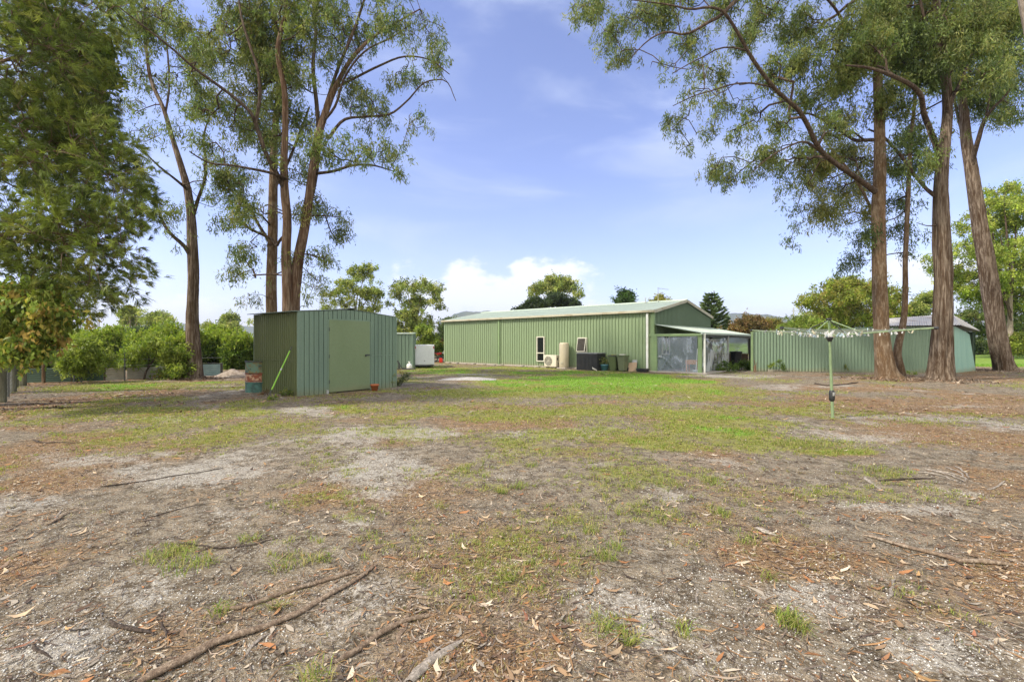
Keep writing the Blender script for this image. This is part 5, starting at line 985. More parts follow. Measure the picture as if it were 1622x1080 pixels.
# -- hedge of rounded bushes on the left
HED = [(70, 545, 22), (100, 550, 22), (118, 538, 20), (150, 545, 24), (178, 535, 22), (200, 548, 20), (225, 545, 20), (262, 532, 22), (248, 548, 22), (282, 548, 20), (330, 545, 24), (352, 552, 22), (378, 545, 20), (398, 552, 18), (345, 530, 14), (310, 540, 16), (420, 550, 18), (45, 552, 20)]
where = ['far left end, by the wooden gate', 'second from the left, over the gate rails', 'third from the left, behind the yellow sapling', 'above the tall star picket', 'high crowned, left of the dark post', 'low, just behind the dark post', 'left of the fruit tree', 'tallest, above the fruit tree', 'behind the fruit tree trunk', 'just left of the big trunk', 'just right of the big trunk', 'above the blue edging sheet', 'above the soil heap', 'touching the shed corner', 'pale topped, high right of the big trunk', 'behind the big trunk', 'mostly behind the shed wall', 'leftmost, behind the posts']
for i, (px, py, r_) in enumerate(HED):
    dd = 26.5 + (i % 3) * .9; m = dd / FPX; r = np.random.default_rng(300 + i); foot = EYE - 0; c = WP(px, py, dd); gz = c[2]
    b0 = WP(px, HOR + EYE * FPX / dd, dd); zt = c[2] + r_ * m * .8
    H_ = empty('hedge_bush', (b0[0], b0[1], 0), 'bright green hedge bush, ' + where[i], 'bush', 'hedge of bright green bushes behind the iron edging')
    n = 5200; g = r.normal(size=(n, 3)); g /= np.linalg.norm(g, axis=1)[:, None]; az_ = np.arctan2(g[:, 1], g[:, 0]); lum = fbm(az_ * 3.0 + 5 * i, g[:, 2] * 4 + i, 40 + i, 4)
    R3 = np.array([r_ * m * 1.25, r_ * m * 1.1, zt * .48]); rad_ = (.58 + .46 * r.random(n) ** .4) * (.50 + .95 * lum); P_ = g * rad_[:, None] * R3 + np.array([0, 0, zt * .44]); P_[:, 2] = np.abs(P_[:, 2])
    dv = g + r.normal(size=(n, 3)) * .7 + np.array([0, 0, .35]); dv /= np.linalg.norm(dv, axis=1)[:, None]
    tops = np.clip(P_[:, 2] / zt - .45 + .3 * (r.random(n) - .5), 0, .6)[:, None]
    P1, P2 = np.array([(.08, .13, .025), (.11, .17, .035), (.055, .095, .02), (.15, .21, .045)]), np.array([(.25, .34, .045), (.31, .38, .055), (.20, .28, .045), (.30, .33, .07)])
    kk = r.integers(0, 4, n); new = (r.random(n) < tops[:, 0] * 1.7)[:, None]                      # brighter yellow-green leaves, more frequent towards the top
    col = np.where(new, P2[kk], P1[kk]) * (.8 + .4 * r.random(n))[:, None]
    tp = np.where((P_[:, 2] > zt * .62) & (rad_ > np.quantile(rad_, .6)))[0]; tp = r.choice(tp, min(70, len(tp)), replace=False)
    for q_ in tp:                                   # upright new shoots that break the outline
        hgt_ = .12 + .30 * r.random(); kq = 12; tq = r.random((kq, 1)); sh = P_[q_] + np.array([r.normal() * .06, r.normal() * .06, hgt_]) * tq + r.normal(size=(kq, 3)) * .02; P_ = np.concatenate([P_, sh]); dd_s = r.normal(size=(kq, 3)) * .6 + np.array([0, 0, .8]); dv = np.concatenate([dv, dd_s / np.linalg.norm(dd_s, axis=1)[:, None]]); col = np.concatenate([col, P2[r.integers(0, 4, kq)]])
    n = len(P_)
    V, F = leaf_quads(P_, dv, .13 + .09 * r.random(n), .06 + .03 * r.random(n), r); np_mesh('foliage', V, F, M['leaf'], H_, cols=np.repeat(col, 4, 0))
    V, F = limb_mesh([(np.array([(0, 0, -.02), (.05, 0, zt * .3), (ca * r_ * m * .5, sa * r_ * m * .5, zt * .62)]), np.array([.05, .04, .015])) for ca, sa in ((1, 0), (-.6, .8), (-.5, -.8), (.3, .9))], lambda q: 6); np_mesh('stems', V, F, M['dark_bark'], H_, smooth=True)

# -- small garden trees in front of the edging
def small_tree(label, base, stems, blobs, d, pal, seed, n=120, lv=40, ln=.12, wd=.05, name='fruit_tree', spread=.2, droop=.3, bark='dark_bark', cat='small tree'):
    m = d / FPX; limbs = [px_path([(a, b, c, w) for a, b, c, w in st], d) for st in stems]
    cl = [(*WP(b[0], b[1], d + ((i * 37) % 7 - 3) * .08), b[2] * m, b[2] * m, b[2] * m * .85, 1) for i, b in enumerate(blobs)]
    return tree(name, label, cat, limbs, cl, M[bark], pal, n, lv, ln, wd, spread, seed, droop=droop, rough=0, start_r=.004, step=.08, seg=.15)
small_tree('small leaning fruit tree with forked dark stem in front of the cream edging', 0, [[(228, 601, 0, 2.6), (231, 590, 0, 2.2), (238, 578, 0, 2), (246, 565, 0, 1.6), (252, 548, 0, 1)], [(231, 590, 0, 1.6), (236, 575, 0, 1.3), (234, 560, 0, 1), (226, 550, 0, .7)]],
           [(215, 560, 12), (235, 550, 16), (258, 560, 14), (275, 572, 12), (285, 585, 9), (268, 590, 8), (205, 570, 9), (245, 538, 12), (275, 556, 12), (212, 582, 5)], 19.1, BRIGHT + [(.24, .28, .05)], 401, 170, 46)
small_tree('pale yellow-green sapling behind the star picket and green edging', 0, [[(122, 606, 0, 1.4), (124, 580, 0, 1.2), (126, 560, 0, .9), (130, 545, 0, .6)]], [(112, 570, 12), (130, 560, 14), (145, 572, 11), (138, 585, 8), (118, 582, 8), (128, 545, 10), (155, 560, 8)], 17.5, [(.22, .28, .05), (.28, .32, .07), (.18, .24, .04)], 402, 150, 40)
small_tree('low leafy bush at the left foot of the lone stringybark', 0, [[(276, 601, 0, 1.5), (278, 590, 0, 1.2), (282, 580, 0, .8)]], [(275, 588, 8), (288, 582, 8), (268, 594, 6), (292, 592, 5)], 19.6, BRIGHT + [(.30, .20, .06)], 403, 70, 40, name='shrub', cat='shrub')

# -- pine on the far left, with drooping needle sprays
def needle_tree(name, label, cat, trunk, centres, n_br, needles, nl, nw, pal, seed, bark, light=.5):
    r = np.random.default_rng(seed); o = trunk[0][0][0]; o = np.array([o[0], o[1], 0]); T = empty(name, o, label, cat); cl = np.array(centres, float); cl[:, :3] -= o
    sm = [smooth_path(a, b, .2) for a, b in trunk]; sm = [(a - o, b) for a, b in sm]; w = cl[:, 6] * (cl[:, 3] * cl[:, 5]); w /= w.sum(); k = r.choice(len(cl), n_br, p=w)
    g = r.normal(size=(n_br, 3)); g /= np.linalg.norm(g, axis=1)[:, None]; g *= (r.random(n_br) ** .45)[:, None]; tg = cl[k, :3] + g * cl[k, 3:6]
    paths = grow((np.concatenate([a for a, b in sm]), np.concatenate([b for a, b in sm])), tg, r, .3, .08, .005)
    V, F = limb_mesh(sm, lambda q: 24, .06, seed); V2, F2 = limb_mesh(paths, lambda q: 8 if q > .03 else 4); np_mesh('trunk', np.concatenate([V, V2]), np.concatenate([F, F2 + len(V)]), bark, T, smooth=True)
    C_, D_, cc = [], [], []; pal = np.array(pal)
    for pts, rd in paths:
        m_ = len(pts); a = max(0, m_ - 6); tip = pts[a:]
        ax = tip[-1] - tip[0]; L = np.linalg.norm(ax) + 1e-6; ax = ax / L; ax = ax + np.array([0, 0, -.12]); ax /= np.linalg.norm(ax); nn = int(needles * (.6 + .8 * r.random()))
        nt2 = 6; tt = r.random(nt2) ** .6; tj = r.normal(size=(nt2, 3)) * .09; tdir = ax[None] * 1.2 + r.normal(size=(nt2, 3)) * .55 + np.array([0, 0, .15]); tdir /= np.linalg.norm(tdir, axis=1)[:, None]; tb = .6 + .75 * r.random(nt2); ti = r.integers(0, nt2, nn)
        t = tt[ti]; j = np.clip((t * (len(tip) - 1)), 0, len(tip) - 1.001); j0 = j.astype(int); P_ = tip[j0] * (1 - (j - j0))[:, None] + tip[np.minimum(j0 + 1, len(tip) - 1)] * (j - j0)[:, None]
        # needle tufts on side shoots
        P_ = P_ + tj[ti] + tdir[ti] * (r.random((nn, 1)) * .10); dv = tdir[ti] * 1.5 + r.normal(size=(nn, 3)) * .50; C_.append(P_); D_.append(dv / np.linalg.norm(dv, axis=1)[:, None])
        cc.append(np.repeat(pal[r.integers(0, len(pal))][None], nn, 0) * (1 - light / 2 + light * r.random((nn, 1))) * tb[ti][:, None])
    C_, D_, cc = np.concatenate(C_), np.concatenate(D_), np.concatenate(cc); n = len(C_); V, F = leaf_quads(C_, D_, nl * (.6 + .7 * r.random(n)), np.full(n, nw), r)
    V[2::4, 2] -= nl * .12; np_mesh('needles', V, F, M['needle'], T, cols=np.repeat(cc, 4, 0)); return T
PINE = [(.155, .20, .036), (.19, .24, .045), (.235, .28, .055), (.12, .16, .03), (.29, .31, .065), (.085, .12, .024)]
pc = px_clumps([(60, 60, 70, 0), (20, 150, 60, 0), (100, 180, 50, .4), (60, 250, 60, 0), (150, 250, 44, .3), (185, 300, 40, .2), (120, 330, 50, 0), (215, 290, 22, .2), (205, 350, 30, 0), (60, 350, 60, -.2), (160, 395, 34, 0), (20, 420, 50, -.2), (90, 430, 44, 0), (190, 420, 22, .2), (130, 460, 26, .2), (60, 480, 34, -.3), (10, 500, 30, -.4), (160, 200, 26, .3), (205, 235, 20, .3), (100, 110, 40, .2), (-40, 200, 80, 0), (-40, 350, 80, 0), (-40, 60, 80, 0), (20, 10, 60, 0), (-30, 480, 50, -.3), (200, 455, 10), (60, -70, 90, .2, .7), (-60, -120, 120, 0, .5), (232, 330, 9, .1), (175, 455, 14)], 10.0, .8)
needle_tree('pine_tree', 'dense dark green pine with long drooping needles filling the upper left', 'pine tree',
     [(np.array([(-13.4, 10.9, 0), (-13.3, 10.9, 3), (-13.2, 10.8, 6), (-13.0, 10.7, 9.5), (-12.9, 10.6, 13)]), np.array([.32, .27, .22, .15, .04])),
      (np.array([(-13.2, 10.8, 5.2), (-11.6, 10.5, 5.6), (-9.9, 10.3, 5.7), (-8.8, 10.2, 5.3)]), np.array([.05, .035, .022, .01])),
      (np.array([(-13.3, 10.8, 3.6), (-11.6, 10.5, 3.9), (-9.9, 10.3, 3.9), (-8.8, 10.2, 3.6)]), np.array([.05, .035, .02, .01])),
      (np.array([(-13.1, 10.7, 7.2), (-11.5, 10.5, 7.8), (-9.8, 10.2, 8.0)]), np.array([.05, .035, .01])), (np.array([(-13.3, 10.8, 2.8), (-12.0, 10.4, 2.9), (-10.8, 10.1, 2.7)]), np.array([.04, .025, .01]))],
     pc + [(c[0] - .5, c[1] + 1.3, c[2], *c[3:]) for c in pc if c[0] < -8.2] + [(c[0] - 1.4, c[1] + 2.4, c[2], *c[3:]) for c in pc if c[0] < -8.6], 4700, 150, .17, .013, PINE, 501, M['brown_bark'])
# broad leaved poplar with yellowing leaves among it
d = 9.7; POP = [(.13, .19, .03), (.18, .22, .04), (.10, .15, .025), (.24, .24, .05)]; YEL = [(.42, .36, .08), (.44, .31, .09), (.34, .35, .07), (.22, .30, .05), (.20, .27, .05), (.15, .21, .04), (.13, .19, .035), (.26, .32, .06)]
tree('poplar_tree', 'broad-leaved tree with yellow and orange leaves hanging over the left posts', 'tree',
     [(np.array([(-12.9, 10.0, 0), (-12.8, 10.0, 2), (-12.6, 10.0, 4.5), (-12.4, 10, 7)]), np.array([.2, .17, .13, .05])), (np.array([(-12.8, 10.0, 1.8), (-11.8, 9.9, 2.3), (-10.8, 9.8, 2.3), (-10.2, 9.7, 2.1)]), np.array([.05, .035, .02, .01]))],
     px_clumps([(20, 510, 26, .2), (55, 500, 24, .1), (80, 495, 16, 0), (35, 540, 18, 0), (70, 525, 15, .2), (10, 560, 14, -.3), (95, 500, 9, .2), (50, 555, 11, 0), (15, 475, 24, 0), (60, 470, 20, .3)], d), M['brown_bark'], YEL, 360, 34, .12, .062, .16, 502, rough=.04, start_r=.005, droop=.8, seg=.25)
tree('poplar_tree', 'green broad-leaved branches poking out high above the pine foliage at left', 'tree',
     [(np.array([(-16.0, 13.6, 0), (-16.0, 13.5, 3), (-15.8, 13.4, 6), (-15.3, 13.3, 9), (-14.8, 13.2, 11.5)]), np.array([.22, .19, .15, .10, .03])), (np.array([(-15.8, 13.4, 6.2), (-14.2, 13.2, 8.0), (-12.8, 13.0, 9.0)]), np.array([.06, .04, .015]))],
     px_clumps([(140, 90, 26, 0), (160, 120, 16, 0), (125, 130, 22, .2), (120, 60, 22, .3), (150, 70, 14, .2), (175, 115, 8, 0), (130, 165, 16, .2), (108, 175, 14, 0), (100, 60, 30, 0), (100, 230, 16)], 13.0), M['brown_bark'], POP, 300, 40, .12, .09, .20, 503, rough=.04, start_r=.006, droop=.8, seg=.3)
# ------------------------------------------------------------------ things
def g0(px, py): q = GP(px, py); return (q[0], q[1], float(gh(q[0], q[1])))
# rusty drum
M['drum'] = None
m_, nt, p, out = new_mat('drum_paint'); v = n_obj(nt); s = nt.nodes.new('ShaderNodeSeparateXYZ'); nt.links.new(v, s.inputs[0]); f = n_noise(nt, v, 7, 6, .65); fb_ = n_noise(nt, v, 3, 4, .6)
z = n_math(nt, 'ADD', s.outputs['Z'], n_math(nt, 'MULTIPLY', n_math(nt, 'SUBTRACT', f, .5), .05))
rust = n_mix(nt, n_range(nt, f, .3, .7), (.24, .055, .018), (.05, .025, .018)); band = n_mix(nt, n_range(nt, f, .46, .56), rust, (.42, .25, .15)); band = n_mix(nt, n_range(nt, fb_, .5, .6), band, (.36, .32, .28))
teal = n_mix(nt, n_range(nt, f, .42, .62), (.045, .13, .11), (.025, .065, .055)); top = n_mix(nt, n_range(nt, f, .46, .6), (.09, .16, .11), (.13, .10, .03)); top = n_mix(nt, n_range(nt, fb_, .54, .62), top, (.03, .05, .045))
col = n_mix(nt, n_range(nt, z, .325, .335), teal, band); col = n_mix(nt, n_range(nt, z, .60, .61), col, top)
e1_ = n_math(nt, 'MULTIPLY', n_range(nt, z, .325, .35), n_range(nt, z, .41, .35)); col = n_mix(nt, e1_, col, rust); e2_ = n_math(nt, 'MULTIPLY', n_range(nt, z, .54, .58), n_range(nt, z, .62, .60)); col = n_mix(nt, e2_, col, rust)
nt.links.new(col, p.inputs['Base Color']); p.inputs['Roughness'].default_value = .6; n_bump(nt, p, f, .3, .01); M['drum'] = m_
q = g0(403, 621); D = empty('oil_drum', (q[0], q[1] + .18, q[2] - .015), 'rusty steel drum with teal, orange and green bands standing by the shed wall', 'drum')
mb = MB(); rr = .335; pr = [(rr, 0)]
for z_ in np.linspace(.02, .92, 46): pr.append((rr + (.016 * max(0, 1 - abs(z_ - .31) / .028) + .016 * max(0, 1 - abs(z_ - .61) / .028)), float(z_)))
pr += [(rr + .012, .93), (rr + .012, .95), (rr - .01, .95), (rr - .012, .10), (.001, .10)]; mb.lathe((0, 0, 0), pr, 40); mb.build('drum_body', M['drum'], D)
mb = MB(); mb.lathe((0, 0, 0), [(rr + .004, .925), (rr + .018, .935), (rr + .018, .95), (rr + .004, .958), (rr - .008, .95)], 40); mb.build('rim', M['dark_metal'], D)
# green prop pole
a = g0(424, 631); b = gp(-.06, .22, 1.39); M['lime'] = paint('lime_pole', (.22, .46, .04), (.17, .38, .05), .4, 5)
PL = empty('broom_pole', a, 'bright lime green pole with dark ends leaning on the left wall of the nearest shed', 'pole')
A = np.array([0, 0, .0]); Bv = np.array([b[0] + SL[0] - a[0], b[1] + SL[1] - a[1], b[2]])
mb = MB(); mb.tube([A + (Bv - A) * .16, A + (Bv - A) * .53], .020, 10); mb.tube([A + (Bv - A) * .57, A + (Bv - A) * .92], .018, 10); mb.build('shaft', M['lime'], PL)
mb = MB(); mb.tube([A, A + (Bv - A) * .16], .016, 8); mb.build('dark_end', M['dark_metal'], PL); mb = MB(); mb.tube([A + (Bv - A) * .92, Bv], .015, 8); mb.build('dark_end', M['dark_metal'], PL)
mb = MB(); mb.tube([A + (Bv - A) * .53, A + (Bv - A) * .57], .024, 10); mb.build('collar', M['galv'], PL)
# terracotta pot
M['terra'] = paint('terracotta', (.36, .11, .045), (.28, .09, .04), .8, 8)
q = g0(593.5, 619); mb = MB(); mb.lathe((0, 0, 0), [(.001, 0), (.085, 0), (.12, .17), (.135, .17), (.135, .21), (.115, .21), (.10, .10), (.001, .10)], 24)
tag(mb.build('flower_pot', M['terra'], loc=q), 'small terracotta pot at the foot of the sage shed door', 'pot')
# plants
def plant(name, label, base, blobs, d, pal, seed, n, ln, wd, cat='plant', group=None, up=.4):
    """low leafy plant: stems and leaves in loose clumps (px,py,r)"""
    r = np.random.default_rng(seed); b = np.array(g0(*base)); T = empty(name, b, label, cat, group); m = d / FPX; C_, S_ = [], []
    for px, py, rr_ in blobs:
        c = WP(px, py, d) - b; k = int(n / len(blobs)); g = r.normal(size=(k, 3)); g /= np.linalg.norm(g, axis=1)[:, None]; C_.append(c + g * (r.random((k, 1)) ** .5) * rr_ * m); S_.append((np.array([(0, 0, -.02), c * .5 + [0, 0, .02], c + [0, 0, rr_ * m * .5]]), np.array([.006, .005, .002])))
    C_ = np.concatenate(C_); C_[:, 2] = np.abs(C_[:, 2]); k = len(C_); dv = r.normal(size=(k, 3)) + np.array([0, 0, up]); dv /= np.linalg.norm(dv, axis=1)[:, None]
    V, F = leaf_quads(C_, dv, ln * (.6 + .8 * r.random(k)), wd * (.7 + .6 * r.random(k)), r); np_mesh('leaves', V, F, M['leaf'], T, cols=np.repeat(np.array(pal)[r.integers(0, len(pal), k)] * (.8 + .4 * r.random(k))[:, None], 4, 0))
    V, F = limb_mesh(S_, lambda q: 5); np_mesh('stems', V, F, M['dark_bark'], T); return T
WEED = [(.17, .20, .06), (.13, .18, .05), (.24, .22, .08), (.10, .15, .04)]
plant('weed', 'straggly weed at the front left corner of the nearest shed', (458, 627), [(452, 619, 5), (460, 622, 5), (447, 624, 4)], 13.1, WEED, 1, 130, .09, .03)
plant('weed', 'low bright weed just below the foot of the lime green pole', (432, 635), [(430, 632, 5), (437, 629, 4), (426, 634, 3)], 12.2, BRIGHT, 2, 110, .08, .025)
plant('weed', 'reddish dead weed between the drum and the lime green pole', (420, 626), [(415, 624, 4), (422, 622, 4)], 13.4, [(.20, .09, .05), (.16, .12, .07), (.12, .10, .06)], 3, 80, .08, .03)
plant('shrub', 'grey green shrub at the right front corner of the nearest shed', (634, 611), [(632, 605, 6), (640, 600, 6), (646, 595, 5), (628, 608, 4)], 16.2, [(.10, .14, .07), (.14, .18, .08), (.22, .23, .12), (.07, .10, .05)], 4, 380, .12, .022, 'shrub')
plant('weed', 'thin yellowing weed against the shed ribs beside the grey green shrub', (620, 612), [(618, 598, 3), (622, 606, 3), (616, 607, 3), (625, 594, 3)], 15.7, [(.26, .26, .10), (.18, .20, .08)], 5, 50, .08, .03)
plant('weed', 'dry orange-tinged grass clump behind the grey green shrub', (640, 592), [(632, 588, 3), (640, 590, 3)], 22, [(.36, .28, .10), (.30, .20, .08)], 6, 60, .14, .02)
plant('garden_shrub', 'leafy green shrub in front of the verandah plastic, right of its white downpipe', (1150, 590), [(1120, 587, 6), (1135, 583, 8), (1150, 578, 8), (1160, 582, 9), (1108, 591, 3), (1145, 588, 6)], 24.3, [(.10, .17, .035), (.15, .22, .05), (.07, .12, .025)], 7, 900, .14, .05, 'shrub')
plant('garden_shrub', 'rounded green shrub right of the black bin, touching the fence end', (1180, 587), [(1175, 578, 8), (1185, 577, 7), (1168, 581, 6), (1186, 583, 6)], 25.6, [(.09, .16, .03), (.13, .20, .04), (.07, .12, .025)], 8, 800, .14, .05, 'shrub')
plant('garden_shrub', 'pale yellow-green shrub behind the hanging clear plastic', (1145, 580.5), [(1140, 560, 10), (1148, 568, 11), (1133, 570, 9), (1142, 551, 6)], 29.6, BRIGHT + [(.30, .32, .09)], 9, 700, .16, .06, 'shrub')
plant('weed', 'pale green weed growing at the left end of the green fence', (1221, 585), [(1219, 580, 4), (1224, 577, 4)], 24.2, BRIGHT, 10, 90, .10, .04)
plant('weed', 'tall dark leafy weed growing against the fence', (1238, 585), [(1235, 573, 3), (1238, 579, 5), (1241, 583, 4)], 24.0, [(.09, .15, .035), (.12, .18, .04)], 11, 130, .12, .05)
plant('weed', 'small weed by the orange brick at the fence foot', (1308, 587), [(1307, 583, 3), (1310, 580, 2)], 23.9, WEED, 12, 45, .10, .04)
plant('weed', 'small upright weed at the fence foot right of the clothesline pole', (1341, 589), [(1340, 584, 3), (1339, 580, 2)], 23.6, WEED, 13, 45, .10, .04)
plant('weed', 'weed patch at the foot of the old shed between two trunks', (1447, 594), [(1440, 591, 4), (1450, 592, 3)], 21.6, BRIGHT, 14, 90, .10, .03)

# ---- wall side things; they stand in front of the long wall
def wall_at(px, off): return s_at(px, off)
def wpos(px, off, z=0.0): q = bp(wall_at(px, off), -off, z); return q
M['ac'] = paint('appliance_white', (.62, .58, .47), (.55, .50, .40), .45, 3, dirt=(.35, .3, .22)); M['grille'] = paint('grille_grey', (.16, .16, .14), (.10, .10, .09), .5, 20)
q = wpos(874, .42); AC = empty('air_conditioner', q, 'cream outdoor air conditioner unit on the ground by the tall window', 'air conditioner', rz=ROT_U)
mb = MB(); mb.box((0, 0, .42), (.90, .34, .70), bev=.02); mb.build('casing', M['ac'], AC)
mb = MB()
for k in range(6): 
    rr = .05 + k * .046; mb.tube([(-.13 + rr * math.cos(t), -.185, .42 + rr * math.sin(t)) for t in np.linspace(0, 2 * math.pi, 25)], .006, 4, cap=False)
for k in range(8): t = k * math.pi / 4; mb.tube([(-.13, -.184, .42), (-.13 + .28 * math.cos(t), -.184, .42 + .28 * math.sin(t))], .006, 4)
mb.build('fan_grille', M['ac'], AC); mb = MB(); mb.add([(-.13 + .285 * math.cos(t), -.174, .42 + .285 * math.sin(t)) for t in np.linspace(0, 2 * math.pi, 25)[:-1]], [tuple(range(24))]); mb.build('fan_opening', M['grille'], AC)
mb = MB(); mb.box((-.28, 0, .035), (.08, .30, .07)); mb.build('foot', M['dark_metal'], AC); mb = MB(); mb.box((.28, 0, .035), (.08, .30, .07)); mb.build('foot', M['dark_metal'], AC)
mb = MB(); mb.box((.461, -.05, .55), (.02, .10, .14), bev=.005); mb.build('valve_cover', M['dark_metal'], AC); mb = MB(); mb.tube([(.47, 0, .3), (.55, .02, .22), (.56, .15, .1)], .02, 6); mb.build('pipe_cover', M['dark_metal'], AC)
q = wpos(893.5, .42); HW = empty('hot_water_cylinder', q, 'tall cream hot water cylinder standing against the green wall', 'water heater', rz=ROT_U)
M['cyl'] = paint('cylinder_cream', (.52, .46, .33), (.46, .40, .29), .4, 2, dirt=(.3, .25, .17))
mb = MB(); mb.lathe((0, 0, .06), [(.001, 0), (.28, 0), (.285, .02), (.285, 1.36), (.27, 1.42), (.22, 1.45), (.001, 1.46)], 32); mb.build('tank', M['cyl'], HW)
mb = MB(); mb.box((0, 0, .03), (.62, .62, .06), bev=.01); mb.build('base_slab', M['concrete'], HW)
mb = MB(); mb.box((0.04, -.285, .32), (.16, .03, .14), bev=.008); mb.build('access_cover', M['cream_trim'], HW)
mb = MB(); mb.tube([(-.30, .05, 1.25), (-.36, .08, 1.22), (-.36, .12, .3), (-.32, .12, .1)], .018, 6); mb.lathe((-.30, .04, 1.22), [(.001, 0), (.03, 0), (.03, .06), (.001, .06)], 8); mb.build('valve_pipe', M['dark_metal'], HW)
# black slatted box
q = wpos(936, .62); BX = empty('storage_box', q, 'black vertical-slatted storage box with grey lid under the tilted window', 'box', rz=ROT_U)
mb = MB(); W_, D_, H_z = 1.32, .86, .90; mb.box((0, 0, H_z / 2), (W_, D_, H_z)); mb.build('panel', M['black'], BX)
mb = MB()
for k in range(15): mb.box((-W_ / 2 + .045 + k * (W_ - .09) / 14, -D_ / 2 - .012, H_z / 2), (.058, .022, H_z - .04), bev=.004)
for k in range(9):
    for sg in (-1, 1): mb.box((sg * (W_ / 2 + .012), -D_ / 2 + .05 + k * (D_ - .1) / 8, H_z / 2), (.022, .062, H_z - .04), bev=.004)
mb.build('slat_cladding', M['black'], BX); M['lid'] = paint('grey_lid', (.20, .21, .22), (.13, .14, .15), .4, 5); mb = MB(); mb.box((0, 0, H_z + .03), (W_ + .06, D_ + .06, .05), bev=.01); mb.build('lid', M['lid'], BX)
q = wpos(942, 1.16); mb = MB(); mb.tube([(-.10, 0, .13), (-.05, 0, .10), (.03, 0, .06)], .045, 10); mb.tube([(.03, 0, .06), (.09, .01, .05), (.10, .01, .0)], .03, 10); mb.tube([(-.10, 0, .13), (-.13, 0, .19)], .02, 8)
tag(mb.build('pipe_offcut', M['white'], loc=q), 'short white bent pipe lying in front of the black slatted box', 'pipe')
q = wpos(919.5, .95); mb = MB(); mb.box((0, 0, .08), (.10, .10, .17), ROT_U, bev=.01); mb.lathe((0, 0, .165), [(.05, 0), (.03, .03), (.001, .035)], 8); tag(mb.build('marker_block', M['white'], loc=q), 'small cream block at the left foot of the black slatted box', 'block')
# blue pot with plant
M['blue_pot'] = paint('blue_glaze', (.10, .27, .34), (.08, .22, .28), .35, 6); q = wpos(957.5, .55)
mb = MB(); mb.lathe((0, 0, 0), [(.001, 0), (.16, 0), (.235, .28), (.25, .28), (.25, .33), (.22, .33), (.2, .26), (.001, .26)], 28); BP = tag(mb.build('plant_pot', M['blue_pot'], loc=q), 'blue glazed round pot beside the green bins', 'pot')
r = np.random.default_rng(77); T = empty('potted_plant', (q[0], q[1], q[2] + .255), 'leafy yellow-green plant growing in the blue pot', 'plant'); k = 150; g = r.normal(size=(k, 3)) * np.array([.13, .13, .13]) + np.array([-.02, 0, .22]); g[:, 2] = np.abs(g[:, 2]); dv = r.normal(size=(k, 3)) + [0, 0, .3]; dv /= np.linalg.norm(dv, axis=1)[:, None]
V, F = leaf_quads(g, dv, .10 + .05 * r.random(k), .05 + .02 * r.random(k), r); np_mesh('leaves', V, F, M['leaf'], T, cols=np.repeat(np.array([(.20, .22, .08), (.12, .17, .05), (.32, .30, .14)])[r.integers(0, 3, k)], 4, 0))
V, F = limb_mesh([(np.array([(0, 0, 0), (dx * .4, dy * .4, .15), (dx, dy, .3)]), np.array([.008, .006, .003])) for dx, dy in ((-.1, 0), (.08, .05), (0, -.08), (.02, .1))], lambda q: 5); np_mesh('stems', V, F, M['dark_bark'], T)
# wheelie bins
M['bin_green'] = paint('bin_green', (.075, .105, .04), (.06, .085, .035), .5, 4); M['bin_olive'] = paint('bin_olive', (.13, .155, .085), (.10, .12, .07), .5, 4)
def make_bin(loc, rz, m1, m2, label, H=.84, group=None):
    T = empty('wheelie_bin', loc, label, 'bin', group, rz); mb = MB(); n = 6
    def ring(w, d, z, y0=0): return [(x_ * w / 2 * (1 if abs(x_) < 1 or True else 1), y0 + y_ * d / 2, z) for x_, y_ in ((-1, -.75), (-.75, -1), (.75, -1), (1, -.75), (1, .75), (.75, 1), (-.75, 1), (-1, .75))]
    R_ = [ring(.34, .36, .03, .02), ring(.36, .38, .10, .02), ring(.46, .50, H * .9, 0), ring(.50, .55, H * .9, 0), ring(.50, .55, H * .95, 0)]; vs = [p_ for r_ in R_ for p_ in r_]; fs = [tuple(reversed(range(8)))]
    for i in range(len(R_) - 1):
        for k in range(8): fs.append((i * 8 + k, i * 8 + (k + 1) % 8, (i + 1) * 8 + (k + 1) % 8, (i + 1) * 8 + k))
    mb.add(vs, fs); mb.build('bin_body', m1, T); mb = MB(); Ld = [ring(.53, .58, H * .95, 0), ring(.53, .58, H * .975, 0), ring(.44, .46, H + .01, 0)]; vs = [p_ for r_ in Ld for p_ in r_]; fs = [tuple(reversed(range(8))), tuple(range(16, 24))]
    for i in range(2):
        for k in range(8): fs.append((i * 8 + k, i * 8 + (k + 1) % 8, (i + 1) * 8 + (k + 1) % 8, (i + 1) * 8 + k))
    mb.add(vs, fs); mb.build('lid', m2, T); mb = MB(); mb.tube([(-.2, .33, H * .93), (.2, .33, H * .93)], .016, 8); mb.tube([(-.2, .27, H * .93), (-.2, .33, H * .93)], .014, 6); mb.tube([(.2, .27, H * .93), (.2, .33, H * .93)], .014, 6); mb.build('handle', m2, T)
    for sg in (-1, 1):
        w = MB(); w.tube([(sg * .19, .22, .10), (sg * .235, .22, .10)], .10, 18); w.build('wheel', M['black'], T)
    return T
GB = 'green wheelie bins by the long wall'
make_bin(wpos(972, .55), ROT_U + .15, M['bin_green'], M['dark_metal'], 'dark green wheelie bin beside the blue pot, leaves on its lid', group=GB); make_bin(wpos(986.5, .55), ROT_U - .1, M['bin_olive'], M['bin_green'], 'faded olive wheelie bin, nearer the cardboard sheet', group=GB)
make_bin(tuple(WP(1166, HOR + EYE * FPX / 27.2, 27.2)), ROT_U + .9, M['black'], M['black'], 'black wheelie bin in the open end bay of the verandah', 1.0)
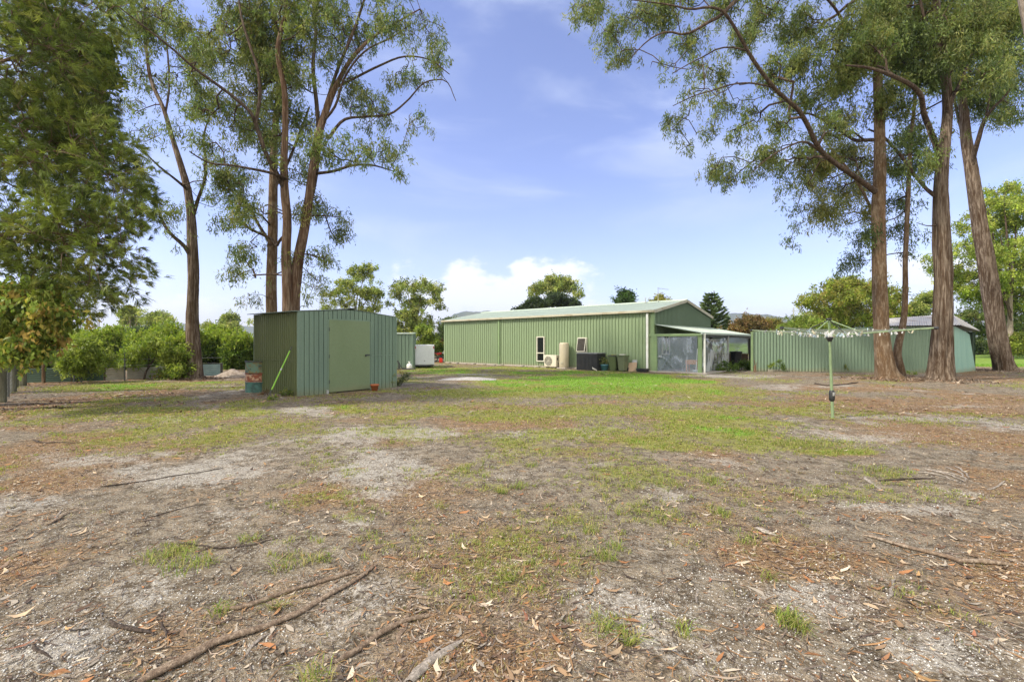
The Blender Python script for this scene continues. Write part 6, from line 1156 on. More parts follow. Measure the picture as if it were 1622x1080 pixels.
# leaf scraps on bin
q = wpos(972, .55); rr_ = np.random.default_rng(9); k = 22; P_ = np.array([q[0], q[1], .856]) + rr_.normal(size=(k, 3)) * [.1, .1, .006]; P_[:, 2] = np.maximum(P_[:, 2], .853); dv = rr_.normal(size=(k, 3)) * [1, 1, .15]; dv /= np.linalg.norm(dv, axis=1)[:, None]; V, F = leaf_quads(P_, dv, np.full(k, .09), np.full(k, .05), rr_)
tag(np_mesh('fallen_leaves', V, F, M['leaf'], cols=np.repeat(np.array([(.35, .33, .08)] * k), 4, 0)), 'small heap of yellow leaves on the dark green bin lid', 'leaves', kind='stuff')
q = wpos(986, .55); mb = MB(); mb.box((0, 0, .025), (.30, .20, .05), ROT_U, bev=.01); tag(mb.build('white_tray', M['white'], loc=(q[0], q[1], .852)), 'small white tray lying on the olive bin lid', 'tray')
# leaning boards, tray, hose
M['card'] = paint('cardboard', (.44, .32, .22), (.38, .27, .19), .85, 3); M['greyboard'] = paint('grey_board', (.36, .38, .40), (.3, .32, .33), .7, 4)
q = wpos(1002, .35); mb = MB(); mb.box((0, .02, .24), (.46, .02, .48), M=Matrix.Rotation(ROT_U, 3, 'Z') @ Matrix.Rotation(-.3, 3, 'X') @ Matrix.Rotation(-.06, 3, 'Y')); tag(mb.build('cardboard_sheet', M['card'], loc=q), 'tan cardboard sheet leaning on the wall between bins and white downpipe', 'cardboard')
q = wpos(1005, .18); mb = MB(); mb.box((0, .0, .30), (.28, .015, .60), M=Matrix.Rotation(ROT_U, 3, 'Z') @ Matrix.Rotation(-.12, 3, 'X')); tag(mb.build('grey_panel', M['greyboard'], loc=q), 'grey panel standing behind the tan cardboard sheet', 'panel')
q = wpos(1018, .4); mb = MB(); mb.box((0, 0, .09), (.62, .34, .18), ROT_U, bev=.03, taper=.85); tag(mb.build('black_tub', M['black'], loc=q), 'low black plastic tub at the foot of the white downpipe', 'tub')
M['hose'] = paint('green_hose', (.05, .19, .07), (.04, .15, .05), .4, 8); q = wpos(1010, .3)
mb = MB(); pts = [(.14 * math.cos(t) , .14 * math.sin(t) * .6, .03 + t * .014) for t in np.linspace(0, 14, 70)]; mb.tube(pts, .011, 6); mb.tube([pts[-1], (.1, .1, .45), (.25, .22, .75), (.33, .25, 1.02)], .009, 6); tag(mb.build('garden_hose', M['hose'], loc=q), 'coiled green garden hose rising up the wall beside the black tub', 'hose')
# stones along the wall foot
M['stone'] = paint('grey_stone', (.34, .31, .28), (.2, .18, .15), .9, 6)
for i, px in enumerate((712, 724, 738, 750, 768, 783, 795, 828, 833, 851)):
    q = wpos(px, .22 + .1 * (i % 3)); bm = bmesh.new(); bmesh.ops.create_icosphere(bm, subdivisions=2, radius=.09 + .03 * (i % 2)); rs = np.random.default_rng(i)
    for v_ in bm.verts: v_.co = Vector((v_.co.x * 1.5, v_.co.y, v_.co.z * .55)) * (1 + .25 * (rs.random() - .5))
    me = bpy.data.meshes.new('stone'); bm.to_mesh(me); bm.free(); me.materials.append(M['stone']); o = bpy.data.objects.new('stone', me); C.objects.link(o); o.location = (q[0], q[1], .03); o.rotation_euler = (0, 0, i)
    tag(o, 'small grey rubble stone lying along the foot of the long green wall', 'stone', 'rubble stones along the wall foot')
# verandah things
q = bp(-LD + .55, .55, .06); ch = empty('wooden_crate_table', q, 'small orange-brown wooden table behind the clear plastic sheet', 'table', rz=ROT_U); M['orange_wood'] = paint('orange_wood', (.40, .19, .09), (.33, .15, .07), .6, 4, (1, 1, .3))
mb = MB(); mb.box((0, 0, .48), (.60, .42, .22), bev=.01); mb.build('table_top', M['orange_wood'], ch)
for a, b in ((-1, -1), (1, -1), (-1, 1), (1, 1)): mb = MB(); mb.box((a * .26, b * .17, .185), (.05, .05, .37)); mb.build('leg', M['orange_wood'], ch)
q = bp(-LD + .30, .42, .06); bw = empty('broom', q, 'white-handled broom leaning inside the clear plastic by the corner post', 'broom'); mb = MB(); mb.tube([(-.10, -.1, .08), (.02, .02, 1.15)], .016, 8); mb.build('handle', M['white'], bw); mb = MB(); mb.box((-.10, -.1, .06), (.3, .07, .12), ROT_U, bev=.01); mb.build('brush_head', M['galv'], bw)
# timber sleepers, brick, post stub at the fence foot
M['old_timber'] = paint('old_grey_timber', (.30, .27, .22), (.20, .17, .13), .9, 6, (1, 1, 1))
FA = math.atan2((fb - fa)[1], (fb - fa)[0])
for px, py, w, h_, lb in ((1205, 587, .95, .09, 'pale grey timber sleeper at the very left end of the fence foot'), (1226, 588.4, .62, .10, 'weathered timber sleeper below the pale green weed'), (1241, 588, .55, .17, 'thick dark timber block below the tall leafy weed'), (1251, 587.6, .5, .10, 'short pale timber piece right of the thick dark block'), (1265, 588, .55, .09, 'dark low timber piece in the middle of the row'), (1281, 588, .68, .12, 'pale timber sleeper just left of the orange brick')):
    q = g0(px, py); mb = MB(); mb.box((0, 0, h_ / 2 - .01), (w, .2, h_), FA + .03 * math.sin(px), bev=.012); tag(mb.build('timber_sleeper', M['old_timber'] if 'dark' not in lb else M['brown_board'], loc=q), lb, 'timber', 'timber pieces along the fence foot')
M['brick'] = paint('orange_brick', (.42, .15, .06), (.33, .12, .05), .9, 9); q = g0(1300.5, 588.6); mb = MB()
for z_ in (.04, .115): mb.box((0, 0, z_), (.50, .12, .07), FA, bev=.006)
tag(mb.build('brick_block', M['brick'], loc=q), 'orange brick block lying at the fence foot', 'brick')
q = g0(1196, 589.5); mb = MB(); mb.lathe((0, 0, -.02), [(.08, 0), (.07, .12), (.06, .34), (.055, .36), (.001, .37)], 12); mb.tube([(.02, 0, .3), (-.04, 0, .62)], .02, 6); mb.tube([(.03, 0, .3), (.10, 0, .5)], .015, 6); tag(mb.build('wooden_stump', M['brown_bark'], loc=q), 'short weathered stump with broken spikes at the fence end', 'stump')

# ---- rotary clothesline
q = GP(1319, 662); HO = empty('rotary_clothesline', (q[0], q[1], float(gh(q[0], q[1]))), 'pale green rotary clothesline with four arms and tangled pegs on its wires', 'clothesline')
M['hoist'] = paint('hoist_green', (.20, .275, .145), (.175, .245, .13), .4, 2); lean = np.array([-.075, 0, 0]); hz_, tz = 1.645, 1.97
def hp(z_): return lean * (z_ / 1.97) + np.array([0, 0, z_])
mb = MB(); mb.tube([hp(-.05), hp(.84)], .027, 14); mb.tube([hp(.84), hp(1.62)], .025, 14); mb.tube([hp(1.62), hp(tz)], .021, 14); mb.build('pole', M['hoist'], HO)
mb = MB(); c = hp(.44); mb.lathe((c[0], c[1], c[2] - .10), [(.03, 0), (.048, .02), (.054, .08), (.052, .16), (.042, .21), (.03, .22)], 16); hb = mb.build('handle_housing', M['black'], HO)
mb = MB(); mb.box((c[0], c[1] - .048, c[2] + .045), (.035, .02, .07), bev=.005); mb.build('label_plate', M['galv'], hb)
mb = MB(); c = hp(1.61); mb.lathe((c[0], c[1], c[2] - .05), [(.032, -.03), (.045, 0), (.062, .03), (.062, .07), (.035, .09)], 16); mb.build('hub', M['black'], HO)
mb = MB(); c = hp(tz); mb.lathe((c[0], c[1], c[2] - .02), [(.025, 0), (.05, .01), (.055, .03), (.03, .045), (.001, .046)], 16); mb.build('top_cap', M['black'], HO)
tips = []; RA = 1.65; TA = [R(a_) for a_ in (-60, 30, 120, 210)]; TZ = [1.755, 1.80, 1.79, 1.775]
for a_, z_ in zip(TA, TZ):
    e = np.array([math.cos(a_), math.sin(a_), 0]); c = hp(hz_); t = np.array([c[0], c[1], 0]) + e * RA + np.array([0, 0, z_]); tips.append((c, e, t))
    mb = MB(); mb.tube([c + e * .04, t], .0135, 8); ar = mb.build('arm', M['hoist'], HO); mb = MB(); mb.tube([t - e * .02, t + e * .03], .026, 10); mb.build('end_cap', M['black'], ar)
    mb = MB(); tp = hp(tz - .01); md = c + (t - c) * .36; mb.tube([tp, md], .010, 8); mb.build('brace', M['hoist'] if a_ in (TA[0], TA[3]) else M['dark_metal'], HO)
M['wire'] = paint('line_wire', (.20, .22, .18), (.16, .18, .15), .5, 9); wm = MB(); wires = []
for fr in (.22, .36, .50, .64, .77, .89, .985):
    cs = [c + (t - c) * fr + np.array([0, 0, .015]) for c, e, t in tips]
    for k in range(4):
        a_, b_ = cs[k], cs[(k + 1) % 4]; L_ = np.linalg.norm(b_ - a_); pts = [a_ * (1 - s_) + b_ * s_ - np.array([0, 0, (.014 + .016 * L_) * 4 * s_ * (1 - s_)]) for s_ in np.linspace(0, 1, 9)]; wm.tube(pts, .0032, 4, cap=False); wires.append(pts)
wm.build('line_wires', M['wire'], HO)
PM = [paint('peg_white', (.72, .72, .70), (.6, .6, .6), .5, 9), paint('peg_pale_blue', (.38, .50, .60), (.33, .42, .5), .5, 9), paint('peg_grey', (.30, .32, .34), (.25, .26, .28), .5, 9), paint('peg_cream', (.60, .55, .40), (.5, .45, .33), .5, 9)]
PN = ['white', 'pale blue', 'grey', 'cream']; pmesh = []
for m_ in PM:
    mb = MB(); mb.box((-.006, 0, -.022), (.006, .010, .075), M=Matrix.Rotation(.10, 3, 'Y'), bev=.001); mb.box((.006, 0, -.022), (.006, .010, .075), M=Matrix.Rotation(-.10, 3, 'Y'), bev=.001); mb.tube([(-.009, 0, -.01), (.009, 0, -.01)], .005, 6)
    me = bpy.data.meshes.new('clothes_peg'); me.from_pydata(mb.v, [], mb.f); me.materials.append(m_); pmesh.append(me)
rp = np.random.default_rng(31); base_h = np.array(HO.location)
for k in range(95):
    if k < 40: w_ = wires[rp.integers(0, 8)]                       # most hang near the hub
    else: w_ = wires[rp.integers(0, len(wires))]
    s_ = rp.random() * 7.98; i0 = int(s_); p_ = w_[i0] * (1 - s_ + i0) + w_[i0 + 1] * (s_ - i0); dr_ = w_[i0 + 1] - w_[i0]; ci = int(rp.choice(4, p=[.5, .25, .15, .1]))
    o = bpy.data.objects.new('clothes_peg', pmesh[ci]); C.objects.link(o); o.location = tuple(p_ + base_h + np.array([0, 0, .008])); o.rotation_euler = (rp.normal() * .5, rp.normal() * .5, math.atan2(dr_[1], dr_[0]) + rp.normal() * .3)
    o.scale = (1.25,) * 3; tag(o, PN[ci] + ' plastic clothes peg clipped on the rotary clothesline wires', 'clothes peg', PN[ci] + ' clothes pegs on the clothesline')
# ragged cord hanging on the wires
cd = MB(); rc = np.random.default_rng(44)
for k in range(26):
    w_ = wires[rc.integers(0, 16)]; i0 = rc.integers(1, 7); a_ = w_[i0]; pts = [a_ + rc.normal(size=3) * .015 + np.array([rc.normal() * .02, rc.normal() * .02, -.02 * j]) for j in range(4)]; cd.tube(pts, .0025, 4)
cd.build('cord_ends', M['wire'], HO)

# ---- white trailer and what stands behind it
q = WP(672, HOR + EYE * FPX / 28.2, 28.2); TR = empty('box_trailer', (q[0], q[1], 0), 'white enclosed box trailer with red tail lamps, rear door facing the camera', 'trailer', rz=.24)
M['trailer'] = paint('trailer_white', (.66, .69, .73), (.60, .63, .67), .35, 1.2); mb = MB(); mb.box((0, 1.15, .78), (1.20, 2.3, 1.22), bev=.02); mb.build('body', M['trailer'], TR)
mb = MB(); mb.box((.02, -.012, .79), (1.10, .02, 1.14), bev=.006); dd_ = mb.build('rear_door', M['trailer'], TR); mb = MB(); mb.box((.02, -.035, .42), (.06, .03, .04), bev=.005); mb.build('latch', M['dark_metal'], dd_)
M['red_lamp'] = paint('red_lens', (.35, .03, .02), (.28, .02, .02), .25, 5)
for sg in (-.53, .56): mb = MB(); mb.box((sg, -.03, 1.22), (.055, .03, .13), bev=.006); mb.build('tail_lamp', M['red_lamp'], TR)
mb = MB(); mb.box((0, 1.15, .13), (1.16, 2.2, .07)); mb.tube([(0, 2.2, .16), (0, 3.4, .3)], .04, 6); mb.build('chassis', M['dark_metal'], TR)
for sg in (-.34, .34):
    mb = MB(); mb.tube([(sg - .1, 1.0, .22), (sg + .1, 1.0, .22)], .24, 20); w = mb.build('wheel', M['black'], TR)
mb = MB(); mb.box((-.62, 1.15, .75), (.05, 2.1, 1.1), bev=.01); mb.build('side_cladding', M['white'], TR)
q = WP(700, HOR + EYE * FPX / 44, 44); CV = empty('caravan', (q[0], q[1], 0), 'pale caravan with a long white roof glimpsed between trailer and long building', 'caravan')
mb = MB(); mb.box((1.0, 1.1, .85), (4.2, 2.0, .9), bev=.12); M['pale_green'] = paint('pale_green_panel', (.38, .50, .42), (.33, .44, .37), .4, 2); mb.build('body', M['pale_green'], CV); mb = MB(); mb.box((1.0, 1.1, 1.15), (4.3, 2.06, .34), bev=.1); mb.build('roof', M['white'], CV)
mb = MB(); mb.box((.0, .09, 1.0), (1.1, .03, .28), bev=.01); mb.build('window', M['glass'], CV)
for x_ in (.2, 1.9): mb = MB(); mb.tube([(x_, .2, .3), (x_, .4, .3)], .3, 18); mb.build('wheel', M['black'], CV)
q = WP(696, HOR + EYE * FPX / 36.5, 36.5); MK = empty('motorbike', (q[0], q[1], 0), 'red and white trail motorbike parked at the far left corner of the long building', 'motorbike'); M['bike_red'] = paint('bike_red', (.50, .03, .02), (.42, .03, .02), .3, 4)
for x_, nm in ((-.42, 'wheel'), (.62, 'wheel')):
    mb = MB(); mb.tube([(x_ + .27 * math.cos(t), 0, .29 + .27 * math.sin(t)) for t in np.linspace(0, 2 * math.pi, 21)], .04, 6, cap=False)
    for t in np.linspace(0, math.pi, 5)[:-1]: mb.tube([(x_ + .26 * math.cos(t), 0, .29 + .26 * math.sin(t)), (x_ - .26 * math.cos(t), 0, .29 - .26 * math.sin(t))], .008, 4)
    mb.build(nm, M['black'], MK)
mb = MB(); mb.box((-.02, 0, .66), (.42, .2, .18), M=Matrix.Rotation(-.15, 3, 'Y'), bev=.05); mb.box((-.45, 0, .72), (.4, .14, .05), M=Matrix.Rotation(.25, 3, 'Y'), bev=.02); mb.build('tank', M['bike_red'], MK); mb = MB(); mb.box((.42, 0, .72), (.3, .18, .25), M=Matrix.Rotation(.4, 3, 'Y'), bev=.04); mb.build('fairing', M['white'], MK)
mb = MB(); mb.tube([(.62, .05, .3), (.42, .05, .95)], .025, 6); mb.tube([(.40, -.25, .98), (.40, .3, .98)], .018, 6); mb.box((.05, 0, .4), (.35, .2, .25), bev=.03); mb.tube([(-.42, .05, .3), (.05, .05, .38)], .025, 6); mb.build('frame', M['dark_metal'], MK); mb = MB(); mb.box((-.22, 0, .75), (.45, .16, .06), bev=.02); mb.build('seat', M['black'], MK)
q = WP(698.5, HOR + EYE * FPX / 35.2, 35.2); mb = MB(); mb.box((0, 0, .17), (.26, .17, .32), bev=.025); mb.box((.0, 0, .35), (.14, .03, .03), bev=.006); mb.lathe((-.08, 0, .33), [(.03, 0), (.03, .05), (.001, .055)], 10); tag(mb.build('fuel_can', M['bike_red'], loc=(q[0], q[1], 0)), 'red plastic fuel can on the ground at the far corner of the long building', 'fuel can')
# gas bottle and black hose reel by the second shed
q = WP(648.5, HOR + EYE * FPX / 26.4, 26.4); mb = MB(); mb.lathe((0, 0, 0), [(.10, 0), (.15, .03), (.155, .08), (.155, .24), (.10, .32), (.04, .34), (.04, .40), (.07, .41), (.07, .44), (.001, .45)], 20); tag(mb.build('gas_bottle', M['white'], loc=(q[0], q[1], 0)), 'small white gas bottle at the right foot of the second shed', 'gas bottle')
q = WP(632, HOR + EYE * FPX / 26.2, 26.2); mb = MB(); mb.tube([(0, 0, 0), (0.02, 0, .3), (-.08, 0, .5)], .05, 8); mb.tube([(.02, 0, .3), (.14, 0, .12), (.5, .05, .03), (.9, 0, .03)], .03, 6); mb.box((.25, .02, .03), (.7, .2, .06), bev=.01); tag(mb.build('garden_pump', M['dark_metal'], loc=(q[0], q[1], 0)), 'dark pump with black pipe on the ground before the second shed', 'pump')
# ---- left posts, pickets and gate
M['post_wood'] = bark_mat('treated_post', (.13, .13, .085), (.23, .22, .16), (.11, .13, .06), 2.5, .2, .35)
for i, (px, py, w, lb) in enumerate(((4, 637, 9.5, 'nearest round grey-green wooden post at the left edge'), (20, 620.5, 9.5, 'second round wooden post in the row on the left'), (24.5, 613, 7, 'third wooden post, hidden partly behind the second'), (35, 611, 10, 'fattest, farthest round wooden post, next to the green edging'))):
    q = g0(px, py); rad = w / 2 * q[1] / FPX; P_, R__ = smooth_path(np.array([(0, 0, -.05), (0, 0, .8), (.01, 0, 1.7), (.0, 0, 2.3)]), np.array([1.06, 1, .98, .95]) * rad, .1); V, F = limb_mesh([(P_, R__)], lambda q: 24, .02, i); k = len(V); topc = np.array([[0, 0, 2.31]])
    o = np_mesh('wooden_post', V, F, M['post_wood'], smooth=True, loc=q); tag(o, lb, 'post', 'round wooden posts along the left boundary')
q = GP(9, 632); q2 = GP(26, 614); ms_ = MB()
for z_ in np.arange(.05, 1.35, .12): ms_.tube([(0, 0, z_), (q2[0] - q[0], q2[1] - q[1], z_)], .004, 4)
for s_ in np.linspace(0, 1, 22): ms_.tube([((q2[0] - q[0]) * s_, (q2[1] - q[1]) * s_, .03), ((q2[0] - q[0]) * s_, (q2[1] - q[1]) * s_, 1.3)], .003, 4)
tag(ms_.build('wire_fence', M['galv'], loc=(q[0], q[1], 0)), 'galvanised wire mesh strung between the left wooden posts', 'fence')
for px, py, h_, lb in ((129, 606, 1.02, 'tall leaning black steel picket before the green edging'), (117, 605, .62, 'short black steel picket left of the tall leaning one'), (197.5, 603, 1.12, 'dark steel picket standing between the two cream edging sheets'), (352, 597, .62, 'dark stub at the right end of the pale blue edging'), (13, 629, 1.5, 'black steel picket between the two nearest wooden posts')):
    q = g0(px, py); mb = MB(); mb.box((0, 0, h_ / 2 - .02), (.05, .012, h_), bev=.001); mb.box((0, .016, h_ / 2 - .02), (.012, .03, h_)); tag(mb.build('star_picket', M['dark_metal'], loc=q), lb, 'steel picket')
# garden wire between pickets
q = GP(129, 606); q2 = GP(352, 597); mb = MB()
for z_ in (.62, .86): mb.tube([(0, 0, z_), ((q2[0] - q[0]) * .3, (q2[1] - q[1]) * .3, z_ - .02), (q2[0] - q[0], q2[1] - q[1], z_)], .004, 4)
tag(mb.build('fence_wire', M['galv'], loc=(q[0], q[1], 0)), 'two thin wires strung above the iron edging between the steel pickets', 'wire')
q = g0(69, 607); gt = empty('garden_gate', q, 'rustic timber gate frame with dark rails above the left green edging', 'gate'); w0 = q[1] / FPX
mb = MB(); mb.tube([(0, 0, 0), (.01, 0, 1.32)], .055, 10); mb.build('gate_post', M['brown_bark'], gt); mb = MB(); mb.tube([(.16, .3, .5), (.17, .3, 1.28)], .04, 8); mb.build('gate_post', M['post_wood'], gt)
mb = MB(); mb.box((.0, .1, .76), (2.0, .06, .07), bev=.01); mb.box((.45, .2, 1.25), (1.1, .05, .06), bev=.01); mb.build('rail', M['brown_board'], gt)
mb = MB(); mb.box((-.62, .2, .84), (.42, .05, .28), bev=.01); mb.build('cross_board', M['brown_bark'], gt)
# pale outbuilding seen past the posts
q = WP(52, HOR + EYE * FPX / 34, 34); OB = empty('outbuilding', (q[0], q[1], 0), 'pale outbuilding with a sloping white roof glimpsed beyond the timber gate', 'outbuilding'); M['pale_wall'] = paint('pale_wall', (.55, .50, .36), (.48, .43, .3), .8, 2)
mb = MB(); mb.box((-1.4, 1.5, .6), (4.0, 3, 1.2)); mb.build('wall', M['pale_wall'], OB); mb = MB(); mb.slab([(-3.5, -.1, 1.2), (.7, -.1, 1.2), (.4, 3.1, 1.9), (-3.5, 3.1, 1.9)], .06); mb.build('roof', M['white'], OB); mb = MB(); mb.box((-.3, -.02, .6), (.7, .04, .8)); mb.build('door', M['brown_board'], OB)
# soil heap, gravel heap
def heap(name, label, px, py, rx, ry, h, mat, seed):
    c = g0(px, py); n = 48; X_, Y_ = np.meshgrid(np.linspace(-1, 1, n), np.linspace(-1, 1, n)); rr = np.sqrt(X_ ** 2 + Y_ ** 2); z = np.clip(1 - rr ** 1.6, -.08, 1) * (.55 + .9 * fbm(X_ * 3 + 5, Y_ * 3, seed, 4)) * h + (fbm(X_ * 14, Y_ * 14, seed + 2, 2) - .5) * .12 * h - .02
    V = np.stack([X_ * rx, Y_ * ry, z], -1).reshape(-1, 3); i = np.arange(n * n).reshape(n, n); F = np.stack([i[:-1, :-1], i[:-1, 1:], i[1:, 1:], i[1:, :-1]], -1).reshape(-1, 4); return tag(np_mesh(name, V, F, mat, smooth=True, loc=c), label, 'heap')
M['soil'] = paint('heaped_soil', (.36, .30, .25), (.20, .155, .12), .95, 9, bump=.6, world_space=True); M['gravel_pale'] = paint('pale_gravel', (.42, .40, .38), (.24, .22, .20), .95, 14, bump=.8, world_space=True)
heap('soil_heap', 'low heap of brown soil and rubble between the edging and the nearest shed', 368, 597, .85, .5, .32, M['soil'], 4)
heap('gravel_heap', 'low pale gravel heap on the grass in front of the long building', 742, 601, 1.15, .7, .07, M['gravel_pale'], 6)
# power pole far off with wires
q = WP(1257, HOR + EYE * FPX / 90, 90); PP = empty('power_pole', (q[0], q[1], 0), 'distant grey power pole above the green shrubs beyond the fence', 'power pole'); mb = MB(); mb.tube([(0, 0, 0), (0, 0, 8.3)], .14, 8); mb.build('pole', M['galv'], PP); mb = MB(); mb.box((.3, 0, 7.6), (1.4, .1, .1)); mb.build('crossarm', M['galv'], PP)
mb = MB()
for z0_ in (4.2, 3.3): mb.tube([(-8 + 16 * s_ - 4, 0, z0_ - .5 + (s_ - .5) ** 2 * 2 + s_ * .8) for s_ in np.linspace(0, 1, 12)], .03, 4)
mb.build('service_wire', M['galv'], PP)
q = WP(1131, 476, 68); mb = MB(); mb.tube([(0, 0, -q[2]), (0, 0, 1.35)], .03, 6); mb.box((0, 0, 1.35), (.3, .05, .12), bev=.02); tag(mb.build('aerial_mast', M['galv'], loc=tuple(q)), 'thin aerial mast standing up behind the tiered pine', 'antenna')

# ---- fallen bark and sticks
M['stick'] = bark_mat('fallen_stick', (.17, .12, .085), (.36, .28, .205), (.42, .36, .29), 8, .5, .5); M['stick_dark'] = bark_mat('dark_stick', (.045, .035, .03), (.11, .085, .07), (.16, .13, .11), 8, .5, .5); M['stick_pale'] = bark_mat('bleached_bark', (.22, .19, .16), (.42, .37, .32), (.46, .41, .35), 8, .5, .4)
def stick(name, label, pts, w, m, seed=0, cat='stick', flat=.6, tip=.5, grp=None):
    P_ = np.array([GP(a, b) for a, b in pts]); P_, ww = smooth_path(P_, np.full(len(P_), 1.0), .06); r = np.random.default_rng(seed + 900); n = len(P_)
    t = np.linspace(0, 1, n); nz = fbm(t * 9 + seed, t * 0 + seed, seed, 3) - .5; side = np.gradient(P_, axis=0); side = np.stack([-side[:, 1], side[:, 0], side[:, 2] * 0], 1); side /= np.linalg.norm(side, axis=1)[:, None] + 1e-9
    P_ = P_ + side * nz[:, None] * .05; rad = w * P_[0, 1] / FPX / 2 * 0 + w * np.mean(P_[:, 1]) / FPX / 2; rr = rad * (1 - (1 - tip) * t) * (1 + .35 * (fbm(t * 14, t * 0 + 3, seed + 1, 3) - .5)); rr[0] *= .5; rr[-1] *= .3
    P_[:, 2] = gh(P_[:, 0], P_[:, 1]) + rr * flat * .8 + np.clip(fbm(t * 4, t * 0, seed + 7, 2) - .5, 0, 1) * .03
    V, F = limb_mesh([(P_, rr)], lambda q: 12, 0, seed); ax = np.repeat(P_, 12, 0); V = ax + (V - ax) * np.array([1, 1, flat]); V += (np.stack([vnoise(V[:, 0] * 60, V[:, 1] * 60, 3)] * 3, 1) - .5) * rad * .25
    o0 = P_[0].copy(); return tag(np_mesh(name, V - o0, F, m, smooth=True, loc=o0), label, cat, grp)
stick('bark_strip', 'longest brown bark strip curving from the bottom edge up to the right', [(215, 1084), (270, 1055), (330, 1026), (400, 1000), (470, 972), (520, 945), (560, 920), (600, 892)], 18, M['stick'], 1, 'bark strip', .5, .35)
stick('bark_strip', 'thin pale branch lying just above the longest bark strip', [(340, 967), (390, 962), (450, 938), (510, 920), (565, 905)], 9, M['stick'], 2, 'bark strip', .7, .9)
stick('fallen_branch', 'curved brown branch right of the longest bark strip, bottom centre left', [(530, 1052), (575, 1020), (615, 995), (650, 982), (690, 974)], 12, M['stick'], 3, 'branch', .7, .7)
stick('bark_strip', 'broad grey split bark piece at the bottom, left of centre', [(650, 1086), (672, 1062), (700, 1042), (730, 1018)], 22, M['stick_pale'], 4, 'bark strip', .35, .6)
stick('bark_strip', 'thin grey bark sliver touching the broad split bark piece', [(640, 1084), (660, 1060), (690, 1036), (705, 1022)], 7, M['stick_pale'], 5, 'bark strip', .4, .6)
stick('bark_strip', 'reddish curled bark strip lying flat above the curved brown branch', [(652, 943), (680, 950), (705, 952), (738, 950)], 9, M['stick'], 6, 'bark strip', .5, .7)
stick('bark_strip', 'flat tan bark strip pointing upward beside the curved brown branch', [(632, 1018), (641, 990), (651, 950)], 10, M['stick'], 7, 'bark strip', .3, .6)
stick('fallen_branch', 'long thin grey stick lying across the ground at right', [(1368, 850), (1410, 862), (1450, 872), (1500, 886), (1550, 894), (1605, 898)], 6, M['stick'], 8, 'branch', .8, 1.6)
stick('fallen_branch', 'short stick running off the right edge of the picture', [(1592, 886), (1612, 893), (1640, 902)], 7, M['stick'], 9, 'branch', .7, .8)
stick('fallen_branch', 'dark twiggy branch lying left of centre above the bright grass tufts', [(283, 862), (330, 868), (362, 872), (400, 866), (450, 852)], 3.6, M['stick_dark'], 10, 'branch', .7, .5)
stick('fallen_branch', 'dark flat branch at the far left, ahead of the litter strip', [(52, 697), (70, 702), (100, 702), (125, 702)], 3.5, M['stick_dark'], 11, 'branch', .6, .6)
stick('fallen_branch', 'short dark log in the lower left of the picture', [(172, 994), (195, 1002), (220, 1007), (250, 1006)], 9, M['stick_dark'], 12, 'branch', .8, .7)
stick('fallen_branch', 'long dark thin stick at left running up towards the sandy patch', [(160, 770), (210, 764), (260, 756), (310, 748), (355, 740)], 3, M['stick_dark'], 13, 'branch', .6, .6)
stick('fallen_branch', 'thin dark stick left of centre, below the long dark one', [(235, 822), (270, 812), (300, 803), (335, 799)], 2.2, M['stick_dark'], 14, 'branch', .7, .6)
stick('bark_strip', 'tan bark splinter lying among orange leaves at the left', [(78, 832), (95, 822), (112, 812), (132, 808)], 6, M['stick'], 15, 'bark strip', .5, .4)
stick('bark_strip', 'pale bark splinter pointing up, beside the tan splinter at left', [(83, 830), (90, 818), (98, 808)], 5, M['stick_pale'], 16, 'bark strip', .4, .4)
for k, (a_, b_) in enumerate((((1462, 742), (1530, 764)), ((1470, 744), (1535, 760)), ((1500, 740), (1532, 762)), ((1512, 738), (1534, 758)), ((1455, 748), (1520, 764)))):
    stick('bark_strip', 'grey bark strip in the fan of strips right of the clothesline', [a_, ((a_[0] + b_[0]) / 2 + 3, (a_[1] + b_[1]) / 2 - 2), b_], 3.5, M['stick_pale'], 20 + k, 'bark strip', .6, .6, 'fan of grey bark strips at right')
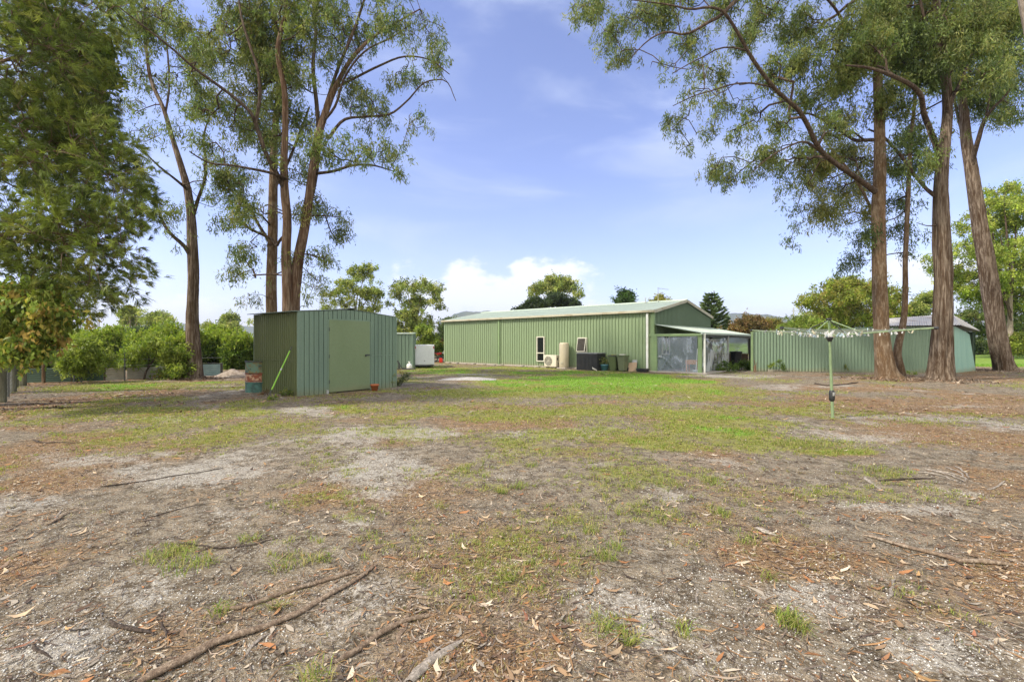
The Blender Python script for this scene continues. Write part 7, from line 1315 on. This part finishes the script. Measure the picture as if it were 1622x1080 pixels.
stick('fallen_branch', 'dark long stick lying left of the fan of grey bark strips', [(1392, 762), (1420, 760), (1450, 759), (1482, 758)], 5, M['stick_dark'], 30, 'branch', .6, .7)
stick('bark_strip', 'curved grey bark slab left end of the dark long stick at right', [(1370, 757), (1382, 766), (1395, 774), (1405, 779)], 7, M['stick_pale'], 31, 'bark strip', .4, .6)
stick('bark_strip', 'pale forked bark sliver near the right edge beyond the fan', [(1562, 776), (1578, 772), (1590, 762)], 4, M['stick_pale'], 32, 'bark strip', .5, .5)
stick('bark_strip', 'weathered grey bark slab lying on its own right of centre', [(1197, 838), (1212, 842), (1232, 848)], 15, M['stick_pale'], 33, 'bark strip', .3, .7)
stick('bark_strip', 'bleached upright-pointing bark chip below the long grey stick', [(1410, 950), (1414, 936), (1420, 918)], 7, M['stick_pale'], 34, 'bark strip', .5, .4)
stick('fallen_branch', 'small dark chunk of wood low right of centre', [(1318, 988), (1332, 994), (1347, 996)], 7, M['stick_dark'], 35, 'branch', .7, .7)
stick('fallen_branch', 'dark arched root lying under the clothesline near the tree shade', [(1290, 608), (1310, 611), (1330, 610), (1360, 607)], 3.2, M['stick_dark'], 36, 'branch', .6, .7)
stick('bark_strip', 'short grey bark strip crossing below the longest strip', [(385, 1040), (400, 1020), (425, 1000)], 8, M['stick_pale'], 37, 'bark strip', .3, .5)
stick('fallen_branch', 'crooked dark twig at the lower left near the ashy mound', [(48, 1038), (60, 1044), (75, 1060)], 7, M['stick_dark'], 38, 'branch', .7, .6)
stick('fallen_branch', 'small crooked twig between the short log and the longest bark strip', [(256, 988), (262, 1000), (270, 1012)], 5, M['stick_dark'], 39, 'branch', .7, .6)
stick('bark_strip', 'thin upright dry bark sliver at the right of the bottom centre', [(1100, 958), (1104, 945), (1107, 935)], 5, M['stick_pale'], 40, 'bark strip', .4, .5)
stick('fallen_branch', 'brown stick with needles lying in the lower right quarter', [(1400, 938), (1440, 950), (1475, 965)], 4, M['stick_dark'], 41, 'branch', .7, .6)
stick('bark_strip', 'bark curl at bottom centre among the orange leaf heap', [(745, 955), (775, 968), (790, 985)], 4, M['stick'], 42, 'bark strip', .6, .5)
